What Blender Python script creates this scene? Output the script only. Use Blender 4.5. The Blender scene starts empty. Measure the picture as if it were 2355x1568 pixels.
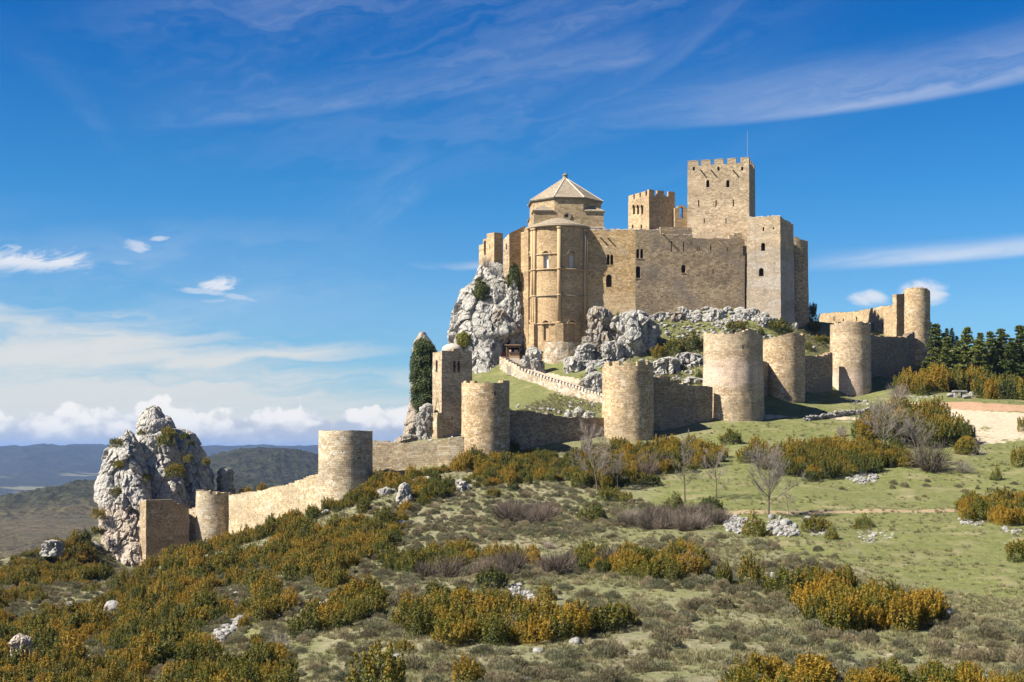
import bpy, bmesh, math, random
import numpy as np
from mathutils import Vector, Matrix
random.seed(7); rng = np.random.default_rng(11)
SC = bpy.context.scene
COL = SC.collection
F = 3300.0; CX = 1177.0; HY = 1040.0      # survey frame: a point seen at (px,py) at distance d has a real position below
R = math.radians
def P(px, py, d): return Vector(((px-CX)*d/F, d, (HY-py)*d/F))
def XY(px, d): return Vector(((px-CX)*d/F, d))
def ZZ(py, d): return (HY-py)*d/F

# ------------------------------------------------------------------ numpy noise
def _h(ix, iy, iz, s=0):
    n = (ix*374761393 + iy*668265263 + iz*2147483647 + s*974634777) & 0xffffffff
    n = ((n ^ (n >> 13))*1274126177) & 0xffffffff
    n = ((n ^ (n >> 16))*2246822519) & 0xffffffff
    return ((n ^ (n >> 15)) & 0xffffff)/float(0xffffff)
def vnoise(p, s=0):
    i = np.floor(p).astype(np.int64); f = p-i; f = f*f*f*(f*(f*6-15)+10)
    o = 0
    for a in (0, 1):
        wa = f[:, 0] if a else 1-f[:, 0]
        for b in (0, 1):
            wb = f[:, 1] if b else 1-f[:, 1]
            for c in (0, 1):
                wc = f[:, 2] if c else 1-f[:, 2]
                o = o + wa*wb*wc*_h(i[:, 0]+a, i[:, 1]+b, i[:, 2]+c, s)
    return o*2-1
def fbm(p, oct=4, s=0, g=.5, l=2.03):
    o = 0; a = 1; t = 0
    for k in range(oct):
        o = o + a*vnoise(p*(l**k)+k*17.3, s+k); t += a; a *= g
    return o/t
def ridged(p, oct=4, s=0):
    o = 0; a = 1; t = 0
    for k in range(oct):
        o = o + a*(1-2*np.abs(vnoise(p*(2.1**k)+k*9.1, s+k))); t += a; a *= .55
    return o/t
def worley(p, s=0):
    i = np.floor(p).astype(np.int64)
    f1 = np.full(len(p), 9.); f2 = np.full(len(p), 9.); cid = np.zeros(len(p))
    for a in (-1, 0, 1):
        for b in (-1, 0, 1):
            for c in (-1, 0, 1):
                x = i[:, 0]+a; y = i[:, 1]+b; z = i[:, 2]+c
                h1 = _h(x, y, z, s+1)
                q = np.stack([x+h1, y+_h(x, y, z, s+2), z+_h(x, y, z, s+3)], 1)-p
                d = np.sqrt((q**2).sum(1))
                m = d < f1
                f2 = np.where(m, f1, np.minimum(f2, d)); cid = np.where(m, h1, cid); f1 = np.where(m, d, f1)
    return f1, f2, cid
def smooth(x, a, b):
    t = np.clip((x-a)/(b-a), 0, 1); return t*t*(3-2*t)

# ------------------------------------------------------------------ object helpers
def tag(o, label=None, cat=None, group=None, kind=None):
    if label: o['label'] = label
    if cat: o['category'] = cat
    if group: o['group'] = group
    if kind: o['kind'] = kind
    return o
def link(name, me, mats=None, parent=None, loc=None):
    o = bpy.data.objects.new(name, me); COL.objects.link(o)
    if me is not None and mats:
        for m in (mats if isinstance(mats, (list, tuple)) else [mats]): me.materials.append(m)
    if parent: o.parent = parent
    if loc is not None: o.location = loc
    return o
def empty(name, loc, label, cat, group=None):
    e = link(name, None); e.location = loc; e.empty_display_size = .5
    bpy.context.view_layer.update() if False else None
    return tag(e, label, cat, group)
def put(o, parent):
    """parent a mesh modelled in world coordinates to an Empty that is only translated"""
    o.parent = parent; o.location = Vector(o.location)-Vector(parent.location); return o
def mesh_np(name, v, f, smooth_=False, uv=None, attrs=None):
    v = np.asarray(v, dtype=np.float32); f = np.asarray(f, dtype=np.int32)
    me = bpy.data.meshes.new(name)
    me.vertices.add(len(v)); me.vertices.foreach_set('co', v.ravel())
    k = f.shape[1]
    me.loops.add(f.size); me.loops.foreach_set('vertex_index', f.ravel())
    me.polygons.add(len(f)); me.polygons.foreach_set('loop_start', np.arange(0, f.size, k, dtype=np.int32))
    if smooth_: me.polygons.foreach_set('use_smooth', np.ones(len(f), dtype=bool))
    if uv is not None:
        l = me.uv_layers.new(name='UVMap'); l.data.foreach_set('uv', np.asarray(uv, dtype=np.float32)[f.ravel()].ravel())
    if attrs:
        for n, a in attrs.items():
            at = me.attributes.new(n, 'FLOAT', 'POINT'); at.data.foreach_set('value', np.asarray(a, dtype=np.float32))
    me.update(calc_edges=True); me.validate()
    return me
def bm_mesh(name, bm, smooth_=False):
    me = bpy.data.meshes.new(name); bm.to_mesh(me); bm.free()
    if smooth_:
        me.polygons.foreach_set('use_smooth', [True]*len(me.polygons))
    return me
def jit(x, y, z, sc=1.3, amp=.05, s=5):
    p = np.array([[x/sc, y/sc, z/sc]]); return float(vnoise(p, s)[0])*amp

# ------------------------------------------------------------------ node helpers
class T:
    """tiny expression builder over a node tree"""
    def __init__(s, tree): s.t = tree; s.n = tree.nodes; s.l = tree.links
    def node(s, kind, **kw):
        n = s.n.new(kind)
        for k, v in kw.items(): setattr(n, k, v)
        return n
    def set(s, sock, v):
        if isinstance(v, V): s.l.new(v.s, sock)
        elif isinstance(v, bpy.types.NodeSocket): s.l.new(v, sock)
        else:
            if sock.type == 'RGBA' and len(v) == 3: v = (*v, 1)
            sock.default_value = v
    def m(s, op, *a, clamp=False):
        n = s.node('ShaderNodeMath', operation=op, use_clamp=clamp)
        for i, v in enumerate(a): s.set(n.inputs[i], v)
        return V(s, n.outputs[0])
    def noise(s, vec, scale, detail=4, rough=.55, dist=0, col=False, dim='3D'):
        n = s.node('ShaderNodeTexNoise', noise_dimensions=dim)
        s.set(n.inputs['Vector'], vec); s.set(n.inputs['Scale'], scale)
        n.inputs['Detail'].default_value = detail; n.inputs['Roughness'].default_value = rough; n.inputs['Distortion'].default_value = dist
        return V(s, n.outputs['Color' if col else 'Fac'])
    def vor(s, vec, scale, feature='F1', out='Distance', rnd=1):
        n = s.node('ShaderNodeTexVoronoi', feature=feature)
        s.set(n.inputs['Vector'], vec); s.set(n.inputs['Scale'], scale); n.inputs['Randomness'].default_value = rnd
        return V(s, n.outputs[out])
    def ramp(s, x, a, b, clamp=True):
        n = s.node('ShaderNodeMapRange', interpolation_type='SMOOTHSTEP')
        s.set(n.inputs[0], x); s.set(n.inputs[1], a); s.set(n.inputs[2], b)
        return V(s, n.outputs[0])
    def mix(s, f, a, b, blend='MIX'):
        n = s.node('ShaderNodeMix', data_type='RGBA', blend_type=blend)
        s.set(n.inputs[0], f); s.set(n.inputs[6], a); s.set(n.inputs[7], b)
        return V(s, n.outputs[2])
    def vmul(s, v, k):
        n = s.node('ShaderNodeVectorMath', operation='MULTIPLY'); s.set(n.inputs[0], v); n.inputs[1].default_value = k
        return V(s, n.outputs[0])
    def vadd(s, v, k):
        n = s.node('ShaderNodeVectorMath', operation='ADD'); s.set(n.inputs[0], v); s.set(n.inputs[1], k)
        return V(s, n.outputs[0])
    def comb(s, x, y, z=0.):
        n = s.node('ShaderNodeCombineXYZ'); s.set(n.inputs[0], x); s.set(n.inputs[1], y); s.set(n.inputs[2], z)
        return V(s, n.outputs[0])
    def sep(s, v):
        n = s.node('ShaderNodeSeparateXYZ'); s.set(n.inputs[0], v); return [V(s, o) for o in n.outputs]
    def attr(s, name):
        n = s.node('ShaderNodeAttribute', attribute_name=name); return V(s, n.outputs['Fac'])
class V:
    def __init__(s, t, sock): s.t = t; s.s = sock
    def __add__(a, b): return a.t.m('ADD', a, b)
    def __radd__(a, b): return a.t.m('ADD', b, a)
    def __sub__(a, b): return a.t.m('SUBTRACT', a, b)
    def __rsub__(a, b): return a.t.m('SUBTRACT', b, a)
    def __mul__(a, b): return a.t.m('MULTIPLY', a, b)
    def __rmul__(a, b): return a.t.m('MULTIPLY', b, a)
    def __truediv__(a, b): return a.t.m('DIVIDE', a, b)
    def abs(a): return a.t.m('ABSOLUTE', a)
def newmat(name, rough=.9):
    m = bpy.data.materials.new(name); m.use_nodes = True
    t = T(m.node_tree); b = m.node_tree.nodes['Principled BSDF']
    b.inputs['Roughness'].default_value = rough
    if 'Specular IOR Level' in b.inputs: b.inputs['Specular IOR Level'].default_value = .25
    return m, t, b
def bump(t, b, h, strength=.5, dist=.1):
    n = t.node('ShaderNodeBump'); n.inputs['Strength'].default_value = strength; n.inputs['Distance'].default_value = dist
    t.set(n.inputs['Height'], h); t.l.new(n.outputs[0], b.inputs['Normal'])
AL = .78      # overall reflectance trim
def c3(*a): return (a[0]*AL, a[1]*AL, a[2]*AL, 1)

# ------------------------------------------------------------------ materials
def mat_masonry(name, c1, c2, mortar, bw=.7, bh=.34, pale=None, patch=None, patch_amt=.5, zone=None, rough_amt=1., palemin=.62, seed=0., stain=.7, bumpd=.07):
    """coursed stone: UV in metres; c1/c2 block colours, pale = odd pale blocks, patch = weathered patches, zone = list of (z0, z1, colour, amount)"""
    m, t, b = newmat(name, .92)
    uv = t.node('ShaderNodeUVMap'); geo = t.node('ShaderNodeNewGeometry')
    pos = V(t, geo.outputs['Position'])
    w = t.noise(uv.outputs[0], .9, 3, .6, col=True)
    w2 = t.noise(uv.outputs[0], 3.2, 2, .6, col=True)
    wn = t.node('ShaderNodeVectorMath', operation='SCALE'); t.set(wn.inputs[0], w); wn.inputs[3].default_value = .62*rough_amt
    wn2 = t.node('ShaderNodeVectorMath', operation='SCALE'); t.set(wn2.inputs[0], w2); wn2.inputs[3].default_value = .22*rough_amt
    vec = t.vadd(t.vadd(V(t, uv.outputs[0]), V(t, wn.outputs[0])), V(t, wn2.outputs[0]))
    vec = t.vadd(vec, (seed*7.3, seed*3.1, 0))
    br = t.node('ShaderNodeTexBrick', offset=.5, offset_frequency=2, squash=.8, squash_frequency=3)
    t.set(br.inputs['Vector'], vec); br.inputs['Scale'].default_value = 1
    br.inputs['Brick Width'].default_value = bw; br.inputs['Row Height'].default_value = bh
    br.inputs['Mortar Size'].default_value = .03; br.inputs['Mortar Smooth'].default_value = .6
    br.inputs['Color1'].default_value = (0, 0, 0, 1); br.inputs['Color2'].default_value = (1, 1, 1, 1); br.inputs['Mortar'].default_value = (.5, .5, .5, 1)
    rnd = V(t, br.outputs['Color']); mort = V(t, br.outputs['Fac'])
    col = t.mix(rnd, tuple(x*.80 for x in c1[:3]), tuple(min(.85, x*1.12) for x in c2[:3]))
    big = t.noise(pos, .16, 4, .6); mid = t.noise(pos, .9, 4, .6); fine = t.noise(pos, 5., 3, .7)
    if pale:
        pn = t.noise(t.vadd(t.vmul(vec, (1/bw*.53, 1/bh*.53, 1)), (3, 9, 2)), 1., 1, .5)
        col = t.mix(t.ramp(pn, palemin, palemin+.1), col, pale)
    if patch:
        col = t.mix(t.ramp(big, .48, .66)*patch_amt, col, patch)
    if zone:
        x, y, z = t.sep(pos)
        zn = z+(mid-.5)*3.
        for z0, z1, cc, am in zone:
            col = t.mix(t.ramp(zn, z0-.5, z0+.5)*(1-t.ramp(zn, z1-.5, z1+.5))*am, col, t.mix(rnd, cc, tuple(q*1.25 for q in cc[:3])))
    # building phases: bands and patches of other stone
    ph = t.noise(t.vadd(t.vmul(pos, (.07, .07, .30)), (seed*3.7, 0, 0)), 1., 3, .6)
    col = t.mix(t.ramp(ph, .50, .58)*.5, col, t.mix(rnd, tuple(x*.62 for x in c1[:3]), tuple(x*.74 for x in c2[:3])))
    col = t.mix((1-t.ramp(ph, .36, .43))*.35, col, t.mix(rnd, tuple(min(.8, x*1.12) for x in c2[:3]), tuple(min(.8, x*1.3) for x in c2[:3])))
    # dark squares painted for the shade inside putlog holes and missing stones
    u_, v_, w_ = t.sep(V(t, uv.outputs[0])); hole_shade = t.m('LESS_THAN', t.m('FRACT', (u_+t.m('FLOOR', v_/2.3)*.9)/3.3), .055)*t.m('LESS_THAN', t.m('FRACT', v_/2.3), .09)
    col = t.mix(hole_shade*t.ramp(mid, .40, .5)*.85, col, (.02, .016, .012, 1))
    # weather streaks that run down the face
    st = t.noise(t.vmul(pos, (1., 1., .12)), .8, 4, .65)
    col = t.mix(t.ramp(st, .52, .75)*stain, col, t.mix(.5, col, (.12, .105, .085, 1)))
    col = t.mix(mort*.7, col, tuple(x*.6 for x in mortar[:3]))
    hs = t.node('ShaderNodeHueSaturation'); t.set(hs.inputs['Color'], col); hs.inputs['Saturation'].default_value = 1.02; t.set(hs.inputs['Value'], .57+(mid*.5+fine*.5))
    t.l.new(hs.outputs[0], b.inputs['Base Color'])
    h = (1-mort)*.7+fine*.55+rnd*.35+mid*.3
    bump(t, b, h, .8, bumpd*.26)
    return m
WARM1, WARM2 = c3(.42, .275, .135), c3(.56, .42, .24)
M = {}
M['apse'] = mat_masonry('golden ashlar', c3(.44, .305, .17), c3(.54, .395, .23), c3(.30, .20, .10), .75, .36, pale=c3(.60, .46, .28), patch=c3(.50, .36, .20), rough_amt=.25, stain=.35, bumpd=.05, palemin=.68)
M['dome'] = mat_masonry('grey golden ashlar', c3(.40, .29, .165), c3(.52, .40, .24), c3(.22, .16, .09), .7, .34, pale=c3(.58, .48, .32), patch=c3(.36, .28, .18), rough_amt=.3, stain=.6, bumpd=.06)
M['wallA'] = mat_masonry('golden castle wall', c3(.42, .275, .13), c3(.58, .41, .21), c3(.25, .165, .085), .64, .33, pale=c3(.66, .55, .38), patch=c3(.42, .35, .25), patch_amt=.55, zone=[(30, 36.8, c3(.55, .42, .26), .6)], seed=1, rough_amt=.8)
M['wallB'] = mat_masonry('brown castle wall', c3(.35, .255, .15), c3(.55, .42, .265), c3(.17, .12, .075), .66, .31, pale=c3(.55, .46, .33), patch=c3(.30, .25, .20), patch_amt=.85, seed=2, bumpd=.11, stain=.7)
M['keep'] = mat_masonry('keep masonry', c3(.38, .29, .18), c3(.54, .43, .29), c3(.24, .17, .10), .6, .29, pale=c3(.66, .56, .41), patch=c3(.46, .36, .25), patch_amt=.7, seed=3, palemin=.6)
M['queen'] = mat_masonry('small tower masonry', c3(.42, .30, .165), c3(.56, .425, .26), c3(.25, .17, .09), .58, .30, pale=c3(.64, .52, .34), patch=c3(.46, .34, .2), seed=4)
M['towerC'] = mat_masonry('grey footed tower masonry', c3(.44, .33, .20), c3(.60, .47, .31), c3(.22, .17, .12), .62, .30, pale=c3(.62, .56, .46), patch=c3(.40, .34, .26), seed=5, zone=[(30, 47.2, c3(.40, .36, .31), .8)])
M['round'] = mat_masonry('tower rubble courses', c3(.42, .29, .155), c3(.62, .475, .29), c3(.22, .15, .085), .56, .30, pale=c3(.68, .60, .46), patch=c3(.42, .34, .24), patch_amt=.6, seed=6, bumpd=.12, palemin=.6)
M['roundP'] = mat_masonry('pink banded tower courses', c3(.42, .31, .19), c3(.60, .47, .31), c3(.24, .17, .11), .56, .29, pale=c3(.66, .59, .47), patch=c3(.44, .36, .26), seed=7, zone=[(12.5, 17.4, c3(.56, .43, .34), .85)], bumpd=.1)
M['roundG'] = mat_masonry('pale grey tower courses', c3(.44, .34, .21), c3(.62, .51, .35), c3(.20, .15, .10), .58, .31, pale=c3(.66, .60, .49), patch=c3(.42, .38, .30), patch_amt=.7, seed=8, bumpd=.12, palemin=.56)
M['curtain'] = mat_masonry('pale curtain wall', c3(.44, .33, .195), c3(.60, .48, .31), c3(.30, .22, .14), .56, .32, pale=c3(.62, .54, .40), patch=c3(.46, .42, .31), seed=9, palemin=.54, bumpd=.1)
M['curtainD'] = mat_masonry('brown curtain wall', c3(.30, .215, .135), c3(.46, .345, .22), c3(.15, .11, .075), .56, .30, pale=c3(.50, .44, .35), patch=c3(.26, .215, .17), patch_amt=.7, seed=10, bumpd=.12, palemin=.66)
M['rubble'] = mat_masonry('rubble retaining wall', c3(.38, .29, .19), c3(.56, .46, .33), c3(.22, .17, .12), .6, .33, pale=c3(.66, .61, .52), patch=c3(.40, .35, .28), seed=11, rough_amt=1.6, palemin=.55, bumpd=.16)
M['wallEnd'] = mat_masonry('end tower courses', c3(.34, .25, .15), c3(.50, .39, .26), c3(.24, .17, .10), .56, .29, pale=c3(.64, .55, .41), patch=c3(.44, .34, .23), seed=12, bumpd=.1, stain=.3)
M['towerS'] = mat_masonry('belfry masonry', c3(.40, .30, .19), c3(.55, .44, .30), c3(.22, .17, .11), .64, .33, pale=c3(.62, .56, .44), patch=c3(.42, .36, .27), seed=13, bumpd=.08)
def mat_rock(name, base=(.50, .49, .46), dark=(.17, .165, .16), warm=(.55, .36, .20), warm_amt=.0, warm_z=None, sc=1., green=.0):
    m, t, b = newmat(name, .95)
    geo = t.node('ShaderNodeNewGeometry'); tc = t.node('ShaderNodeTexCoord')
    pos = V(t, geo.outputs['Position'])
    wp = t.noise(pos, .6*sc, 3, .6, col=True)
    wv = t.node('ShaderNodeVectorMath', operation='SCALE'); t.set(wv.inputs[0], wp); wv.inputs[3].default_value = 1.1
    q = t.vadd(pos, V(t, wv.outputs[0]))
    big = t.noise(pos, .22*sc, 5, .62); mid = t.noise(q, 1.1*sc, 5, .65); fine = t.noise(pos, 4.5*sc, 4, .7)
    cr = t.vor(t.vmul(q, (1, 1, .55)), .75*sc, 'DISTANCE_TO_EDGE'); cr2 = t.vor(t.vmul(q, (1, 1, .6)), 2.1*sc, 'DISTANCE_TO_EDGE')
    pit = t.noise(q, 2.6*sc, 2, .5)
    c = t.mix(t.ramp(mid, .3, .7), tuple(x*.70*AL for x in base)+(1,), tuple(min(.82, x*1.32*AL) for x in base)+(1,))
    c = t.mix(t.ramp(big, .5, .72)*.5, c, c3(base[0]*.72, base[1]*.74, base[2]*.77))
    if warm_amt:
        w = t.ramp(t.noise(pos, .35, 3, .6), .42, .62)
        if warm_z is not None:
            x, y, z = t.sep(pos); w = t.m('MAXIMUM', w*.25, (1-t.ramp(z+(mid-.5)*5, warm_z-2, warm_z+1.5)))
        c = t.mix(w*warm_amt, c, t.mix(fine, c3(*warm), c3(warm[0]*1.3, warm[1]*1.35, warm[2]*1.5)))
    bed = t.noise(t.vmul(q, (.12, .12, 1.1)), 1.4*sc, 4, .7)
    c = t.mix(t.ramp(bed, .56, .66)*.35, c, c3(base[0]*.55, base[1]*.54, base[2]*.52))
    c = t.mix((1-t.ramp(cr, 0., .05))*.4, c, c3(*dark))
    c = t.mix((1-t.ramp(cr2, 0., .06))*.2, c, c3(*dark))
    c = t.mix(t.ramp(pit, .64, .74)*.4, c, c3(*dark))
    if green:
        n = t.sep(V(t, geo.outputs['Normal']))[2]
        g = t.ramp(n, .45, .8)*t.ramp(t.noise(pos, .8, 3, .6), .42, .55)*green
        c = t.mix(g, c, t.mix(fine, c3(.075, .095, .025), c3(.17, .17, .06)))
    t.set(b.inputs['Base Color'], c)
    h = t.ramp(cr, 0, .16)*.8+t.ramp(cr2, 0, .14)*.35+mid*1.2+fine*.45-t.ramp(pit, .58, .7)*.5
    bump(t, b, h, .9, .13/sc**.5)
    return m
M['rock'] = mat_rock('grey limestone', (.45, .43, .39), green=.35)
M['rockW'] = mat_rock('white limestone', (.48, .455, .41), dark=(.17, .165, .155), green=.35)
M['rockO'] = mat_rock('stained limestone', (.50, .48, .44), warm=(.50, .385, .27), warm_amt=.7, warm_z=-9.5, green=.2)
M['rockT'] = mat_rock('tawny limestone', (.33, .305, .265), warm_amt=.3, green=.3)
M['stone'] = mat_rock('loose pale stone', (.44, .425, .395), dark=(.2, .19, .17), sc=2.5)
def mat_plain(name, col, rough=.8, var=.25, sc=3.):
    m, t, b = newmat(name, rough); tc = t.node('ShaderNodeTexCoord')
    n = t.noise(V(t, tc.outputs['Object']), sc, 4, .6)
    t.set(b.inputs['Base Color'], t.mix(n, tuple(x*AL*(1-var) for x in col)+(1,), tuple(min(1, x*AL*(1+var)) for x in col)+(1,)))
    bump(t, b, n, .3, .03)
    return m
M['dark'] = mat_plain('opening shade', (.035, .028, .022))  # near-black colour paints the darkness behind windows, slits and openings
M['column'] = mat_plain('column stone', (.50, .355, .20), .9, .18, 1.2)
M['cornice'] = mat_plain('weathered cornice stone', (.34, .275, .19), .9, .35, 1.5)
M['coping'] = mat_plain('pale coping stone', (.56, .50, .41), .9, .25, 1.5)
M['alabaster'] = mat_plain('pale window panel', (.78, .79, .82), .5, .06)
M['wood'] = mat_plain('brown timber', (.20, .105, .055), .8, .3)
M['woodP'] = mat_plain('pale boards', (.42, .28, .16), .8, .2)
M['iron'] = mat_plain('dark iron', (.05, .05, .055), .6, .2)
M['metal'] = mat_plain('galvanised rod', (.35, .36, .38), .4, .1)
M['red'] = mat_plain('maroon board', (.16, .03, .03), .7, .2)
def mat_rooftile():
    m, t, b = newmat('stone slab roof', .95)
    uv = t.node('ShaderNodeUVMap'); pos = V(t, t.node('ShaderNodeNewGeometry').outputs['Position'])
    br = t.node('ShaderNodeTexBrick'); t.l.new(uv.outputs[0], br.inputs['Vector']); br.inputs['Scale'].default_value = 1
    br.inputs['Brick Width'].default_value = .6; br.inputs['Row Height'].default_value = .33; br.inputs['Mortar Size'].default_value = .035
    br.inputs['Color1'].default_value = (.42, .345, .24, 1); br.inputs['Color2'].default_value = (.24, .195, .135, 1); br.inputs['Mortar'].default_value = (.16, .14, .11, 1)
    n = t.noise(pos, 1.6, 4, .7)
    t.set(b.inputs['Base Color'], t.mix(t.ramp(n, .55, .7)*.6, V(t, br.outputs['Color']), c3(.48, .43, .34)))
    y = t.sep(V(t, uv.outputs[0]))[1]
    bump(t, b, (1-V(t, br.outputs['Fac']))+n*.8+t.m('FRACT', y/.33)*.6, .8, .1)
    return m
M['slab'] = mat_rooftile()
# ------------------------------------------------------------------ terrain
ctl = []
for x, y, z in [(-200, -40, -4), (-50, -40, -1), (80, -40, -1), (250, -40, 2), (-180, 20, -12), (-60, 20, -8), (60, 20, -8), (250, 20, -6),
                (-160, 60, -20), (-60, 60, -16.5), (40, 60, -15), (140, 60, -14.5), (260, 60, -12), (-170, 110, -27), (-170, 170, -27), (-190, 230, -26),
                (210, 110, -10), (210, 170, -2), (210, 230, 6), (230, 290, 12), (260, 350, 16), (200, 420, 20), (260, 440, 20)]:
    ctl.append((x, y, z))
for px, py, d in [(0,1568,130),(400,1568,112),(800,1568,98),(1177,1568,90),(1700,1568,88),(2354,1568,88),
    (0,1450,165),(400,1450,140),(800,1450,122),(1177,1450,112),(1700,1450,108),(2354,1450,108),
    (0,1350,205),(250,1360,190),(600,1350,168),(900,1350,150),(1300,1350,137),(1800,1350,132),(2354,1350,132),
    (650,1250,203),(900,1250,185),(1300,1250,168),(1800,1250,160),(2354,1250,158),
    (1300,1200,188),(1760,1200,180),(2354,1200,178),(900,1170,212),(1300,1170,203),(1800,1170,195),(2354,1170,192),
    (1300,1100,226),(1800,1100,220),(2354,1100,216),(925,1110,233),(1062,1066,243),(1800,1040,243),(2100,1040,238),(2354,1040,236),
    (1180,1062,246),(1380,1030,254),(1500,1004,260),(1640,974,268),(1700,1000,258),(2000,1000,254),(2354,1000,250),
    (1760,960,275),(1850,948,282),(1955,914,302),(2100,925,285),(2200,940,272),(2354,945,268),(2354,920,290),(2250,905,300),(2100,903,300),
    (2100,880,335),(2250,870,335),(2354,870,335),(2500,880,330),(2800,900,320),
    (100,1240,257),(0,1290,240),(190,1215,270),(240,1305,258),(320,1318,262),(432,1268,270),(490,1255,268),(530,1250,266),(640,1208,250),(735,1175,231),(800,1150,226),(860,1116,234),
    (480,1150,292),(620,1130,276),(950,1020,275),(900,1022,262),(1190,945,276),(1380,965,274),(1200,900,303),(1380,924,288),(1195,850,322),
    (1300,868,312),(1384,912,292),(1400,880,300),(1430,850,312),(1450,800,322),(1590,870,298),(1560,780,326),(1480,712,334),(1700,708,334),
    (1790,740,332),(1880,770,345),(1880,815,318),(1250,850,326),(1330,820,325),(1160,826,330),(1400,690,355),(1700,700,365),(1250,700,360),(1150,760,352),
    (1900,765,392),(2050,772,358),(2108,835,343),(1000,1000,285),(1090,880,318),(940,1012,282),(1700,850,300),(1640,900,286)]:
    v = P(px, py, d); ctl.append(tuple(v))
ctl = np.array(ctl)
def _U(r2): return np.where(r2 > 1e-9, r2*np.log(np.maximum(r2, 1e-9)), 0)
S_ = 100.
def tps_fit(c, lam=.004):
    n = len(c); q = c[:, :2]/S_
    K = _U(((q[:, None]-q[None])**2).sum(2))+lam*np.eye(n); Pm = np.hstack([np.ones((n, 1)), q])
    A = np.zeros((n+3, n+3)); A[:n, :n] = K; A[:n, n:] = Pm; A[n:, :n] = Pm.T
    return np.linalg.solve(A, np.concatenate([c[:, 2], [0, 0, 0]])), q
tw, tq = tps_fit(ctl)
edge = np.array([tuple(XY(*a)) for a in [(-900,190),(-300,215),(0,239),(110,252),(205,264),(300,282),(470,297),(560,284),(700,270),(800,256),(868,256),(925,266),(955,290),(1010,326),(1080,362),(1180,410),(1500,440),(2000,430),(3000,430)]])
def inpoly(px, py, poly):
    ins = np.zeros(px.shape, bool); n = len(poly)
    for i in range(n):
        x1, y1 = poly[i]; x2, y2 = poly[(i+1) % n]
        if y1 == y2: continue
        c = ((y1 > py) != (y2 > py)) & (px < (x2-x1)*(py-y1)/(y2-y1)+x1); ins ^= c
    return ins
def edge_dist(x, y):
    best = np.full(len(x), 1e9); sgn = np.ones(len(x))
    for a, b in zip(edge[:-1], edge[1:]):
        ab = b-a; t = np.clip(((x-a[0])*ab[0]+(y-a[1])*ab[1])/(ab@ab), 0, 1)
        dx = x-a[0]-t*ab[0]; dy = y-a[1]-t*ab[1]; d = np.hypot(dx, dy); m = d < best
        best = np.where(m, d, best); sgn = np.where(m, np.sign(ab[0]*dy-ab[1]*dx), sgn)
    poly = [tuple(q) for q in edge]+[(2000., 440.), (2000., -900.), (-2000., -900.), (-2000., 200.)]
    return np.where(inpoly(x, y, poly), -best, best)
def Hraw(x, y):
    o = np.zeros(len(x))
    for i in range(0, len(x), 20000):
        q = np.stack([x[i:i+20000], y[i:i+20000]], 1)/S_
        r2 = ((q[:, None]-tq[None])**2).sum(2)
        o[i:i+20000] = _U(r2)@tw[:-3]+tw[-3]+q@tw[-2:]
    e = np.maximum(0, edge_dist(x, y)-1)
    o = o-e*1.6*np.minimum(1, e/3+.5)
    o = np.maximum(o, -130.)
    p = np.stack([x, y, 0*x], 1)
    o = o+fbm(p/14., 3, 3)*.55+fbm(p/3.2, 3, 9)*.22+ridged(p/7., 3, 21)*.12
    return o
def axis(segs):
    out = [segs[0][0]]
    for a, b, s in segs:
        n = max(1, int(round((b-a)/s))); out += list(np.linspace(a, b, n+1)[1:])
    return np.array(out)
gx = axis([(-330, -125, 6), (-125, 205, 1.0), (205, 420, 6)]); gy = axis([(-60, 70, 5), (70, 370, 1.0), (370, 560, 5)])
GX, GY = np.meshgrid(gx, gy); GZ = Hraw(GX.ravel(), GY.ravel()).reshape(GX.shape)
def H(x, y):
    x = np.atleast_1d(np.asarray(x, float)); y = np.atleast_1d(np.asarray(y, float))
    i = np.clip(np.searchsorted(gx, x)-1, 0, len(gx)-2); j = np.clip(np.searchsorted(gy, y)-1, 0, len(gy)-2)
    u = np.clip((x-gx[i])/(gx[i+1]-gx[i]), 0, 1); v = np.clip((y-gy[j])/(gy[j+1]-gy[j]), 0, 1)
    return (GZ[j, i]*(1-u)*(1-v)+GZ[j, i+1]*u*(1-v)+GZ[j+1, i]*(1-u)*v+GZ[j+1, i+1]*u*v)
_ds = np.arange(70, 460, .5)
def hit(px, py, dmin=70):
    """where the sight line through survey point (px,py) meets the ground"""
    ds = _ds[_ds >= dmin]
    x = (px-CX)*ds/F; z = (HY-py)*ds/F
    k = np.nonzero(z <= H(x, ds))[0]
    if len(k) == 0: return None
    d = ds[k[0]]; return Vector((float((px-CX)*d/F), float(d), float(H((px-CX)*d/F, d)[0])))
def gz(x, y): return float(H(x, y)[0])
# ground colour zones, as areas of the ground itself
def world_poly(pts, dmin=70):
    out = []
    for a in pts:
        h = hit(a[0], a[1], a[2] if len(a) > 2 else dmin)
        if h is not None: out.append((h.x, h.y))
    return out
Z_red = world_poly([(2030,924),(2120,926),(2400,936),(2500,940),(2500,950),(2350,948),(2180,946),(2080,940)], 240)
Z_path = world_poly([(1560,962),(1760,953),(2060,947),(2110,945),(2360,951),(2500,953),(2500,966),(2360,966),(2250,968),(2150,964),(1860,958),(1700,964)], 235)
Z_patch = world_poly([(2140,958),(2500,958),(2500,1012),(2360,1006),(2330,1022),(2270,1024),(2215,1010),(2170,986)], 235)
Z_ramp = [tuple(XY(*a)) for a in [(1163,329),(1196,322),(1290,296.5),(1384,286),(1450,284),(1460,290),(1390,298),(1340,306),(1290,315),(1215,326),(1190,333)]]
Z_green = world_poly([(1440,1180),(1500,1100),(1560,1010),(1700,965),(2060,955),(2400,1000),(2600,1100),(2600,1400),(2300,1390),(2050,1330),(1880,1290),(1700,1245),(1560,1215)])
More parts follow.
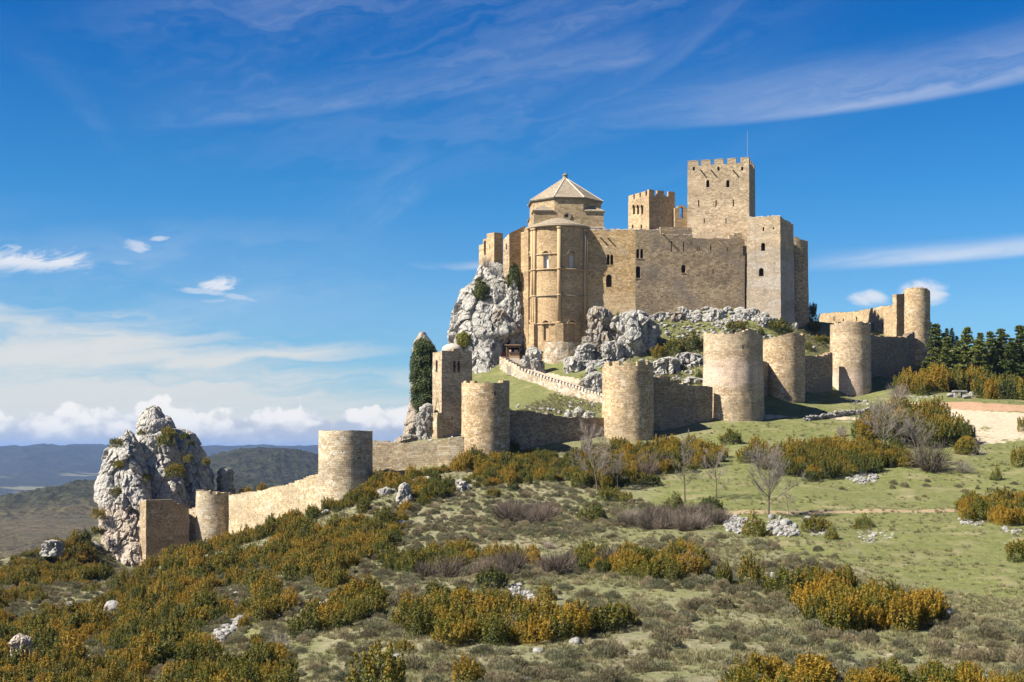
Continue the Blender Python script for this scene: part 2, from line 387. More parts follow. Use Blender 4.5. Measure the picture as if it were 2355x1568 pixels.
trk = [hit(*a) for a in [(1500,1172),(1600,1180),(1750,1178),(1900,1177),(2050,1176),(2200,1174),(2360,1172)]]
def soft(poly, x, y, amp=2.5, s=3):
    if len(poly) < 3: return np.zeros(len(x))
    p = np.stack([x, y, 0*x], 1); o = 0
    for k in range(5):
        dx = fbm(p/6., 3, s+k*3)*amp*1.6; dy = fbm(p/6.+50, 3, s+k*3+1)*amp*1.6
        o = o+inpoly(x+dx, y+dy, poly)/5.
    return o
gxr, gyr = GX.ravel(), GY.ravel()
a_red = soft(Z_red, gxr, gyr, 1.5); a_path = np.maximum(soft(Z_path, gxr, gyr, .9), soft(Z_patch, gxr, gyr, 2.)*.8); a_ramp = soft(Z_ramp, gxr, gyr, .25); a_green = soft(Z_green, gxr, gyr, 4)
a_trk = np.zeros(len(gxr))
for a, b in zip(trk[:-1], trk[1:]):
    A = np.array([a.x, a.y]); B = np.array([b.x, b.y]); ab = B-A
    t_ = np.clip(((gxr-A[0])*ab[0]+(gyr-A[1])*ab[1])/(ab@ab), 0, 1)
    a_trk = np.maximum(a_trk, 1-smooth(np.hypot(gxr-A[0]-t_*ab[0], gyr-A[1]-t_*ab[1]), .3, 2.0))
slope = np.hypot(*[g.ravel() for g in np.gradient(GZ, gy, gx)])
# castle mound and inner ward are green; foreground is dry heath
mound = smooth(gyr+gxr*0, 262, 276)*smooth(gxr, -25, -5)*(1-smooth(gxr, 85, 100))
bank = smooth(gyr, 248, 256)*smooth(gxr, 28, 45)
a_green = np.maximum(a_green, np.maximum(mound*.75, bank*.9))
nx, ny = len(gx), len(gy)
idx = np.arange(nx*ny).reshape(ny, nx)
fq = np.stack([idx[:-1, :-1], idx[:-1, 1:], idx[1:, 1:], idx[1:, :-1]], 2).reshape(-1, 4)
gme = mesh_np('ground', np.stack([gxr, gyr, GZ.ravel()], 1), fq, True, attrs={'red': a_red, 'path': np.maximum(a_path, a_ramp), 'green': a_green, 'track': a_trk, 'slope': slope})
path_pts = np.maximum(a_path, np.maximum(a_red, a_ramp)).reshape(GX.shape); green_pts = a_green.reshape(GX.shape)
def lookup(A, x, y):
    i = np.clip(np.searchsorted(gx, x)-1, 0, len(gx)-2); j = np.clip(np.searchsorted(gy, y)-1, 0, len(gy)-2); return A[j, i]
def mat_ground():
    m, t, b = newmat('hillside ground', 1.)
    pos = V(t, t.node('ShaderNodeNewGeometry').outputs['Position'])
    n0 = t.noise(pos, .05, 4, .6); n1 = t.noise(pos, .22, 5, .62); n2 = t.noise(pos, 1.1, 5, .65); n3 = t.noise(t.vmul(pos, (1, .6, 1)), 6., 4, .7)
    dry = t.mix(t.ramp(n3*.5+n2*.5, .33, .67), c3(.125, .118, .062), c3(.33, .30, .185))
    dry = t.mix(t.ramp(n1, .45, .6)*.7, dry, t.mix(t.ramp(n3, .3, .7), c3(.085, .105, .03), c3(.21, .225, .09)))
    grass = t.mix(t.ramp(n3*.6+n2*.4, .35, .65), c3(.080, .098, .024), c3(.222, .232, .074))
    grass = t.mix(t.ramp(n1, .50, .68)*.75, grass, t.mix(n3, c3(.20, .185, .085), c3(.33, .28, .15)))
    g = t.ramp(t.attr('green')+(n1-.5)*1.1+(n2-.5)*.6, .1, .8)
    c = t.mix(t.m('MAXIMUM', g, t.ramp(n0+(n2-.5)*.3, .46, .62)*.6), dry, grass)
    # thin soil showing pale stones
    so = t.ramp(t.noise(pos, 1.7, 3, .7)+(n1-.5)*.5, .66, .74)
    c = t.mix(so*.35, c, c3(.40, .36, .28))
    st_ = t.ramp(t.noise(t.vmul(pos, (.5, 1.6, 1)), 1.3, 5, .75), .5, .68)
    c = t.mix(st_*.45, c, t.mix(n3, c3(.20, .17, .09), c3(.37, .33, .20)))
    c = t.mix(t.ramp(t.attr('track')+(n2-.5)*.9, .35, .75)*.8, c, t.mix(n3, c3(.30, .20, .115), c3(.50, .38, .25)))
    c = t.mix(t.ramp(t.attr('red')+(n2-.5)*.5, .3, .7), c, t.mix(t.ramp(n3*.5+n2*.5, .35, .65), c3(.36, .215, .125), c3(.50, .33, .205)))
    pp = t.ramp(t.attr('path')+(n2-.5)*.9+(n1-.5)*1.9, .38, .66)
    c = t.mix(pp*.92, c, t.mix(t.ramp(n3*.5+n2*.5, .35, .65), c3(.47, .37, .255), c3(.62, .52, .39)))
    t.set(b.inputs['Base Color'], c)
    bump(t, b, n3*.5+n2*1.2, .8, .18)
    return m
tag(link('ground', gme, mat_ground()), 'grassy limestone hillside falling away to the left of the castle', kind='structure')

# far country: one sheet of valley and ridges reaching the horizon
def Hfar(x, y):
    r = np.hypot(x, y); p = np.stack([x, y, 0*x], 1)
    z = np.interp(r, [0, 430, 560, 700, 900, 1500, 2600, 3600, 6200, 7600, 9300, 10500, 14000, 40000],
                     [-125, -120, -58, -44, -46, -92, -135, -165, -160, -120, 22, 12, -60, -120])
    amp = np.interp(r, [0, 500, 1000, 3000, 6000, 9000, 20000], [2, 4, 12, 16, 30, 48, 60])
    sc = np.interp(r, [0, 1000, 5000, 9000], [140, 300, 900, 1500])
    z = z+fbm(np.stack([x/sc, y/sc, 0*x], 1), 5, 31)*amp
    z = z+ridged(p/420., 4, 44)*np.interp(r, [0, 2500, 6000, 9000], [0, 0, 18, 34])
    def hill(px, d, top, sx, sy, base=-110):
        c = XY(px, d); g = np.exp(-((x-c.x)**2)/(2*sx*sx)-((y-c.y)**2)/(2*sy*sy)); return (top-base)*g
    z = z+hill(655, 2500, -14, 190, 330, -128)+hill(560, 2350, -95, 160, 200, -128)
    z = z+hill(420, 1450, -26, 175, 200, -92)
    return z
rr = np.concatenate([np.linspace(380, 3200, 260), np.geomspace(3230, 14000, 170), [18000, 26000, 38000]])
th = np.concatenate([np.linspace(-2.3, -.52, 60)[:-1], np.linspace(-.52, .05, 420), np.linspace(.05, 2.3, 70)[1:]])
TH, RR = np.meshgrid(th, rr); fx = (RR*np.sin(TH)).ravel(); fy = (RR*np.cos(TH)).ravel()
fz = Hfar(fx, fy)
fp = np.stack([fx, fy, 0*fx], 1)
fz = fz+np.where((RR.ravel() > 1100) & (RR.ravel() < 3400), np.maximum(0, fbm(fp/11., 2, 77))*4.5*smooth(fz, -100, -40)+fbm(fp/6, 1, 78)*1.2, 0)
fi = np.arange(TH.size).reshape(TH.shape)
ff = np.stack([fi[:-1, :-1], fi[1:, :-1], fi[1:, 1:], fi[:-1, 1:]], 2).reshape(-1, 4)[:, ::-1]
fme = mesh_np('hills', np.stack([fx, fy, fz], 1), ff, True)
def mat_far():
    m, t, b = newmat('far country', 1.)
    pos = V(t, t.node('ShaderNodeNewGeometry').outputs['Position'])
    x, y, z = t.sep(pos)
    n0 = t.noise(pos, .0009, 5, .62); n1 = t.noise(pos, .006, 5, .6); n2 = t.noise(pos, .04, 5, .7); n3 = t.noise(pos, .16, 3, .7)
    forest = t.mix(t.ramp(n3*.6+n2*.4, .38, .62), c3(.006, .009, .006), c3(.044, .050, .028))
    scrub = t.mix(t.ramp(n3*.5+n2*.5, .35, .65), c3(.05, .045, .028), c3(.15, .12, .07))
    r = t.m('SQRT', x*x+y*y)
    fo = t.ramp(n2*.6+n1*.6, .56, .64)
    hi = t.ramp(z+(n1-.5)*40, -85., -50.)*t.ramp(r, 1000., 1300.)*(1-t.ramp(r, 3300., 4200.))
    c = t.mix(t.m('MAXIMUM', fo*.55, t.m('MAXIMUM', hi*.9, t.ramp(r, 3000., 4500.)*.8)), scrub, forest)
    # pale fields
    f = t.ramp(t.noise(t.vmul(pos, (.0012, .004, 0)), 1., 3, .5), .60, .66)*(1-t.ramp(z, -120., -90.))
    c = t.mix(f*.8, c, t.mix(n1, c3(.16, .17, .08), c3(.30, .25, .15)))
    tan = t.ramp(n1+(n2-.5)*.5, .50, .66)*(1-t.ramp(r, 900., 1400.))
    c = t.mix(tan*.8, c, t.mix(n3, c3(.075, .058, .03), c3(.19, .145, .08)))
    t.set(b.inputs['Base Color'], c)
    bump(t, b, n3*.6+n2*2, .7, 4.)
    return m
tag(link('hills', fme, mat_far()), 'far forested ridges and valley beyond the castle hill', kind='structure')
# ------------------------------------------------------------------ masonry builders
def strip_mesh(name, cells, mat, disp=.05):
    """cells: dicts with front xy pair, back xy pair, top z pair, bottom z, u pair. Each cell is a closed slab of wall."""
    vs, fs, us = [], [], []
    def quad(a, b, c, d, ua, ub, uc, ud):
        k = len(vs); vs.extend((a, b, c, d)); us.extend((ua, ub, uc, ud)); fs.append((k, k+1, k+2, k+3))
    for i, c in enumerate(cells):
        (f0, f1), (b0, b1), (t0, t1), zb, (u0, u1) = c['f'], c['b'], c['t'], c['zb'], c['u']
        n = max(1, int(round((max(t0, t1)-zb)/.9)))
        for j in range(n):
            a, b_ = j/n, (j+1)/n
            z = lambda s, tt: zb+(tt-zb)*s
            quad((*f0, z(a, t0)), (*f1, z(a, t1)), (*f1, z(b_, t1)), (*f0, z(b_, t0)), (u0, z(a, t0)), (u1, z(a, t1)), (u1, z(b_, t1)), (u0, z(b_, t0)))
        quad((*f0, t0), (*f1, t1), (*b1, t1), (*b0, t0), (u0, t0), (u1, t1), (u1, t1+1), (u0, t0+1))
        bz = c.get('bz', zb)
        quad((*b1, bz), (*b0, bz), (*b0, t0), (*b1, t1), (u1+50, bz), (u0+50, bz), (u0+50, t0), (u1+50, t1))
        # ends: only where the neighbour is lower or missing
        for side, nb in ((0, i-1), (1, i+1)):
            if c.get('closed'): nb %= len(cells)
            low = zb
            if 0 <= nb < len(cells): low = cells[nb]['t'][1-side]
            tt = c['t'][side]
            if low < tt-.005:
                f, b = c['f'][side], c['b'][side]
                q = [(*f, low), (*b, low), (*b, tt), (*f, tt)]; w = math.dist(f, b)
                uu = [(0, low), (w, low), (w, tt), (0, tt)]
                if side == 0: q = q[::-1]; uu = uu[::-1]
                quad(*q, *uu)
    v = np.array(vs)
    v = v+np.stack([vnoise(v/1.3, 61)*disp, vnoise(v/1.3, 62)*disp, vnoise(v/1.1, 63)*disp*.6], 1)
    return mesh_np(name, v, fs, False, us)
def curtain(name, pts, mat, label, cat='wall', group=None, thick=1.3, cell=1.15, rag=.12, obj=True, parent=None, seed=1):
    """pts: (px, d, y_top, y_bottom) along the wall; a repeated px makes a step"""
    rnd = random.Random(seed); cells = []; u = 0
    for a, b in zip(pts[:-1], pts[1:]):
        A, B = XY(a[0], a[1]), XY(b[0], b[1]); L = (B-A).length
        if L < .05: continue
        tdir = (B-A)/L; nrm = Vector((-tdir.y, tdir.x))
        n = max(1, round(L/cell))
        for i in range(n):
            s0, s1 = i/n, (i+1)/n; sm = (s0+s1)/2
            p0, p1 = A.lerp(B, s0), A.lerp(B, s1)
            ym = a[2]+(b[2]-a[2])*sm; dm = p0.lerp(p1, .5).y
            zt = ZZ(ym, dm)+rnd.choice((-1, -.5, 0, 0, .5, 1))*rag
            zb = min(ZZ(a[3], a[1]), ZZ(b[3], b[1]))
            cells.append(dict(f=(tuple(p0), tuple(p1)), b=(tuple(p0+nrm*thick), tuple(p1+nrm*thick)), t=(zt+rnd.uniform(-.03, .03), zt+rnd.uniform(-.03, .03)), zb=zb, u=(u+L*s0, u+L*s1)))
        u += L
    me = strip_mesh(name, cells, mat)
    o = link(name, me, M[mat])
    if parent: put(o, parent)
    else: tag(o, label, cat, group)
    return o
def round_tower(name, pl, pr, d, tops, ybot, mat, label, batter=.15, group=None, thick=1.1, merlons=None, slits=(), seed=1, rag=.2):
    """free standing or wall tower of circular plan; tops = [(px, y)] front rim profile read left to right"""
    rnd = random.Random(seed)
    c = XY((pl+pr)/2, d); Rr = (pr-pl)/2*d/F*.985
    zb = ZZ(ybot, d-Rr)-1.5
    N = 84; cells = []; off = 0
    zts = []
    for i in range(N):
        th = -math.pi+2*math.pi*(i+.5)/N      # 0 = towards the camera, + = right
        px = CX+F*(c.x+Rr*math.sin(th))/(c.y-Rr*math.cos(th))
        px = min(max(px, tops[0][0]), tops[-1][0])
        for a, b in zip(tops[:-1], tops[1:]):
            if a[0] <= px <= b[0]: y = a[1]+(b[1]-a[1])*((px-a[0])/max(1e-6, b[0]-a[0])); break
        if i % 3 == 0 and rnd.random() < .8: off = rnd.choice((-1.2, -.5, 0, 0, .4, .6))*rag
        z = ZZ(y, c.y-Rr*.9)
        zts.append(z+off)
    zt_mean = sum(zts)/N
    def ringp(th, r): return (c.x+r*math.sin(th), c.y-r*math.cos(th))
    # rows need batter: build as stacked strips
    vs, fs, us = [], [], []
    n = int((zt_mean-zb)/.8)
    for i in range(N):
        t0 = -math.pi+2*math.pi*i/N; t1 = -math.pi+2*math.pi*(i+1)/N; zt = zts[i]
        for j in range(n):
            q = []
            for tt, s in ((t0, j/n), (t1, j/n), (t1, (j+1)/n), (t0, (j+1)/n)):
                r = Rr+batter*(1-s)**1.5; z = zb+(zt-zb)*s
                x_, y_ = ringp(tt, r); q.append((x_, y_, z)); us.append((tt*Rr, z))
            k = len(vs); vs += q; fs.append((k, k+1, k+2, k+3))
        ri = Rr-thick
        a, b = ringp(t0, Rr), ringp(t1, Rr); ai, bi = ringp(t0, ri), ringp(t1, ri)
        k = len(vs); vs += [(*a, zt), (*b, zt), (*bi, zt), (*ai, zt)]; us += [(t0*Rr, 0), (t1*Rr, 0), (t1*Rr, 1), (t0*Rr, 1)]; fs.append((k, k+1, k+2, k+3))
        k = len(vs); vs += [(*bi, zt_mean-1.6), (*ai, zt_mean-1.6), (*ai, zt), (*bi, zt)]; us += [(t1*ri+40, zt_mean-1.6), (t0*ri+40, zt_mean-1.6), (t0*ri+40, zt), (t1*ri+40, zt)]; fs.append((k, k+1, k+2, k+3))
        zn = zts[(i+1) % N]
        if abs(zn-zt) > .004:
            lo, hi = min(zn, zt), max(zn, zt); k = len(vs)
            q = [(*b, lo), (*bi, lo), (*bi, hi), (*b, hi)]
            if zn > zt: q = q[::-1]
            vs += q; us += [(0, lo), (1, lo), (1, hi), (0, hi)]; fs.append((k, k+1, k+2, k+3))
        k = len(vs); vs += [(*ai, zt_mean-1.6), (*bi, zt_mean-1.6), (c.x, c.y, zt_mean-1.6), (c.x-.001, c.y, zt_mean-1.6)]; us += [(0, 0), (1, 0), (1, 1), (0, 1)]; fs.append((k, k+1, k+2, k+3))
    v = np.array(vs); dsp = .055
    v = v+np.stack([vnoise(v/1.3, 61)*dsp, vnoise(v/1.3, 62)*dsp, vnoise(v/1.1, 63)*dsp*.4], 1)
    me = mesh_np(name, v, fs, True, us)
    root = empty(name, (c.x, c.y, zb), label, 'tower', group)
    w = link('wall', me, M[mat]); put(w, root)
    try: me.set_sharp_from_angle(angle=R(40))
    except Exception: pass
    if merlons:
        for m0, m1, yt, yb in merlons:   # angles from rim px
            th0 = math.asin(max(-1, min(1, (m0-(pl+pr)/2)/((pr-pl)/2)))); th1 = math.asin(max(-1, min(1, (m1-(pl+pr)/2)/((pr-pl)/2))))
            merlon_arc(root, c, Rr-.03, th0, th1, ZZ(yb, c.y-Rr*.9)-.25, ZZ(yt, c.y-Rr*.9), M[mat], rnd)
    for px, y0, y1 in slits:
        th = math.asin((px-(pl+pr)/2)/((pr-pl)/2)); zz0, zz1 = ZZ(y1, c.y-Rr), ZZ(y0, c.y-Rr)
        bm = bmesh.new(); bmesh.ops.create_cube(bm, size=1)
        for vv in bm.verts:
            rr_ = Rr-.15+vv.co.y*-.4*1.; r2 = Rr+.035 if vv.co.y < 0 else Rr-.4
            th2 = th+vv.co.x*.22/Rr
            vv.co = (c.x+r2*math.sin(th2), c.y-r2*math.cos(th2), zz0+(vv.co.z+.5)*(zz1-zz0))
        put(link('arrow_slit', bm_mesh('arrow_slit', bm), M['dark']), root)  # no hole cut: a dark box on the face paints the slit's shade
    return root
def merlon_arc(root, c, Rr, th0, th1, z0, z1, mat, rnd, thick=.75):
    n = 5; vs, fs, us = [], [], []
    def p(th, r, z): return (c.x+r*math.sin(th), c.y-r*math.cos(th), z)
    z1 += rnd.uniform(-.08, .08)
    for i in range(n):
        a, b = th0+(th1-th0)*i/n, th0+(th1-th0)*(i+1)/n
        for q, u in (([p(a, Rr, z0), p(b, Rr, z0), p(b, Rr, z1), p(a, Rr, z1)], [(a*Rr, z0), (b*Rr, z0), (b*Rr, z1), (a*Rr, z1)]),
                     ([p(a, Rr, z1), p(b, Rr, z1), p(b, Rr-thick, z1), p(a, Rr-thick, z1)], [(a*Rr, 0), (b*Rr, 0), (b*Rr, 1), (a*Rr, 1)]),
                     ([p(b, Rr-thick, z0), p(a, Rr-thick, z0), p(a, Rr-thick, z1), p(b, Rr-thick, z1)], [(b*Rr, z0), (a*Rr, z0), (a*Rr, z1), (b*Rr, z1)])):
            k = len(vs); vs += q; us += u; fs.append((k, k+1, k+2, k+3))
    for a, fl in ((th0, 1), (th1, 0)):
        q = [p(a, Rr, z0), p(a, Rr-thick, z0), p(a, Rr-thick, z1), p(a, Rr, z1)]
        if fl: q = q[::-1]
        k = len(vs); vs += q; us += [(0, z0), (.8, z0), (.8, z1), (0, z1)]; fs.append((k, k+1, k+2, k+3))
    put(link('merlon', mesh_np('merlon', vs, fs, False, us), mat), root)

class Face:
    """a vertical wall plane through the point seen at px0 at distance d0; ang = turn of its normal to the right"""
    def __init__(s, px0, d0, ang):
        s.a = R(ang); s.C = XY(px0, d0); s.t = Vector((math.cos(s.a), math.sin(s.a))); s.n = Vector((math.sin(s.a), -math.cos(s.a)))
    def s_of(s, px):
        k = (px-CX)/F; return (k*s.C.y-s.C.x)/(s.t.x-k*s.t.y)
    def xy(s, px): return s.C+s.t*s.s_of(px)
    def pt(s, px, py, out=0):
        q = s.xy(px); z = ZZ(py, q.y); q = q+s.n*out; return Vector((q.x, q.y, z))
def block_bm(foot, zb, zt, rag=.1, seed=1, cell=1.2, taper=0., disp=.045, cap=True):
    """closed prism over a counter-clockwise footprint; zt = one height or one per corner"""
    rnd = random.Random(seed); n = len(foot)
    if not isinstance(zt, (list, tuple)): zt = [zt]*n
    cen = sum((Vector(p) for p in foot), Vector((0, 0)))/n
    bm = bmesh.new(); uvl = bm.loops.layers.uv.new('UVMap')
    nz = max(1, int(round((max(zt)-zb)/1.2)))
    cols = []   # (x, y, ztop)
    for i in range(n):
        a, b = Vector(foot[i]), Vector(foot[(i+1) % n]); L = (b-a).length; m = max(1, int(round(L/cell)))
        for k in range(m):
            q = a.lerp(b, k/m); z = zt[i]+(zt[(i+1) % n]-zt[i])*k/m
            cols.append([q.x, q.y, z-(0 if k == 0 else rnd.choice((0, 0, .5, 1))*rag), i, L*k/m, L*(k+1)/m])
    V_ = []
    for x, y, z, i, _, _ in cols:
        col = []
        for j in range(nz+1):
            s = j/nz; zz = zb+(z-zb)*s; f = 1+taper*(1-s)
            xx, yy = cen.x+(x-cen.x)*f, cen.y+(y-cen.y)*f
            dx, dy = jit(xx, yy, zz, 1.5, disp, 61), jit(xx, yy, zz, 1.5, disp, 62)
            col.append(bm.verts.new((xx+dx, yy+dy, zz)))
        V_.append(col)
    nc = len(cols); ubase = 0
    for c in range(nc):
        d = (c+1) % nc; i = cols[c][3]; u0, u1 = cols[c][4]+i*13.7, cols[c][5]+i*13.7
        for j in range(nz):
            f = bm.faces.new((V_[c][j], V_[d][j], V_[d][j+1], V_[c][j+1]))
            for l, u in zip(f.loops, (u0, u1, u1, u0)): l[uvl].uv = (u, l.vert.co.z)
    bm.faces.new([col[0] for col in V_][::-1])
    tf = bm.faces.new([col[-1] for col in V_])
    for l in tf.loops: l[uvl].uv = (l.vert.co.x, l.vert.co.y)
    bmesh.ops.triangulate(bm, faces=[f for f in bm.faces if len(f.verts) > 4])
    bm.normal_update()
    return bm
def arch_prof(w, h, arch=True, n=8):
    if not arch: return [(-w/2, 0), (w/2, 0), (w/2, h), (-w/2, h)]
    r = w/2; return [(-r, 0), (r, 0)]+[(r*math.cos(math.pi*k/n), h-r+r*math.sin(math.pi*k/n)) for k in range(n+1)]
def prism_between(bm, prof, o, t, n, out, inn, uvl=None):
    """profile (x,z) swept from `out` outside to `inn` inside the wall; o = base centre, t tangent, n normal"""
    t3, n3 = Vector((t.x, t.y, 0)), Vector((n.x, n.y, 0))
    A = [bm.verts.new(o+t3*x+Vector((0, 0, z))+n3*out) for x, z in prof]
    B = [bm.verts.new(o+t3*x+Vector((0, 0, z))-n3*inn) for x, z in prof]
    k = len(prof)
    fs = [bm.faces.new(A), bm.faces.new(B[::-1])]
    for i in range(k): fs.append(bm.faces.new((A[i], B[i], B[(i+1) % k], A[(i+1) % k])))
    if uvl is not None:
        for f in fs:
            for l in f.loops: l[uvl].uv = ((l.vert.co-o).dot(t3)+(l.vert.co-o).dot(n3), l.vert.co.z)
    return fs
def arch_ring(bm, w, h, wd, o, t, n, out, inn, full=False, arcs=10):
    """raised hood following an arch"""
    t3, n3 = Vector((t.x, t.y, 0)), Vector((n.x, n.y, 0)); r0 = w/2; r1 = w/2+wd; cz = h-w/2
    a0, a1 = (0, 2*math.pi) if full else (0, math.pi)
    for k in range(arcs):
        p = a0+(a1-a0)*k/arcs; q = a0+(a1-a0)*(k+1)/arcs
        P8 = []
        for dep in (out, -inn):
            for rr_, an in ((r0, p), (r1, p), (r1, q), (r0, q)):
                P8.append(bm.verts.new(o+t3*(rr_*math.cos(an))+Vector((0, 0, cz+rr_*math.sin(an)))+n3*dep))
        a, b = P8[:4], P8[4:]
        bm.faces.new(a[::-1]); bm.faces.new(b)
        for i in range(4): bm.faces.new((a[i], a[(i+1) % 4], b[(i+1) % 4], b[i]))
def cutit(ob, cut):
    if len(cut.verts) == 0: return
    bmesh.ops.recalc_face_normals(cut, faces=cut.faces)
    cm = bm_mesh('cut', cut); co_ = bpy.data.objects.new('cut', cm); COL.objects.link(co_)
    md = ob.modifiers.new('openings', 'BOOLEAN'); md.operation = 'DIFFERENCE'; md.solver = 'EXACT'; md.object = co_
    bpy.context.view_layer.update()
    dg = bpy.context.evaluated_depsgraph_get()
    me = bpy.data.meshes.new_from_object(ob.evaluated_get(dg), depsgraph=dg)
    old = ob.data; ob.modifiers.clear(); ob.data = me; me.name = old.name
    bpy.data.objects.remove(co_)
class Cuts:
    def __init__(s, mat): s.bm = bmesh.new(); s.uv = s.bm.loops.layers.uv.new('UVMap'); s.win = []; s.mat = mat
    def at(s, o, t, n, w, h, arch=True, depth=.8, panel='dark', hood=0., sill=True, name='window', col=0):
        prism_between(s.bm, arch_prof(w, h, arch), o, t, n, .6, depth, s.uv)
        s.win.append((o, t, n, w, h, arch, depth, panel, hood, sill, name, col))
    def face(s, F_, px, yt, yb, w, **k):
        o = F_.pt(px, yb); h = ZZ(yt, F_.xy(px).y)-o.z; s.at(o, F_.t, F_.n, w, h, **k)
    def finish(s, wall, root):
        cutit(wall, s.bm)
        for o, t, n, w, h, arch, depth, panel, hood, sill, name, ncol in s.win:
            bm = bmesh.new()
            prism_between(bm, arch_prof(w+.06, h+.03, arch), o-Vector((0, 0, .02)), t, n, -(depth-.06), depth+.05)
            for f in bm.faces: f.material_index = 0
            k0 = len(bm.faces)
            if hood: arch_ring(bm, w+.12, h+.06, hood, o, t, n, .2, .1)
            if sill:
                t3, n3 = Vector((t.x, t.y, 0)), Vector((n.x, n.y, 0))
                prism_between(bm, [(-w/2-.12, -.16), (w/2+.12, -.16), (w/2+.12, -.01), (-w/2-.12, -.01)], o, t, n, .07, .15)
            for q in range(ncol):   # slender columns in the opening
                t3, n3 = Vector((t.x, t.y, 0)), Vector((n.x, n.y, 0)); xo = (q+1)/(ncol+1)*w-w/2
                r = .07; prism_between(bm, [(xo-r, 0), (xo+r, 0), (xo+r, h-w/(ncol+1)*.5), (xo-r, h-w/(ncol+1)*.5)], o, t, n, -.12, .3)
            for i, f in enumerate(bm.faces):
                if i >= k0: f.material_index = 1
            bm.normal_update(); bmesh.ops.recalc_face_normals(bm, faces=bm.faces)
            ob = link(name, bm_mesh(name, bm), [M[panel], s.mat]); put(ob, root)
def boxes(name, items, mat, root=None, disp=.02, uvs=True):
    """items: (origin, tangent, normal, width, height, out, in) joined into one part"""
    bm = bmesh.new(); uvl = bm.loops.layers.uv.new('UVMap')
    for o, t, n, w, h, a, b in items: prism_between(bm, [(-w/2, 0), (w/2, 0), (w/2, h), (-w/2, h)], o, t, n, a, b, uvl)
    bmesh.ops.recalc_face_normals(bm, faces=bm.faces)
    for v in bm.verts:
        v.co += Vector((jit(*v.co, .7, disp, 3), jit(*v.co, .7, disp, 4), jit(*v.co, .7, disp, 5)))
    o = link(name, bm_mesh(name, bm), mat)
    return put(o, root) if root else o
def cyl_bm(c, r0, r1, z0, z1, n=20, bm=None):
    bm = bm or bmesh.new()
    r = bmesh.ops.create_cone(bm, cap_ends=True, segments=n, radius1=r0, radius2=r1, depth=z1-z0, matrix=Matrix.Translation((c[0], c[1], (z0+z1)/2)))
    return bm

# ------------------------------------------------------------------ the church
root = empty('church', (*XY(1283, 335.5), 24.), 'church with tall rounded apse and eight sided slab roofed dome', 'church')
ac = XY(1283, 335.5); AR = 7.2
N = 72
foot = [(ac.x+AR*math.sin(-math.pi+2*math.pi*i/N), ac.y-AR*math.cos(-math.pi+2*math.pi*i/N)) for i in range(N)]
zA = lambda y: ZZ(y, 328.6)
apse = link('apse', bm_mesh('apse', block_bm(foot, 21., zA(520), 0, cell=5, disp=.02), True), M['apse']); put(apse, root)
cu_ = Cuts(M['column'])
def rad(thd, z, r=AR):
    a = R(thd); n = Vector((math.sin(a), -math.cos(a))); t_ = Vector((math.cos(a), math.sin(a)))
    return Vector((ac.x+n.x*r, ac.y+n.y*r, z)), t_, n
for thd in (-24.5, 24.5, -68):
    o, t_, n_ = rad(thd, zA(619)); cu_.at(o, t_, n_, 1.5, zA(577)-zA(619), depth=.75, panel='alabaster', hood=.4, sill=False)
    o, t_, n_ = rad(thd, zA(783)); cu_.at(o, t_, n_, 1.6, zA(737)-zA(783), depth=.6, panel='column', hood=.4, sill=True, name='blind_arch')
cu_.finish(apse, root)
apse.data.polygons.foreach_set('use_smooth', [True]*len(apse.data.polygons))
try: apse.data.set_sharp_from_angle(angle=R(30))
except Exception: pass
for thd in (-24.5, 24.5, -68):       # colonnettes that flank the openings
    for z0, z1, ww in ((zA(619), zA(587), 1.5), (zA(783), zA(745), 1.6)):
        for s_ in (-1, 1):
            o, t_, n_ = rad(thd, z0, AR-.22); q = o+Vector((t_.x, t_.y, 0))*s_*(ww/2-.12)
            bm = cyl_bm(q, .11, .11, z0, z1, 10); bmesh.ops.create_cube(bm, size=.34, matrix=Matrix.Translation((q.x, q.y, z1+.1))); bmesh.ops.create_cube(bm, size=.32, matrix=Matrix.Translation((q.x, q.y, z0+.1)))
            put(link('colonnette', bm_mesh('colonnette', bm), M['column']), root)
def ringband(name, z, h, pr, mat, a0=-100, a1=100, r=AR):
    vs, fs = [], []; n = 60
    for i in range(n+1):
        a = R(a0+(a1-a0)*i/n)
        for rr_, zz in ((r-.1, z), (r+pr, z+.04), (r+pr, z+h), (r-.1, z+h+.03)):
            vs.append((ac.x+rr_*math.sin(a), ac.y-rr_*math.cos(a), zz))
    for i in range(n):
        for k in range(4):
            a, b = i*4+k, i*4+(k+1) % 4; fs.append((a, a+4, b+4, b))
    o = link(name, mesh_np(name, vs, fs), M[mat]); return put(o, root)
for y in (585, 620, 681, 745): ringband('string_course', zA(y), .3, .24 if y != 585 else .16, 'column' if y != 681 else 'cornice')
ringband('cornice', zA(521), .5, .6, 'cornice')
for thd, pair in ((-52, 1), (0, 0), (57, 1), (-79, 0)):
    for k in ((-.42, .42) if pair else (0,)):
        o, t_, n_ = rad(thd, 0, AR+.22); q = o+Vector((t_.x, t_.y, 0))*k; rr_ = .33 if pair else .46
        bm = cyl_bm(q, rr_, rr_, zA(744), zA(522), 14)
        for zz in (zA(744), zA(681), zA(620)): cyl_bm(q, rr_+.12, rr_+.1, zz+.05, zz+.42, 14, bm)
        cyl_bm(q, rr_, rr_+.22, zA(522)-.55, zA(522), 14, bm)
        put(link('half_column', bm_mesh('half_column', bm, True), M['column']), root)
    o, t_, n_ = rad(thd, 24., AR)
    boxes('pedestal', [(o, t_, n_, 1.9, zA(744)-24., .85, .6), (o, t_, n_, 2.1, .9, 1.0, .6)], M['apse'], root)
o, t_, n_ = rad(-50, 24.); boxes('pilaster', [(o, t_, n_, 1.5, zA(681)-24., .5, .5)], M['apse'], root)
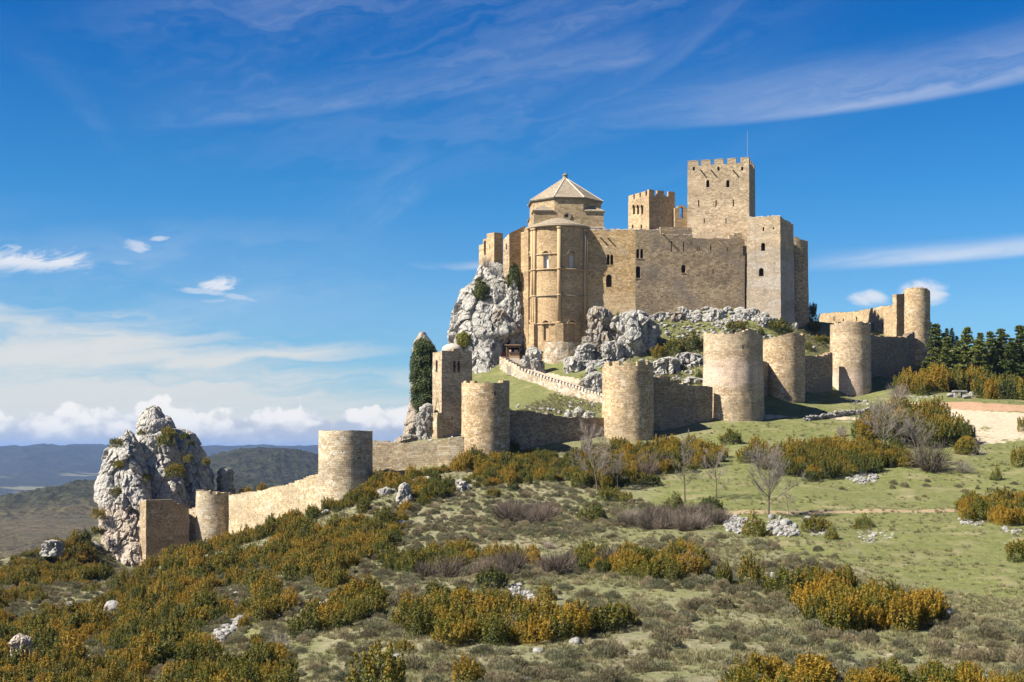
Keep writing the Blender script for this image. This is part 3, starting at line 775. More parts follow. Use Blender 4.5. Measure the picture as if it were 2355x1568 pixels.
# square base of the dome
dc = XY(1299, 341.3); rot = R(4.0)
def drum_pt(ang, r): return (dc.x+r*math.sin(ang+rot), dc.y-r*math.cos(ang+rot))
half = 8.15
sq = [drum_pt(R(-45+90*i), half*math.sqrt(2)) for i in range(4)]
zS, zE = ZZ(486, 333), ZZ(455.5, 333)
b_ = link('dome_base', bm_mesh('dome_base', block_bm(sq, 22., zS, .0, cell=1.5, disp=.02)), M['dome']); put(b_, root)
okt = [drum_pt(R(-22.5+45*i), (half-.0)/math.cos(R(22.5))) for i in range(8)]
d_ = link('drum', bm_mesh('drum', block_bm(okt, zS+.003, zE, 0, cell=1.6, disp=.02)), M['dome']); put(d_, root)
# hipped corner roofs
for i in range(4):
    bm = bmesh.new(); uvl = bm.loops.layers.uv.new('UVMap')
    ca = R(-45+90*i); c0 = drum_pt(ca, (half+.28)*math.sqrt(2)); k1 = drum_pt(R(-22.5+90*i), (half+.25)/math.cos(R(22.5))); k0 = drum_pt(R(-67.5+90*i), (half+.25)/math.cos(R(22.5)))
    ap = drum_pt(ca, half*.99)
    A_ = [bm.verts.new((*p_, zS-.05)) for p_ in (k0, c0, k1)]; B_ = [bm.verts.new((*p_, zS+.22)) for p_ in (k0, c0, k1)]
    T_ = bm.verts.new((*ap, zS+1.9)); bk = bm.verts.new((*ap, zS-.05))
    for f in ((A_[0], A_[1], B_[1], B_[0]), (A_[1], A_[2], B_[2], B_[1]), (B_[0], B_[1], T_), (B_[1], B_[2], T_), (B_[0], T_, bk, A_[0]), (B_[2], A_[2], bk, T_), (A_[0], bk, A_[2], A_[1])):
        ff_ = bm.faces.new(f)
        for l in ff_.loops: l[uvl].uv = (l.vert.co.x+l.vert.co.y, l.vert.co.z*2.2)
    bmesh.ops.recalc_face_normals(bm, faces=bm.faces)
    put(link('corner_roof', bm_mesh('corner_roof', bm), M['slab']), root)
# pyramid roof of eight slopes
bm = bmesh.new(); uvl = bm.loops.layers.uv.new('UVMap'); zap = ZZ(410, 341)
e0 = [bm.verts.new((*drum_pt(R(-22.5+45*i), (half+.42)/math.cos(R(22.5))), zE-.05)) for i in range(8)]
e1 = [bm.verts.new((*drum_pt(R(-22.5+45*i), (half+.5)/math.cos(R(22.5))), zE+.2)) for i in range(8)]
apx = [bm.verts.new((*drum_pt(R(-22.5+45*i), .35), zap)) for i in range(8)]
for i in range(8):
    j = (i+1) % 8
    bm.faces.new((e0[i], e0[j], e1[j], e1[i]))
    f = bm.faces.new((e1[i], e1[j], apx[j], apx[i])); w2 = (e1[i].co-e1[j].co).length/2; L = 11.
    for l, uv_ in zip(f.loops, ((-w2, 0), (w2, 0), (.1, L), (-.1, L))): l[uvl].uv = (uv_[0]+i*7, uv_[1])
bm.faces.new(apx); bm.faces.new(e0[::-1])
put(link('roof', bm_mesh('roof', bm), M['slab']), root)
for i in range(8):    # raised hips
    a = Vector((*drum_pt(R(-22.5+45*i), (half+.5)/math.cos(R(22.5))), zE+.2)); b = Vector((*drum_pt(R(-22.5+45*i), .35), zap))
    bm = bmesh.new(); dr = (b-a).normalized(); sd = dr.cross(Vector((0, 0, 1))).normalized(); up = sd.cross(dr)
    vs = [bm.verts.new(p_+sd*x*.16+up*z_) for p_ in (a, b) for x, z_ in ((-1, -.02), (1, -.02), (.6, .13), (-.6, .13))]
    for k in range(4): bm.faces.new((vs[k], vs[(k+1) % 4], vs[4+(k+1) % 4], vs[4+k]))
    bm.faces.new(vs[:4][::-1]); bm.faces.new(vs[4:])
    put(link('hip', bm_mesh('hip', bm), M['coping']), root)
bm = cyl_bm(dc, .62, .5, zap-.25, zap+.75, 12); cyl_bm(dc, .72, .66, zap+.7, zap+.9, 12, bm); bmesh.ops.create_uvsphere(bm, u_segments=10, v_segments=6, radius=.3, matrix=Matrix.Translation((*dc, zap+1.0)))
put(link('finial', bm_mesh('finial', bm), M['cornice']), root)
bm = cyl_bm(dc, .025, .02, zap+1.1, zap+2.1, 5); put(link('lightning_rod', bm_mesh('lightning_rod', bm), M['metal']), root)
# eave course, apse roof, round window
boxes('eave', [(Vector((*drum_pt(R(45*i), half), zE-.26)), Vector((math.cos(R(45*i)+rot), math.sin(R(45*i)+rot))), Vector((math.sin(R(45*i)+rot), -math.cos(R(45*i)+rot))), 2*half*math.tan(R(22.5))+.3, .24, .2, .3) for i in range(8)], M['cornice'], root)
bm = bmesh.new(); cc = bm.verts.new((ac.x, ac.y, zA(519)+3.5)); uvl = bm.loops.layers.uv.new('UVMap')
rim = [bm.verts.new((ac.x+(AR+.5)*math.sin(R(-100+200*i/40)), ac.y-(AR+.5)*math.cos(R(-100+200*i/40)), zA(520)+.5)) for i in range(41)]
rim0 = [bm.verts.new(v.co-Vector((0, 0, .22))) for v in rim]
for i in range(40):
    f = bm.faces.new((rim[i], rim[i+1], cc)); f2 = bm.faces.new((rim0[i], rim0[i+1], rim[i+1], rim[i]))
    for l, q in zip(f.loops, ((i*.65, 0), (i*.65+.65, 0), (i*.65, 8))): l[uvl].uv = q
put(link('apse_roof', bm_mesh('apse_roof', bm), M['slab']), root)
fd = Face(1299, 341.3-half, 4.0); fd.C = Vector(drum_pt(0, half))
fo = fd.pt(1303, 503); bm = bmesh.new(); arch_ring(bm, 1.25, 1.25, .38, fo, fd.t, fd.n, .22, .05, True, 18); arch_ring(bm, .75, 1.0, .2, fo, fd.t, fd.n, .12, .05, True, 14)
bmesh.ops.recalc_face_normals(bm, faces=bm.faces)
ow = link('round_window', bm_mesh('round_window', bm), M['cornice']); put(ow, root)
bm = bmesh.new(); bmesh.ops.create_cone(bm, cap_ends=True, segments=16, radius1=.4, radius2=.4, depth=.12, matrix=Matrix.Translation(fo+Vector((0, 0, .62)))@Matrix.Rotation(rot, 4, 'Z')@Matrix.Rotation(R(90), 4, 'X'))
pn = link('pane', bm_mesh('pane', bm), M['dark']); pn.parent = ow; pn.location = Vector((0, 0, 0))-root.location-Vector(ow.location)
pn.location = -Vector(root.location)-Vector(ow.location)
# gable blocks either side of the apse roof and corner buttress at the left
FL = Face(1206, 332., -12)
for (pa, pb, yt, ang, dd, nm) in ((1197.5, 1206.5, 533, -38, 334., 'buttress'), (1205, 1214.5, 527, -30, 332.6, 'buttress')):
    f_ = Face(pb, dd, ang); a, b = f_.xy(pa), f_.xy(pb); back = -f_.n*5
    bb = link(nm, bm_mesh(nm, block_bm([tuple(a), tuple(b), tuple(b+back), tuple(a+back)], 19.5, ZZ(yt, dd), .1, cell=1.6, disp=.02, taper=.0)), M['apse']); put(bb, root)
f_ = Face(1354, 333.5, 2); boxes('shoulder', [(Vector((*f_.xy(1368), 30.)), f_.t, f_.n, 4.4, ZZ(525, 333.5)-30., .0, 6.)], M['dome'], root)
f_ = Face(1200, 334.5, 2)
boxes('coping', [(Vector((*Face(1354, 333.5, 2).xy(1367), ZZ(525, 333.5)+.003)), f_.t, f_.n, 4.8, .3, .3, 6.)], M['coping'], root)

# rubble support under the apse
sc_ = XY(1292, 331.8)
foot = [(sc_.x+4.9*math.sin(R(a)), sc_.y-4.9*math.cos(R(a))) for a in range(-180, 180, 15)]
tag(link('support_wall', bm_mesh('support_wall', block_bm(foot, 14., ZZ(786, 327), .3, cell=1., disp=.12, taper=.05, seed=4)), M['rubble']), 'curved rubble wall propping the foot of the apse', 'wall')

# ------------------------------------------------------------------ main castle walls
FA = Face(1461, 331.2, -4); FB = Face(1461, 331.2, 9)
root = empty('castle_hall', (*FA.xy(1461), 30.), 'long golden brown castle wall with arched and slit windows right of the apse', 'castle wall')
zb = 27.
a0, a1, b1 = FA.xy(1351.5), FA.xy(1461), FB.xy(1517)
bk = Vector((0, 9.))
w1 = link('wall', bm_mesh('wall', block_bm([tuple(a0), tuple(a1), tuple(a1+Vector((.3, 9))), tuple(a0+bk)], zb, ZZ(528.5, 331.5), .18, seed=3)), M['wallA']); put(w1, root)
c1 = Cuts(M['column'])
for px, w in ((1398.2, .62), (1406.3, .62)): c1.face(FA, px, 585, 609, w, depth=1.)
c1.face(FA, 1399.7, 631, 660, 1.28, depth=.9)
c1.face(FA, 1454.5, 636, 641, .3, arch=False, sill=False, name='beam_hole') if False else None
c1.finish(w1, root)
w2 = link('wall', bm_mesh('wall', block_bm([tuple(a1+Vector((.003, 0))), tuple(b1), tuple(b1+bk), tuple(a1+Vector((.303, 9)))], zb, ZZ(529, 332), .15, seed=5)), M['wallB']); put(w2, root)
c1 = Cuts(M['column'])
for px, w in ((1466.3, .68), (1475.5, .68)): c1.face(FB, px, 572, 594, w, depth=1.)
c1.face(FB, 1467.2, 612, 639, 1.1, depth=.9); c1.finish(w2, root)
m1, e1_ = FB.xy(1592), FB.xy(1712)
w3 = link('wall', bm_mesh('wall', block_bm([tuple(b1+FB.t*.003), tuple(m1), tuple(m1+bk), tuple(b1+bk)], zb, ZZ(541.5, 334), .12, seed=6)), M['wallB']); put(w3, root)
c1 = Cuts(M['column'])
for px in (1544, 1571.4): c1.face(FB, px, 555, 579, .26, arch=False, sill=False, name='arrow_slit', depth=.9)
c1.face(FB, 1571.5, 608.7, 627.3, 1.05, depth=.9); c1.finish(w3, root)
w4 = link('wall', bm_mesh('wall', block_bm([tuple(m1+FB.t*.003), tuple(e1_), tuple(e1_+bk), tuple(m1+bk)], zb, ZZ(551.8, 337), .3, seed=7)), M['wallB']); put(w4, root)
c1 = Cuts(M['column'])
for px, y0, y1, w in ((1603, 565.7, 577.4, .24), (1607.3, 565.7, 577.4, .24), (1634, 564, 576, .3), (1672, 569, 579, .2), (1639.4, 618.8, 629.4, .26)):
    c1.face(FB, px, y0, y1, w, arch=False, sill=False, name='arrow_slit', depth=.9)
c1.finish(w4, root)
fb2 = Face(1517, 335.2, 9)
boxes('parapet', [(Vector((*fb2.xy(1554.5), ZZ(545, 336))), fb2.t, fb2.n, 7.6, 2.3, 0, 1.), ], M['wallB'], root)
boxes('parapet', [(Vector((*FB.xy(1695)-FB.n*1.2, ZZ(553, 337))), FB.t, FB.n, 3.2, 1.1, 0, 1.), (Vector((*FB.xy(1700)-FB.n*1.2, ZZ(543, 337))), FB.t, FB.n, 2.0, .6, -.003, 1.)], M['wallB'], root)
# lower battered foot that bulges at the corner, and loose coping stones
rs = random.Random(5)
for pa, pb, y, f_ in ((1355, 1461, 528.5, FA), (1461, 1517, 529, FB), (1517, 1592, 541.5, FB), (1592, 1705, 551.8, FB)):
    cop = []; px = pa+2.
    while px < pb-2:
        q = f_.xy(px)-f_.n*.5; cop.append((Vector((q.x, q.y, ZZ(y, q.y)-.12)), f_.t, f_.n, rs.uniform(.4, .7), rs.uniform(.12, .38), .45, .4)); px += rs.uniform(4., 6.)
    boxes('coping', cop, M['coping'], root, disp=.06)
# water spouts with their pegs
for px, y in ((1524, 537), (1380, 545), (1397, 546)):
    f_ = FA if px < 1461 else FB
    boxes('spout', [(f_.pt(px, y+2), f_.t, f_.n, .28, .22, .9, .2)], M['cornice'], root)
# opening at the tower joint: uncut, a dark box paints its shade
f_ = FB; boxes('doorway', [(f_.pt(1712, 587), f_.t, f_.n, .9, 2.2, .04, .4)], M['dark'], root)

# tower with the grey foot
FC = Face(1794, 332., -20); FS = Face(1794, 332., 62)
root = empty('square_tower', (*FC.xy(1794), 30.), 'square wall tower beside the keep, beige above and grey below', 'tower')
cl_, cr_, sr_ = FC.xy(1718.5), FC.xy(1793.5), FS.xy(1824)
lb = cl_-FC.n*8
wC = link('wall', bm_mesh('wall', block_bm([tuple(cl_), tuple(cr_), tuple(sr_), tuple(lb)], 26., [ZZ(500.5, 336), ZZ(497, 332), ZZ(510, 338), ZZ(500, 340)], .25, seed=9, taper=.07, disp=.06)), M['towerC']); put(wC, root)
c1 = Cuts(M['coping'])
for px, y0, y1, w, ar in ((1755, 522, 532, .38, False), (1754.2, 558, 577, .95, True), (1750, 616, 635, 1.15, True), (1778, 523, 527, .4, False)):
    c1.face(FC, px, y0, y1, w, arch=ar, sill=ar, depth=1.3, name='window' if ar else 'arrow_slit')
for k in range(6): c1.face(FS, 1798+k*4., 525+k, 528+k, .3, arch=False, sill=False, depth=.6, name='putlog_hole')
c1.finish(wC, root)
rs = random.Random(8)
boxes('coping', [(Vector((*(FC.xy(px)-FC.n*.4), ZZ(500.5-3.5*(px-1718)/75, FC.xy(px).y)-.2)), FC.t, FC.n, rs.uniform(.4, .8), rs.uniform(.2, .5), .35, .4) for px in range(1721, 1792, 5)], M['coping'], root, disp=.05)
round_tower('round_bastion', 1789, 1857, 347, [(1789, 547), (1830, 546), (1857, 551)], 745, 'wallB', 'shaded round bastion behind the grey footed square tower', batter=.35, seed=12, rag=.2)

# keep
FK = Face(1722, 344., -18); FKs = Face(1722, 344., 72)
root = empty('keep', (*FK.xy(1722), 34.), 'tallest square keep with five merlons across its front', 'tower')
kl, kr, ks = FK.xy(1580.6), FK.xy(1722), FKs.xy(1735.8)
kb = kl+(ks-kr)
wK = link('wall', bm_mesh('wall', block_bm([tuple(kl), tuple(kr), tuple(ks), tuple(kb)], 36., ZZ(377, 346), .12, seed=10, taper=.012)), M['keep']); put(wK, root)
c1 = Cuts(M['coping'])
for px in (1594.8, 1651.5, 1706): c1.face(FK, px, 383, 392, .55, depth=.7, sill=False)
for px in (1627, 1673): c1.face(FK, px, 413.6, 430.9, .78, depth=1.1)
for px in (1606, 1646, 1685.7): c1.face(FK, px, 459.5, 474.7, .3, arch=False, sill=False, depth=.9, name='arrow_slit')
for px in (1619, 1669): c1.face(FK, px, 502, 513.7, .26, arch=False, sill=False, depth=.9, name='arrow_slit')
c1.face(FKs, 1728, 420, 436, .9, depth=.9, sill=False)
c1.finish(wK, root)
zc = ZZ(377, 346)-.12
for p0, p1 in ((1581, 1605.7), (1611.5, 1633.5), (1641.5, 1662.7), (1671.5, 1692.2), (1701.8, 1721.8)):
    q0, q1 = FK.xy(p0), FK.xy(p1); q = (q0+q1)/2
    boxes('merlon', [(Vector((q.x, q.y, zc)), FK.t, FK.n, (q1-q0).length, 1.2+.1*rs.random(), -.02, .62), (Vector((q.x, q.y, zc+1.28)), FK.t, FK.n, (q1-q0).length+.1, .12, .03, .68)], M['keep'], root)
for k in range(4):      # merlons along the right side and the back
    L = (ks-kr).length; q = kr+FKs.t*(L*(.16+.25*k)); boxes('merlon', [(Vector((q.x, q.y, zc)), FKs.t, FKs.n, L*.13, 1.15, -.02, .6)], M['keep'], root)
    q = kb+(ks-kb)*(.1+.27*k); boxes('merlon', [(Vector((q.x, q.y, zc)), FK.t, -FK.n, 2., 1.1, -.02, .6)], M['keep'], root)
for px in (1611.8, 1636.2, 1686.6):
    boxes('beam', [(FK.pt(px, 394), FK.t, FK.n, .24, .24, 1.15, .3)], M['wood'], root)
bm = cyl_bm(kr-FK.t*.5-FK.n*.8, .04, .03, zc, ZZ(298, 344), 6); put(link('lightning_rod', bm_mesh('lightning_rod', bm), M['metal']), root)

# small crenellated tower
FQ = Face(1492, 350., -62); FQr = Face(1492, 350., 26)
root = empty('crenellated_tower', (*FQ.xy(1492), 40.), 'smaller crenellated tower with triple arched windows left of the keep', 'tower')
ql, qc, qr = FQ.xy(1444.3), FQ.xy(1492), FQr.xy(1552)
wQ = link('wall', bm_mesh('wall', block_bm([tuple(ql), tuple(qc), tuple(qr), tuple(ql+(qr-qc))], 38., ZZ(450, 351), .08, seed=11)), M['queen']); put(wQ, root)
c1 = Cuts(M['column'])
for px in (1457.5, 1466.8, 1476.4): c1.face(FQ, px, 471, 493, .95, depth=1., hood=.16, sill=False)
for px in (1454.5, 1474.5): c1.face(FQ, px, 516, 525, .7, depth=.8, sill=False)
c1.finish(wQ, root)
zc = ZZ(450, 351)-.1
def mer(f_, p0, p1, h, o_=None):
    q0, q1 = f_.xy(p0), f_.xy(p1); q = (q0+q1)/2
    boxes('merlon', [(Vector((q.x, q.y, zc)), f_.t, f_.n, (q1-q0).length, h, -.02, .6)], M['queen'], root)
for p0, p1 in ((1444.6, 1456), (1459, 1470.), (1473, 1483.5)): mer(FQ, p0, p1, 1.35)
mer(FQ, 1487.5, 1491.9, 1.5)
for p0, p1 in ((1492.2, 1504.5), (1511, 1526.5), (1536.5, 1551.7)): mer(FQr, p0, p1, 1.45)
for k in range(3):
    q = ql+(qr-qc)*(.15+.33*k)+FQr.n*0; boxes('merlon', [(Vector((q.x, q.y, zc)), FQr.t, -FQr.n, 1.3, 1.3, -.02, .55)], M['queen'], root)
    q = qr+(ql-qc)*(.2+.3*k); boxes('merlon', [(Vector((q.x, q.y, zc)), FQ.t, -FQ.n, 1.2, 1.3, -.02, .55)], M['queen'], root)
# ruined arch wall between the towers
FW = Face(1552, 352., 12)
root = empty('ruined_arch', (*FW.xy(1565), 40.), 'ruined wall with open arch showing sky between the two crenellated towers', 'wall')
wl, wr = FW.xy(1551), FW.xy(1580)
prof = []
bm = bmesh.new(); uvl = bm.loops.layers.uv.new('UVMap')
qs = [FW.s_of(p_) for p_ in (1551, 1556, 1558, 1562, 1567, 1573, 1577, 1582)]; zs_ = [ZZ(y, 352) for y in (478, 478, 474.5, 471.5, 470.5, 472, 476, 481)]
s0_, z0_ = qs[0], 40.
pr_ = [(qs[0], z0_), (qs[-1], z0_)]+list(zip(qs[::-1], zs_[::-1]))
prism_between(bm, pr_, Vector((FW.C.x, FW.C.y, 0)), FW.t, FW.n, 0., .9, uvl); bmesh.ops.recalc_face_normals(bm, faces=bm.faces)
wR = link('wall', bm_mesh('wall', bm), M['queen']); put(wR, root)
cb = bmesh.new(); cb.loops.layers.uv.new('UVMap'); o = FW.pt(1566.3, 501); prism_between(cb, arch_prof(.85, ZZ(476, 352)-ZZ(501, 352)), o, FW.t, FW.n, 1., 3.); cutit(wR, cb)
boxes('railing', [(o+Vector((FW.t.x*x, FW.t.y*x, 0)), FW.t, FW.n, .035, .95, -.3, .33) for x in (-.38, -.2, 0, .2, .38)]+[(o+Vector((0, 0, .9)), FW.t, FW.n, .84, .04, -.29, .34)], M['iron'], root, disp=0)

# buildings left of the church on the crag
FN = Face(1170.7, 338.5, -58); FNr = Face(1170.7, 338.5, 33)
root = empty('nave_wing', (*FN.xy(1170.7), 30.), 'tall narrow wing left of the apse with sloping ruined top and ivy below', 'building')
nl, nc_, nr = FN.xy(1157), FN.xy(1170.7), FNr.xy(1208)
wN = link('wall', bm_mesh('wall', block_bm([tuple(nl), tuple(nc_), tuple(nr), tuple(nl+(nr-nc_))], 31., [ZZ(547, 338), ZZ(536, 338), ZZ(519, 342), ZZ(530, 342)], .2, seed=14)), M['wallB']); put(wN, root)
c1 = Cuts(M['column']); c1.face(FN, 1164, 560, 574, .5, sill=False, name='arrow_slit', depth=.6); c1.finish(wN, root)
FL_ = Face(1136, 343., -52); FLr = Face(1136, 343., 36)
root = empty('outer_wing', (*FL_.xy(1136), 40.), 'roofless corner building with tall slit window at the crag\'s left edge', 'building')
l0, l1, l2 = FL_.xy(1101), FL_.xy(1136), FLr.xy(1156)
for (pa, pb, y) in ((1101, 1110, 557), (1110, 1119, 545), (1119, 1136, 534)):
    a, b = FL_.xy(pa), FL_.xy(pb); bk_ = (l2-l1)
    w_ = link('wall', bm_mesh('wall', block_bm([tuple(a+FL_.t*.003), tuple(b), tuple(b+bk_), tuple(a+FL_.t*.003+bk_)], 40., ZZ(y, 343), .2, seed=int(pa))), M['queen']); put(w_, root)
    c1 = Cuts(M['column'])
    if pa == 1110: c1.face(FL_, 1114.8, 553, 586, .8, sill=False, depth=.7)
    if pa == 1119: c1.face(FL_, 1126, 562, 572, .3, arch=False, sill=False, depth=.6, name='arrow_slit')
    if c1.win: c1.finish(w_, root)

# ------------------------------------------------------------------ outer ward: towers and curtains
g = 'round towers of the outer wall'
round_tower('round_tower', 450.5, 529.5, 270.5, [(450.5, 1128), (482, 1129), (484, 1133), (529.5, 1134)], 1262, 'roundG', 'small pale round tower near the foot of the wall, beside the square end tower', seed=21, group=g, slits=((523, 1203, 1212),))
round_tower('round_tower', 732, 857, 236, [(732, 989), (857, 990)], 1182, 'roundG', 'drum tower with an even rim standing alone above the shrub slope', seed=22, group=g, slits=((817, 1052, 1059), (829, 1050, 1055), (833, 1050, 1055)), rag=.06, batter=.25)
round_tower('round_tower', 1060.5, 1172, 249, [(1060.5, 876), (1095, 877), (1110, 879), (1155, 879), (1157, 874), (1172, 873)], 1080, 'round', 'round tower overlapping the slim square belfry', seed=23, group=g, slits=((1138.4, 900, 910), (1105, 901, 906)))
round_tower('round_tower', 1384, 1503, 262, [(1384, 840.5), (1503, 841)], 1045, 'round', 'round tower crowned with merlons behind the bare grey trees', seed=24, group=g,
            merlons=((1386.5, 1397, 830.5, 841), (1404, 1419, 830.5, 841), (1427.5, 1447.5, 831, 841), (1461, 1481, 830.5, 841), (1486, 1501.5, 831.5, 841)), slits=((1483, 965, 975),), rag=.05, batter=.25)
round_tower('round_tower', 1617, 1753.5, 276, [(1617, 761), (1629, 765), (1690, 765), (1692, 761), (1718, 760), (1720, 757), (1738, 758), (1740, 765), (1753.5, 769)], 985, 'roundP', 'widest round tower with a pinkish band, bulging at its foot', seed=25, group=g, batter=.55, slits=((1697, 793, 800), (1747, 892, 895)))
round_tower('round_tower', 1754, 1850, 291, [(1754, 778), (1775, 774), (1800, 771), (1830, 765), (1850, 768)], 962, 'round', 'round tower close behind the widest round tower', seed=26, group=g)
round_tower('round_tower', 1908.5, 2001, 308, [(1908.5, 742), (1930, 739), (2001, 741)], 925, 'roundP', 'round tower between two shaded curtain walls, above the low dry stone wall', seed=27, group=g, batter=.3, slits=((1949, 845, 849), (1973, 846, 849), (1990, 846, 850)))
round_tower('round_tower', 2079.5, 2137.5, 345, [(2079.5, 661), (2130, 662), (2137.5, 668)], 880, 'round', 'tall slim round tower at the far right end, next to the pines', seed=28, group=g)
g = 'curtain walls of the outer ward'
curtain('curtain_wall', [(526,268,1137,1268),(567,262,1133,1262),(567,262,1131,1262),(591,258,1130,1255),(630,252,1121,1240),(671,246,1111,1225),(697,242,1100,1215),(740,236,1086,1195)], 'curtain', 'brightly lit stepped wall climbing to the lone drum tower', group=g, seed=31)
curtain('curtain_wall', [(432,271,1169,1275),(453,270,1169,1275)], 'curtain', 'short lit stub of wall between the square end tower and small round tower', group=g, seed=32)
curtain('curtain_wall', [(853,243,1013.5,1135),(894,242.8,1014,1130),(894,242.8,1018.5,1130),(1005,242.3,1017,1115),(1019,242.2,1010,1110),(1034,242,1010,1105),(1034,242,1005,1105),(1066,242,1003,1100)], 'curtain', 'grey speckled wall running right from the lone drum tower', group=g, seed=33)
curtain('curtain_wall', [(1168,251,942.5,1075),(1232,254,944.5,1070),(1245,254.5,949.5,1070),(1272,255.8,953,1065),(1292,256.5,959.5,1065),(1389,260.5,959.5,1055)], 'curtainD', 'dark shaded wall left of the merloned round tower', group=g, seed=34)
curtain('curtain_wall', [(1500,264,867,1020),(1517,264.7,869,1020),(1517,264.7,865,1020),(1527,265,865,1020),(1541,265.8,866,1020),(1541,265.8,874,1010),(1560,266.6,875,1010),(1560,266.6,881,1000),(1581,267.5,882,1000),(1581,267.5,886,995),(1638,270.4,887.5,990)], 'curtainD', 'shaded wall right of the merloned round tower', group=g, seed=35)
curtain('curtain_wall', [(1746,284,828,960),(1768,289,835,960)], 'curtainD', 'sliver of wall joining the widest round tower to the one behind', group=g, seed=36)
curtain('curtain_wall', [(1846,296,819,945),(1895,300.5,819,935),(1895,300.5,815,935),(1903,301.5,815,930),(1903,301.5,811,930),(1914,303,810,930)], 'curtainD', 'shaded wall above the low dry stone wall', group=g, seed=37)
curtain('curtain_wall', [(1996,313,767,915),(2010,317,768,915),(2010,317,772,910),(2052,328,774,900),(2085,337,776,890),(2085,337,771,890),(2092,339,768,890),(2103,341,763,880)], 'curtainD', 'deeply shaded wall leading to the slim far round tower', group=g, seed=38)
curtain('curtain_wall', [(1883,402,723,790),(1900,396,720,790),(1975,374,716.5,785),(1975,374,713,785),(2003,366,710,785),(2003,366,708,785),(2046,355,702,785),(2060,352,699,785)], 'queen', 'sunlit inner face of wall with slits beyond the castle mound', group=g, seed=39)
bm = None
wfar = bpy.data.objects['curtain_wall.008'] if 'curtain_wall.008' in bpy.data.objects else None
for px, y0, y1 in ((1919.5, 728, 738), (1941, 733, 738), (1971, 728, 737), (2009.7, 744, 757), (2031.7, 742, 755), (2024, 726, 730), (1905, 745, 748), (1898, 754, 758), (1905, 755, 759)):
    k = (px-1883)/(2060-1883); d = 402+(352-402)*(px-1883)/(2060-1883)
    f_ = Face(1883, 402, -math.degrees(math.atan2(50, XY(2060, 352).x-XY(1883, 402).x)))
    o = f_.pt(px, y1, .6)
    ob = boxes('arrow_slit', [(Vector((f_.xy(px).x, f_.xy(px).y, o.z)), f_.t, f_.n, .42, ZZ(y0, f_.xy(px).y)-o.z, .32, .6)], M['dark'])  # slit shade comes from a dark box standing proud of the wall
    if wfar: ob.parent = wfar
FP = Face(2061, 349.5, -52); FPr = Face(2061, 349.5, 38)
p0, p1, p2 = FP.xy(2052), FP.xy(2061), FPr.xy(2081)
tag(link('stone_pier', bm_mesh('stone_pier', block_bm([tuple(p0), tuple(p1), tuple(p2), tuple(p0+(p2-p1))], 24., [ZZ(677, 350), ZZ(677, 350), ZZ(672, 351), ZZ(674, 351)], .2, seed=16)), M['queen']), 'upright masonry pier standing against the slim far round tower', 'pier')

# square end tower
FE = Face(335.5, 263, -53); FEr = Face(335.5, 263, 37)
root = empty('end_tower', (*FE.xy(335.5), -24.), 'square end tower with shaded front in front of the rock pinnacle', 'tower')
e0_, ec, er = FE.xy(321), FE.xy(335.5), FEr.xy(434.5)
ln = (er-ec).length
for k, (s0, s1, y) in enumerate(((0, .63, 1150.5), (.63, .72, 1154), (.72, .82, 1158.5), (.82, .91, 1163), (.91, 1., 1168))):
    a, b = ec.lerp(er, s0), ec.lerp(er, s1); bk_ = (e0_-ec)
    if k: a = a+FEr.t*.003
    w_ = link('wall', bm_mesh('wall', block_bm([tuple(a+bk_), tuple(a), tuple(b), tuple(b+bk_)], ZZ(1345, 262), ZZ(y, a.y), .06, seed=50+k, taper=.0)), M['curtain'] if False else M['wallEnd'] if 'wallEnd' in M else M['curtainD']); put(w_, root)
boxes('coping', [(Vector((*(ec.lerp(er, .315)-FEr.n*.45), ZZ(1150.5, 264)+.004)), FEr.t, FEr.n, ln*.62, .14, .45, .5)], M['coping'], root)

# slim square belfry
FT = Face(1015.7, 262, -62); FTr = Face(1015.7, 262, 32)
root = empty('belfry', (*FT.xy(1015.7), 0.), 'slim square belfry with twin arched openings beside the ivy covered rock', 'tower')
t0_, t1_, t2_ = FT.xy(994.8), FT.xy(1015.7), FTr.xy(1085.2)
wT = link('wall', bm_mesh('wall', block_bm([tuple(t0_), tuple(t1_), tuple(t2_), tuple(t0_+(t2_-t1_))], -2., [ZZ(808, 263), ZZ(806, 262), ZZ(806.5, 265), ZZ(806, 266)], .15, seed=17, taper=.05)), M['towerS'] if 'towerS' in M else M['wallB']); put(wT, root)
c1 = Cuts(M['column'])
for px in (1045, 1055): c1.face(FTr, px, 829, 856, .56, depth=.9)
c1.face(FT, 1004, 827, 856, .85, depth=.9); c1.face(FTr, 1039, 957, 965, .2, arch=False, sill=False, name='arrow_slit'); c1.finish(wT, root)
boxes('parapet', [(Vector((*(FTr.xy(1052)), ZZ(806.5, 264)-.1)), FTr.t, FTr.n, 1.7, .4, -.02, .7)], M['wallB'], root)
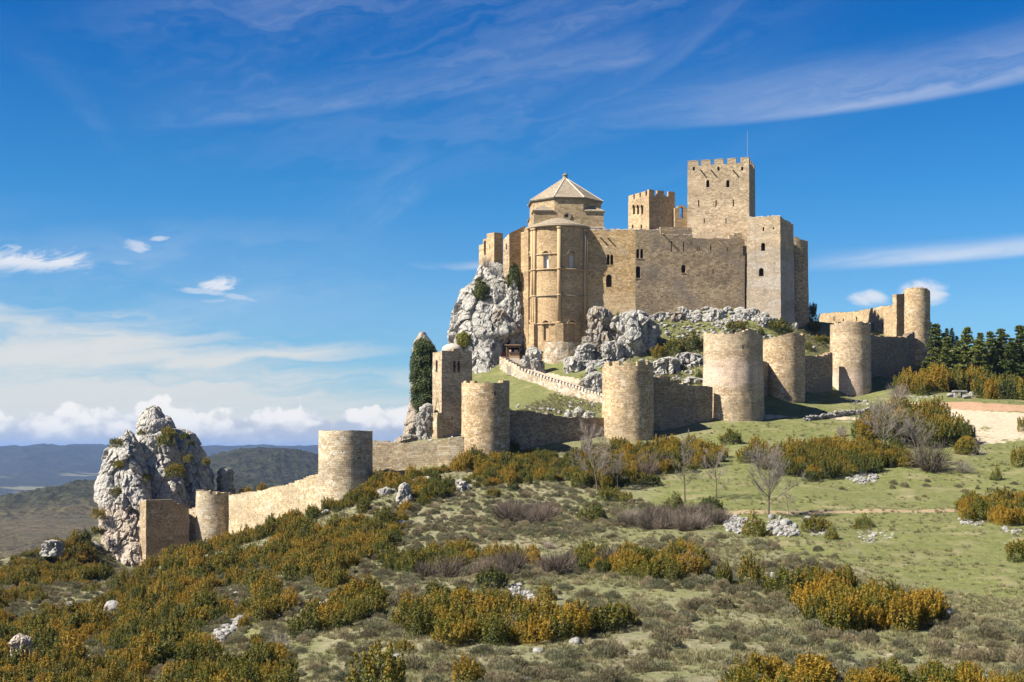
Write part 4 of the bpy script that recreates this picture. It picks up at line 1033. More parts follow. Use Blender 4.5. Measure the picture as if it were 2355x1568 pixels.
# gable scar and ruined lower wall on its left
gsc = [(FT.pt(1007, 913), FT.pt(1000, 947)), (FT.pt(1007, 913), FT.pt(1013, 947))]
bm = bmesh.new()
for a, b in gsc:
    d_ = (b-a); n3 = Vector((FT.n.x, FT.n.y, 0)); sd = d_.cross(n3).normalized()*.09
    vs = [bm.verts.new(p_+q_+n3*o_) for o_ in (-.1, .16) for p_, q_ in ((a, -sd), (b, -sd), (b, sd), (a, sd))]
    bm.faces.new(vs[:4]); bm.faces.new(vs[4:][::-1])
    for k in range(4): bm.faces.new((vs[k], vs[4+k], vs[4+(k+1) % 4], vs[(k+1) % 4]))
bmesh.ops.recalc_face_normals(bm, faces=bm.faces)
put(link('gable_scar', bm_mesh('gable_scar', bm), M['cornice']), root)
for k, (pa, pb, y) in enumerate(((981, 987, 985), (987, 995, 962), (995, 1006, 949))):
    f_ = Face(1008, 260.6, -50); a, b = f_.xy(pa), f_.xy(pb)
    put(link('ruined_wall', bm_mesh('ruined_wall', block_bm([tuple(a+f_.t*.003), tuple(b), tuple(b-f_.n*1.2), tuple(a+f_.t*.003-f_.n*1.2)], -2., ZZ(y, a.y), .5, seed=60+k, cell=.5, disp=.15)), M['curtain']), root)
vm = bmesh.new(); vo = XY(1039, 268.5); bmesh.ops.create_uvsphere(vm, u_segments=24, v_segments=12, radius=1, matrix=Matrix.Translation((*vo, ZZ(803.5, 268)))@Matrix.Diagonal((1.95, 1.8, 1.15, 1)))
for v in vm.verts: v.co += v.normal*jit(*v.co, .8, .08, 9) if v.normal.length else Vector()
put(link('vault', bm_mesh('vault', vm, True), M['coping']), root)

# ------------------------------------------------------------------ ramp, steps, booth
ramp_pts = [(1148,323.5,820,925),(1153,322.5,822,925),(1194,316,842,922)]
curtain('stair_wall', [(1148,325,819,905),(1156,323,822,905),(1175,319.5,833,905),(1194,316,843,905)], 'rubble', 'golden retaining wall beside the entrance steps', thick=1., group=None, seed=41, rag=.06)
rw = curtain('ramp_wall', [(1192,316,850,915),(1240,306,867,922),(1290,297,883,928),(1340,291,899,932),(1390,285.5,914,938)], 'rubble', 'pale retaining wall of the ramp with a row of stone blocks', thick=.9, group=None, seed=42, rag=.03)
rs = random.Random(3); prof = [(1192,316,850),(1240,306,867),(1290,297,883),(1340,291,899),(1390,285.5,914)]
def on_ramp(px):
    for a, b in zip(prof[:-1], prof[1:]):
        if a[0] <= px <= b[0]:
            k = (px-a[0])/(b[0]-a[0]); return a[1]+(b[1]-a[1])*k, a[2]+(b[2]-a[2])*k
for k in range(26):
    px = 1198.5+k*7.3; d_, y_ = on_ramp(px); q = XY(px, d_); f_ = Face(px, d_, -42)
    ob = boxes('block', [(Vector((q.x, q.y, ZZ(y_, d_)-.06))+Vector((-f_.n.x*.5, -f_.n.y*.5, 0)), f_.t, f_.n, .52+rs.uniform(-.04, .04), .6+rs.uniform(-.04, .06), .36, .3)], M['coping'])
    ob.parent = rw
# paved ramp surface
def ramp_strip():
    vs, fs = [], []; rows = [(1196,318.5,846,3.6)]+[(a[0]+6, a[1]+1.6, a[2]-1.2, w) for a, w in zip(prof[1:], (4.5, 5, 5.5, 6))]+[(1440,286,905,8)]
    n = len(rows); sub = 6; pts = []
    for (a, b) in zip(rows[:-1], rows[1:]):
        for k in range(sub): t_ = k/sub; pts.append([a[i]+(b[i]-a[i])*t_ for i in range(4)])
    pts.append(list(rows[-1]))
    for px, d_, y_, w in pts:
        for j in range(7):
            f = j/6; dd = d_+f*w*1.0; x = (px-CX)*d_/F+f*w*.55; z = ZZ(y_, d_)-.25+f*.5+jit(x, dd, 0, 1., .08, 8); vs.append((x, dd, z))
    m = len(pts)
    for i in range(m-1):
        for j in range(6): k = i*7+j; fs.append((k, k+7, k+8, k+1))
    return mesh_np('path', vs, np.array(fs), True)
mp, tp, bp = newmat('packed pale earth', .95); pos_ = V(tp, tp.node('ShaderNodeNewGeometry').outputs['Position'])
nn = tp.noise(pos_, 1.4, 5, .65); tp.set(bp.inputs['Base Color'], tp.mix(nn, c3(.46, .36, .25), c3(.64, .54, .41))); bump(tp, bp, nn, .5, .08)
M['earth'] = mp
tag(link('path', ramp_strip(), mp), 'pale earth ramp climbing to the ticket booth steps', kind='structure')
root = empty('entrance_steps', (*XY(1186, 320), 18.), 'stone steps leading up to the ticket booth', 'steps')
stp = []
for k in range(6):
    d_ = 319.5+k*1.25; q = XY(1182.5+k*-.7, d_); stp.append((Vector((q.x, q.y, 17.2)), Vector((1, 0)), Vector((0, -1)), 3.4-.1*k, 1.7+.36*(k+1)-.0+.36*k*.0, 0, 1.25+.02))
for k, it in enumerate(stp):
    o = boxes('step', [(it[0]-Vector((0, 0, 0)), it[1], it[2], it[3], ZZ(841-k*3.6, it[0].y)-17.2, 0, 1.25)], M['coping']); put(o, root)
BZ = ZZ(821, 329)
root = empty('ticket_booth', (*XY(1178, 330), BZ), 'small wooden ticket booth with open counter under the crag', 'booth')
bc = XY(1179, 331.5); tt, nn_ = Vector((1, 0)), Vector((0, -1))
def bx(name, x, y, z, w, h, dp, mat): return boxes(name, [(Vector((bc.x+x, bc.y+y, BZ+z)), tt, nn_, w, h, 0, dp)], M[mat], root, disp=0)
bx('floor', 0, -1.5, -1.4, 3.1, 1.45, 3., 'woodP'); bx('back_wall', 0, 1.4, .05, 3.1, 2.7, .1, 'wood'); bx('side_wall', -1.5, -1.5, .05, .1, 2.7, 2.9, 'woodP'); bx('side_wall', 1.5, -1.5, .05, .1, 2.7, 2.9, 'wood')
bx('front_panel', .25, -1.5, .05, 2.4, 1.0, .1, 'woodP'); bx('counter', .25, -1.75, 1.06, 2.5, .08, .6, 'wood'); bx('lintel', .2, -1.52, 2.25, 2.9, .5, .12, 'wood'); bx('roof', 0, -2., 2.76, 3.7, .16, 3.9, 'woodP'); bx('post', -1.15, -1.56, .05, .16, 2.7, .16, 'wood')
bx('leaflet_rack', .75, -1.2, 1.15, .9, .55, .1, 'coping')
tag(boxes('notice_board', [(Vector((bc.x-2.2, bc.y-.6, BZ-.4)), Vector((.8, .6)), Vector((.6, -.8)), .9, 1.6, 0, .08)], M['red'], None, disp=0), 'maroon notice board left of the ticket booth', 'notice board')
# ------------------------------------------------------------------ rock
def loft(rows, d, thick, nt=200, nzs=120, amp=(1.1, .42, .14), sc=(4.2, 1.5, .5), seed=0, power=2.4):
    """rows: (py, pxL, pxR[, d]) from top to bottom; returns verts, faces of a closed rock body"""
    ys = np.array([r[0] for r in rows], float); L = np.array([r[1] for r in rows], float); Rt = np.array([r[2] for r in rows], float)
    ds = np.array([r[3] if len(r) > 3 else d for r in rows], float)
    yy = np.linspace(ys[0], ys[-1], nzs)
    l = np.interp(yy, ys, L); r = np.interp(yy, ys, Rt); dd = np.interp(yy, ys, ds)
    th = np.linspace(0, 2*np.pi, nt, endpoint=False)
    cx = ((l+r)/2-CX)*dd/F; a = (r-l)/2*dd/F; z = (HY-yy)*dd/F
    b = np.minimum(thick, .5+a*1.1)
    ct, st = np.cos(th), np.sin(th)
    k = (np.abs(ct)**power+np.abs(st)**power)**(-1/power)
    X = cx[:, None]+a[:, None]*ct*k; Y = dd[:, None]+b[:, None]*st*k; Z = z[:, None]+0*X
    v = np.stack([X.ravel(), Y.ravel(), Z.ravel()], 1)
    top = np.array([[cx[0], dd[0], z[0]+.3]])
    v = np.vstack([v, top])
    n = np.stack([np.tile(ct, nzs), np.tile(st, nzs), np.zeros(nt*nzs)], 1); n = np.vstack([n, [0, 0, 1]])
    edge_f = np.clip(np.repeat(np.linspace(0, 1, nzs), nt)*7, .25, 1); edge_f = np.append(edge_f, .25)
    n[:, 2] = (1-edge_f)*.8
    v = rockdisp(v, n, amp, sc, seed, edge_f)
    idx = np.arange(nt*nzs).reshape(nzs, nt); nx_ = np.roll(idx, -1, axis=1)
    f = np.stack([idx[:-1], idx[1:], nx_[1:], nx_[:-1]], 2).reshape(-1, 4)
    cap = np.stack([idx[0], nx_[0], np.full(nt, nt*nzs), np.full(nt, nt*nzs)], 1)
    return v, f[:, ::-1], np.stack([idx[0], nx_[0], np.full(nt, nt*nzs)], 1)[:, ::-1]
def cells(p, s=0):
    """nearest cell: offset from its centre, two nearest distances, cell random vector"""
    i = np.floor(p).astype(np.int64); n = len(p)
    f1 = np.full(n, 9.); f2 = np.full(n, 9.); dl = np.zeros((n, 3)); rv = np.zeros((n, 3)); cid = np.zeros(n)
    for a in (-1, 0, 1):
        for b in (-1, 0, 1):
            for c in (-1, 0, 1):
                x = i[:, 0]+a; y = i[:, 1]+b; z = i[:, 2]+c; h1 = _h(x, y, z, s+1); h2 = _h(x, y, z, s+2); h3 = _h(x, y, z, s+3)
                q = p-np.stack([x+h1, y+h2, z+h3], 1); d = np.sqrt((q**2).sum(1)); m = d < f1
                f2 = np.where(m, f1, np.minimum(f2, d)); f1 = np.where(m, d, f1); mm = m[:, None]
                dl = np.where(mm, q, dl); rv = np.where(mm, np.stack([h2, h3, h1], 1)*2-1, rv); cid = np.where(m, _h(x, y, z, s+7), cid)
    return dl, rv, f1, f2, cid
def rockdisp(v, n, amp, sc, seed=0, w=1.):
    q = v.copy(); q[:, 2] *= .62
    q = q+np.stack([fbm(v/(sc[0]*.7), 3, seed+91), fbm(v/(sc[0]*.7), 3, seed+92), fbm(v/(sc[0]*.7), 3, seed+93)], 1)*sc[0]*.2
    dl, rv, f1, f2, cid = cells(q/sc[0], seed+11); o = amp[0]*((cid-.5)*.85+(dl*rv).sum(1)*1.1+(.45-f1)*.12-.3*np.exp(-((f2-f1)/.04)**2))
    dl, rv, f1, f2, cid = cells(q/sc[1], seed+23); o = o+amp[1]*((cid-.5)*.7+(dl*rv).sum(1)*1.2+(.45-f1)*.1-.25*np.exp(-((f2-f1)/.06)**2))
    o = o+amp[0]*.55*fbm(v/(sc[0]*1.8), 3, seed+40)+amp[2]*(fbm(v/sc[2], 3, seed+5)+.7*ridged(v/(sc[2]*2.5), 3, seed+6))
    return v+n*(o*w)[:, None]
def rock_object(name, lofts, mat, label, cat='rock', group=None):
    vs, fs = [], []; off = 0
    for v, f, c in lofts:
        vs.append(v); fs.append(np.vstack([f, np.stack([c[:, 0], c[:, 1], c[:, 2], c[:, 2]], 1)])+off); off += len(v)
    v = np.vstack(vs); f = np.vstack(fs)
    q = f[f[:, 2] != f[:, 3]]; tr = f[f[:, 2] == f[:, 3]][:, :3]
    me = bpy.data.meshes.new(name)
    nl = q.size+tr.size
    me.vertices.add(len(v)); me.vertices.foreach_set('co', v.astype(np.float32).ravel())
    me.loops.add(nl); me.loops.foreach_set('vertex_index', np.concatenate([q.ravel(), tr.ravel()]).astype(np.int32))
    me.polygons.add(len(q)+len(tr)); me.polygons.foreach_set('loop_start', np.concatenate([np.arange(0, q.size, 4), q.size+np.arange(0, tr.size, 3)]).astype(np.int32))
    me.polygons.foreach_set('use_smooth', np.zeros(len(q)+len(tr), bool)); me.update(calc_edges=True); me.validate()
    return tag(link(name, me, M[mat]), label, cat, group)
rock_object('crag', [
    loft([(604,1112,1152,346),(618,1099,1163,346),(642,1090,1176,345),(668,1061,1196,344),(705,1052,1206,343),(736,1041,1205,341),(768,1036,1196,339),(788,1034,1168,338),(830,1040,1160,336),(905,1055,1158,333)], 340, 9., 330, 200, seed=3),
    loft([(792,1098,1135,333),(810,1084,1146,331),(850,1080,1149,329),(900,1075,1152,327),(960,1070,1160,327)], 328, 6., 180, 110, seed=8, amp=(.9, .35, .12))],
    'rock', 'grey limestone crag carrying the church and its ruined wings', 'crag')
rock_object('rock_pinnacle', [
    loft([(991,288,298,277),(1000,281,306,277),(1014,268,312,277),(1036,248,322,276),(1088,236,338,274),(1140,232,344,272),(1215,240,350,270),(1290,240,348,268),(1345,232,346,268)], 272, 4.6, 260, 190, seed=13, amp=(.95, .5, .2)),
    loft([(936,350,362,285),(944,338,368,285),(955,326,374,285),(975,319,384,284),(1020,318,396,283),(1090,328,414,281),(1160,340,432,279),(1260,350,440,279)], 282, 6., 260, 190, seed=14, amp=(.95, .5, .2)),
    loft([(958,378,392,286),(968,372,398,286),(985,372,404,286)], 286, 2., 80, 40, seed=18, amp=(.4, .3, .15)),
    loft([(986,396,418,290),(998,392,444,290),(1012,394,450,290),(1035,394,465,290),(1070,392,479,290),(1118,388,493,289),(1165,392,500,288),(1230,392,503,288)], 289, 6.5, 240, 150, seed=15, amp=(.9, .5, .2))],
    'rockO', 'tall grey rock pinnacle with rusty foot at the low end of the wall', 'rock pinnacle')
rock_object('rock_outcrop', [loft([(1077,506,530,292),(1086,503,536,292),(1093,510,532,292),(1100,505,536,292),(1118,503,536,292),(1140,500,538,292)], 292, 1.6, 90, 60, seed=19, amp=(.5, .3, .12))], 'rock', 'small stacked grey rock just right of the tall pinnacle', 'rock')
LIV = [loft([(766,966,976,273),(778,961,984,273),(800,951,998,273),(850,945,1006,272),(900,944,1000,271),(945,940,992,270),(985,933,990,269),(1020,930,996,269),(1060,928,1000,269)], 272, 4.6, 180, 150, seed=31, amp=(.7, .3, .12))]
ivy_rock = rock_object('leaning_rock', LIV, 'rockT', 'upright rock cloaked in dark ivy left of the slim belfry', 'rock')
# scattered small stones: stuff
def ico(sub=1):
    bm = bmesh.new(); bmesh.ops.create_icosphere(bm, subdivisions=sub, radius=1); bm.verts.ensure_lookup_table()
    v = np.array([p_.co[:] for p_ in bm.verts]); f = np.array([[q.index for q in p_.verts] for p_ in bm.faces]); bm.free(); return v, f
IV, IF = ico(2)
def stones(name, pts, sizes, label, mat='stone', seed=0, kind='stuff', cat=None, flat=.65):
    g = np.random.default_rng(seed); vs, fs = [], []
    for k, (p_, s) in enumerate(zip(pts, sizes)):
        v = IV*np.array([g.uniform(.75, 1.3), g.uniform(.7, 1.2), g.uniform(flat*.75, flat*1.25)])
        v = v*(1+vnoise(IV*1.25+g.uniform(0, 99), seed+1)*.4)[:, None]
        # facet it
        for _ in range(5):
            n_ = g.normal(size=3); n_ /= np.linalg.norm(n_); dd = v@n_; lim = g.uniform(.5, .78); v = v-np.outer(np.maximum(0, dd-lim), n_)
        a = g.uniform(0, 6.28); c_, s_ = math.cos(a), math.sin(a); v = v@np.array([[c_, s_, 0], [-s_, c_, 0], [0, 0, 1]])
        vs.append(v*s+np.array(p_)); fs.append(IF+k*len(IV))
    me = mesh_np(name, np.vstack(vs), np.vstack(fs), False)
    o = link(name, me, M[mat])
    return tag(o, label, cat, None, kind)
# big boulders round the castle foot (all real rocks at their own spots)
def blob(px, py_top, py_bot, pxl, pxr, d, seed, mat='rock', label=None, group=None, th=None, name='boulder'):
    hh_ = hit((pxl+pxr)/2, py_bot-2) if d < 250 else None
    if hh_ is not None: d = hh_.y+(pxr-pxl)*.3*d/F
    r = random.Random(seed); h = py_bot-py_top; wpx = pxr-pxl; pk = r.uniform(.25, .7); rows = []
    for f, wd in ((0, .38), (.06, .6), (.18, .8), (.4, .93), (.7, 1.), (1., 1.), (1.4, 1.02), (1.4+min(30, h*.6)/max(h, 8), 1.05)):
        cx_ = pxl+wpx*(pk+(.5-pk)*min(1, f*1.2)); rows.append((py_top+h*f, cx_-wpx*wd/2*r.uniform(.85, 1.12), cx_+wpx*wd/2*r.uniform(.85, 1.12)))
    w = wpx*d/F; k = max(.3, min(1, w/7))
    if w < 1.9:
        q = P((pxl+pxr)/2, py_bot, d); o = stones('boulder', [(0, 0, 0)], [w*.62], label, kind=None, cat='boulder', seed=seed, flat=min(1.1, h/max(wpx, 1)*1.1)); o.location = (q.x, q.y, gz(q.x, q.y)+h*d/F*.2); return o
    nt = int(max(48, min(170, w*26))); nz_ = int(max(26, min(110, h*1.4*d/F*14)))
    return rock_object(name, [loft(rows, d, th or w*.42, nt, nz_, amp=(.17*w, .06*w, .06), sc=(w*.36, w*.14, .4), seed=seed, power=2.6)], mat, label, 'boulder', group)
gB = 'limestone boulders at the castle foot'
for i, (t_, b_, l_, r_, d, m_, lab) in enumerate([
    (707,790,1354,1424,325,'rockT','broad tawny boulder right against the foot of the apse'),
    (716,798,1418,1510,322,'rock','largest grey boulder below the long castle wall'),
    (799,858,1207,1252,321,'rockW','smooth white boulder beneath the left buttress of the apse'),
    (822,870,1300,1346,318,'rockW','pale pointed boulder at the right of the rubble support wall'),
    (790,812,1322,1366,321,'rock','rounded grey boulder at the right foot of the apse'),
    (785,806,1384,1430,319,'rock','small grey boulder between the two big boulders below the wall'),
    (712,750,1132,1167,333.,'rockT','rounded tan boulder lodged in the face of the crag'),
    (640,790,1171,1203,335,'rock','narrow rock column between the nave wing and the apse'),
    (842,866,1346,1372,312,'rock','low grey boulder above the ramp path'),
    (838,878,2129,2154,338,'rockW','white boulder at the foot of the slim far round tower'),
    (930,1012,958,1000,263,'rock','grey rocks at the left foot of the belfry'),
    (1000,1030,900,958,262,'rockT','tan rocks behind the grey speckled wall'),
    (812,830,1556,1616,308,'rockW','white outcrop between orange shrubs on the castle mound'),
    (822,842,1505,1560,305,'rockW','bright outcrop on the mound below the largest boulder'),
    (868,888,1576,1622,293,'rock','flat grey rock behind the shaded wall near the widest tower'),
    (857,906,1345,1400,293,'rockW','smooth pale slab beside the ramp near the merloned tower'),
    (940,962,1296,1316,272,'rockW','left of three white boulders behind the dark wall'),
    (937,962,1316,1341,272,'rockW','middle one of three white boulders behind the dark wall'),
    (947,964,1340,1366,271,'rockW','right of three white boulders behind the dark wall'),
    (1190,1222,240,262,262,'rock','grey rock beside the pinnacle foot') if False else (1246,1316,190,236,266,'rock','grey broken rock at the left foot of the pinnacle'),
    (1268,1300,408,443,258,'rockW','white boulder leaning at the right foot of the square end tower'),
    (1243,1272,360,400,262,'rock','grey boulders between pinnacle and end tower') if False else (1242,1260,100,140,246,'rock','grey outcrop among shrubs at the far left of the slope'),
    (1384,1412,240,276,176,'rock','lone grey boulder sitting among orange shrubs'),
    (1462,1525,24,74,150,'rockO','tall reddish grey boulder at the lower left'),
    (1385,1400,150,178,180,'rockW','small pale slab in the left shrub slope'),
    (1196,1212,914,938,196,'rock','grey boulder at the left edge of the small meadow'),
    (1112,1162,912,946,216,'rockW','white outcrop right below the grey speckled wall'),
    (1122,1140,860,905,226,'rockW','pale ledge at the right foot of the lone drum tower'),
    (1170,1186,738,756,222,'rockW','small white rock below the lit stepped wall'),
    (1105,1130,1050,1086,226,'rockW','white outcrop in shrubs below the belfry'),
    (1098,1112,950,1010,228,'rockW','long pale ledge below the speckled wall'),
    (1182,1196,1767,1785,181,'rock','grey stone beside the trunk of the round bare tree'),
    (1196,1216,1822,1834,176,'rockW','upright white stone right of the thin leaning tree'),
    (1192,1212,1790,1822,176,'rockW','white block between the round bare tree and the thin one'),
    (1188,1200,1844,1865,180,'rockW','pale stone alone on the meadow right of the thin tree'),
    (1422,1436,1932-240,1932-222,120,'rockW','white stone in the right foreground heath') if False else (1400,1418,2176,2194,119,'rock','grey white stone at the right tip of the foreground shrubs'),
    (1470,1486,1312,1338,106,'rockW','white stone with a hollow in the centre foreground heath'),
    (1488,1504,1224,1250,103,'rockW','flat white stone left of the hollowed one in the foreground'),
    (1552,1572,1195,1225,91,'rockW','pale stone at the bottom edge of the picture'),
    (1502,1520,905,925,103,'rock','small grey stone behind the lowest left shrub'),
    (1430,1446,760,775,119,'rockW','rounded white stone below the shrubby stone bank'),
    ]):
    nm = 'boulder'
    blob(0, t_, b_, l_, r_, d, 100+i*7, m_, lab, None)
def area_pts(poly, n, seed, dmin=70):
    g = np.random.default_rng(seed); out = []
    xs = [p_[0] for p_ in poly]; ys = [p_[1] for p_ in poly]
    while len(out) < n:
        x, y = g.uniform(min(xs), max(xs)), g.uniform(min(ys), max(ys))
        if inpoly(np.array([x]), np.array([y]), poly)[0]:
            h = hit(x, y, dmin)
            if h is not None: out.append(h)
            elif g.random() < .02: break
    return out
piles = [([(480,1478),(505,1452),(552,1418),(566,1422),(530,1458),(498,1490)], 90, .42, 'broken white ledge slanting through the left shrub slope'),
    ([(1640,1192),(1680,1186),(1740,1200),(1735,1215),(1700,1230),(1672,1222),(1668,1205)], 330, .30, 'bank of piled white stones left of the pointed shrub'),
    ([(1762,1205),(1790,1192),(1838,1214),(1836,1232),(1800,1236),(1765,1230)], 210, .30, 'piled white stones under the thin bare tree'),
    ([(1862,1218),(1904,1216),(1900,1230),(1866,1232)], 60, .28, 'few white stones between two meadow shrubs'),
    ([(1970,1222),(2055,1228),(2050,1240),(1985,1252)], 60, .24, 'strung out white stones at the meadow edge'),
    ([(1945,1100),(1975,1086),(2018,1092),(2016,1106),(1980,1116)], 170, .30, 'heap of white stones below the thicket'),
    ([(2200,1192),(2262,1200),(2255,1212),(2210,1206)], 60, .28, 'white stones at the left tip of the right edge shrubs'),
    ([(2300,1212),(2350,1218),(2345,1230),(2310,1224)], 40, .28, 'white stones under the right edge shrubs'),
    ([(1160,1352),(1195,1346),(1236,1380),(1232,1400),(1200,1392)], 190, .24, 'wall of tumbled white stones amid the central shrubs'),
    ([(1046,1372),(1084,1352),(1090,1360),(1060,1384)], 60, .24, 'short line of white stones left of the central shrubs'),
    ([(1238,1398),(1275,1386),(1278,1398),(1245,1410)], 50, .24, 'last stones of the tumbled wall on its right'),
    ([(690,1412),(730,1396),(786,1368),(790,1378),(740,1416),(705,1430)], 190, .28, 'bank of white stones among left slope shrubs'),
    ([(1228,1190),(1262,1176),(1285,1186),(1250,1200)], 90, .30, 'white stones on the little green bank'),
    ([(1230,1150),(1330,1150),(1330,1180),(1260,1180)], 90, .16, 'small stones strewn over the little green bank'),
    ([(1684,1326),(1720,1320),(1722,1334),(1690,1336)], 40, .28, 'pale stones behind small foreground shrubs'),
    ([(1760,1322),(1786,1318),(1788,1334),(1764,1338)], 40, .28, 'pale stones above a rounded foreground shrub'),
    ([(470,1372),(560,1352),(580,1366),(500,1392)], 60, .35, 'scattered white rocks in a gap of the left slope'),
    ([(100,1325),(190,1268),(205,1278),(130,1338)], 120, .35, 'scree of pale stones left of the pinnacle'),
    ([(1180,930),(1370,925),(1372,950),(1200,960)], 90, .38, 'loose rocks on the grass below the ramp'),
    ([(1330,815),(1500,830),(1590,850),(1600,900),(1510,880),(1400,860),(1340,850)], 220, .42, 'white rocks strewn over the castle mound, left part'),
    ([(1500,735),(1620,730),(1860,790),(1880,810),(1780,790),(1640,790),(1560,800)], 260, .5, 'white rocks strewn over the castle mound, upper part'),
    ([(1340,720),(1500,712),(1700,712),(1790,735),(1700,745),(1520,735),(1400,760)], 300, .75, 'broken rock band along the foot of the castle wall'),
    ([(1320,790),(1430,800),(1400,850),(1330,840)], 150, .6, 'tumbled rocks at the right foot of the apse'),
    ([(1060,905),(1110,880),(1150,900),(1130,960),(1060,970)], 60, .6, 'rocks at the base of the crag'),
    ([(985,1010),(1060,985),(1065,1010),(1000,1022)], 60, .4, 'white rubble at the foot of the belfry'),
    ([(2060,905),(2120,905),(2180,910),(2100,925),(2050,920)], 40, .4, 'flat pale stones on the grass near the far shrubs'),
    ([(1960,920),(2010,925),(2000,932),(1960,930)], 20, .5, 'pale ledge stones below the shaded tower')]
for k, (poly, n, s, lab) in enumerate(piles):
    ps = area_pts(poly, n, 300+k); g = np.random.default_rng(k)
    szs = s*g.uniform(.45, 1.25, len(ps))**1.2
    lift = .0 if s*n < 30 else .25
    ps = [(p_.x, p_.y, p_.z+g.uniform(-.1, lift)*1.) for p_ in ps]
    if ps: stones('rubble', ps, szs, lab, seed=k)
ps = [h for h in (hit(rng.uniform(900, 2400), rng.uniform(1090, 1560)) for _ in range(420)) if h is not None]
stones('gravel', [(p_.x, p_.y, p_.z) for p_ in ps], .05+.13*rng.random(len(ps))**2, 'tiny pale stones scattered over the meadow and heath', seed=77, flat=.45)
# dry stone wall
ps = []; sz = []
for k in range(620):
    s = rng.random(); px = 1848+s*156; yb = 952-5*s; dd = 272+10*s; zb_ = gz(*XY(px, dd)); q = XY(px, dd)
    hh = (.95-.1*math.sin(s*9))*(1 if s > .04 else .6)
    ps.append((q.x, q.y+rng.uniform(-.35, .35), zb_+rng.uniform(0, hh))); sz.append(rng.uniform(.13, .3))
stones('dry_stone_wall', ps, sz, 'low dry stone wall of white stones beside the pale path', kind=None, cat='wall', seed=9)
# stone table and blocks by the pines
th_ = hit(2206, 914, 285)
tb = empty('stone_table', th_, 'rough stone table of a slab on blocks near the pines', 'table')
boxes('tabletop', [(Vector((th_.x, th_.y, th_.z+1.15)), Vector((1, 0)), Vector((0, -1)), 2.6, .28, .7, .7)], M['stone'], tb, disp=.1)
for s_ in (-.75, .75): boxes('leg', [(Vector((th_.x+s_, th_.y, th_.z-.1)), Vector((1, 0)), Vector((0, -1)), .7, 1.24, .5, .5)], M['stone'], tb, disp=.1)
for k, (px, py, s, lab) in enumerate([(2184,912,.9,'pale block at the left of the stone table'),(2222,916,.9,'pale block in front of the stone table'),(2236,910,1.2,'largest pale block right of the stone table'),(2246,914,.7,'small white block at the right end of the table stones')]):
    h = hit(px, py, 285); o = stones('stone_block', [(0, 0, 0)], [s], lab, kind=None, cat='boulder', seed=50+k, flat=.55); o.location = h+Vector((0, 0, s*.25))

rb = random.Random(12)
for k in range(40):
    px = 1515+k*8.9+rb.uniform(-5, 5); yb = 716+14*min(1, max(0, (px-1620)/160))+rb.uniform(-4, 34)*(.5+.5*min(1, abs(px-1560)/120)); wd_ = rb.uniform(13, 40); ht = wd_*rb.uniform(.35, .62)
    h = hit(px, yb, 300)
    if h is None: continue
    o_ = blob(0, yb-ht, yb, px-wd_/2, px+wd_/2, h.y+wd_*.2*h.y/F, 900+k, rb.choice(('rock', 'rockW', 'rockW', 'rockT')), 'grey limestone boulder in the broken band under the long castle wall', None)
    o_['group'] = 'boulders in the band under the castle wall'
# ------------------------------------------------------------------ plants
def mat_leaf(name, cols, acc=(.2, .2, .03), rough=.6, wscale=.16, trans=.25, spec=.3):
    """cols: dark, mid, warm tip; colour changes by leaf, by plant and by patches of hillside"""
    m, t, b = newmat(name, rough); b.inputs['Specular IOR Level'].default_value = spec
    pos = V(t, t.node('ShaderNodeNewGeometry').outputs['Position'])
    oi = t.node('ShaderNodeObjectInfo'); rnd = V(t, oi.outputs['Random'])
    tint_ = t.attr('tint'); n = t.noise(pos, wscale, 3, .6)
    k = t.ramp(tint_*.8+(n-.5)*1.7+(rnd-.5)*.7, .2, .95)
    c = t.mix(t.ramp(tint_+(rnd-.5)*.3, 0., .55), c3(*cols[0]), c3(*cols[1]))
    c = t.mix(k, c, c3(*cols[2]))
    hs = t.node('ShaderNodeHueSaturation'); t.set(hs.inputs['Color'], c); t.set(hs.inputs['Value'], .8+rnd*.4)
    t.l.new(hs.outputs[0], b.inputs['Base Color'])
    tr = t.node('ShaderNodeBsdfTranslucent'); t.l.new(hs.outputs[0], tr.inputs['Color'])
    mx = t.node('ShaderNodeMixShader'); mx.inputs[0].default_value = trans
    t.l.new(b.outputs[0], mx.inputs[1]); t.l.new(tr.outputs[0], mx.inputs[2])
    t.l.new(mx.outputs[0], t.n['Material Output'].inputs['Surface'])
    return m
M['box'] = mat_leaf('box leaves', ((.042, .055, .008), (.14, .148, .012), (.31, .185, .012)))
M['boxG'] = mat_leaf('green box leaves', ((.036, .052, .010), (.11, .13, .014), (.22, .16, .014)))
M['heath'] = mat_leaf('heath twigs', ((.13, .11, .065), (.24, .215, .12), (.29, .235, .14)), wscale=.1, trans=.1, rough=.9)
M['heathG'] = mat_leaf('grey green heath', ((.11, .115, .06), (.21, .215, .115), (.26, .245, .15)), wscale=.1, trans=.1, rough=.9)
M['twig'] = mat_leaf('grey twigs', ((.19, .17, .145), (.30, .265, .225), (.32, .25, .205)), trans=0, rough=.9)
M['bramble'] = mat_leaf('brown bramble', ((.085, .068, .05), (.17, .14, .105), (.20, .145, .11)), trans=0, rough=.9)
M['ivy'] = mat_leaf('ivy leaves', ((.022, .040, .010), (.05, .078, .014), (.085, .10, .018)), trans=.15)
M['ivyY'] = mat_leaf('yellow green ivy', ((.06, .08, .012), (.15, .17, .02), (.24, .22, .03)), trans=.2)
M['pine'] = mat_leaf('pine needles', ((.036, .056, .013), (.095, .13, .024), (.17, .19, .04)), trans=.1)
M['bark'] = mat_plain('grey bark', (.13, .105, .085), .95, .3, 2)
M['barkP'] = mat_plain('pale bark', (.34, .31, .27), .95, .25, 2)
M['grass'] = mat_leaf('grass blades', ((.13, .14, .05), (.24, .22, .10), (.42, .36, .21)), wscale=.25, trans=.25, rough=.8)
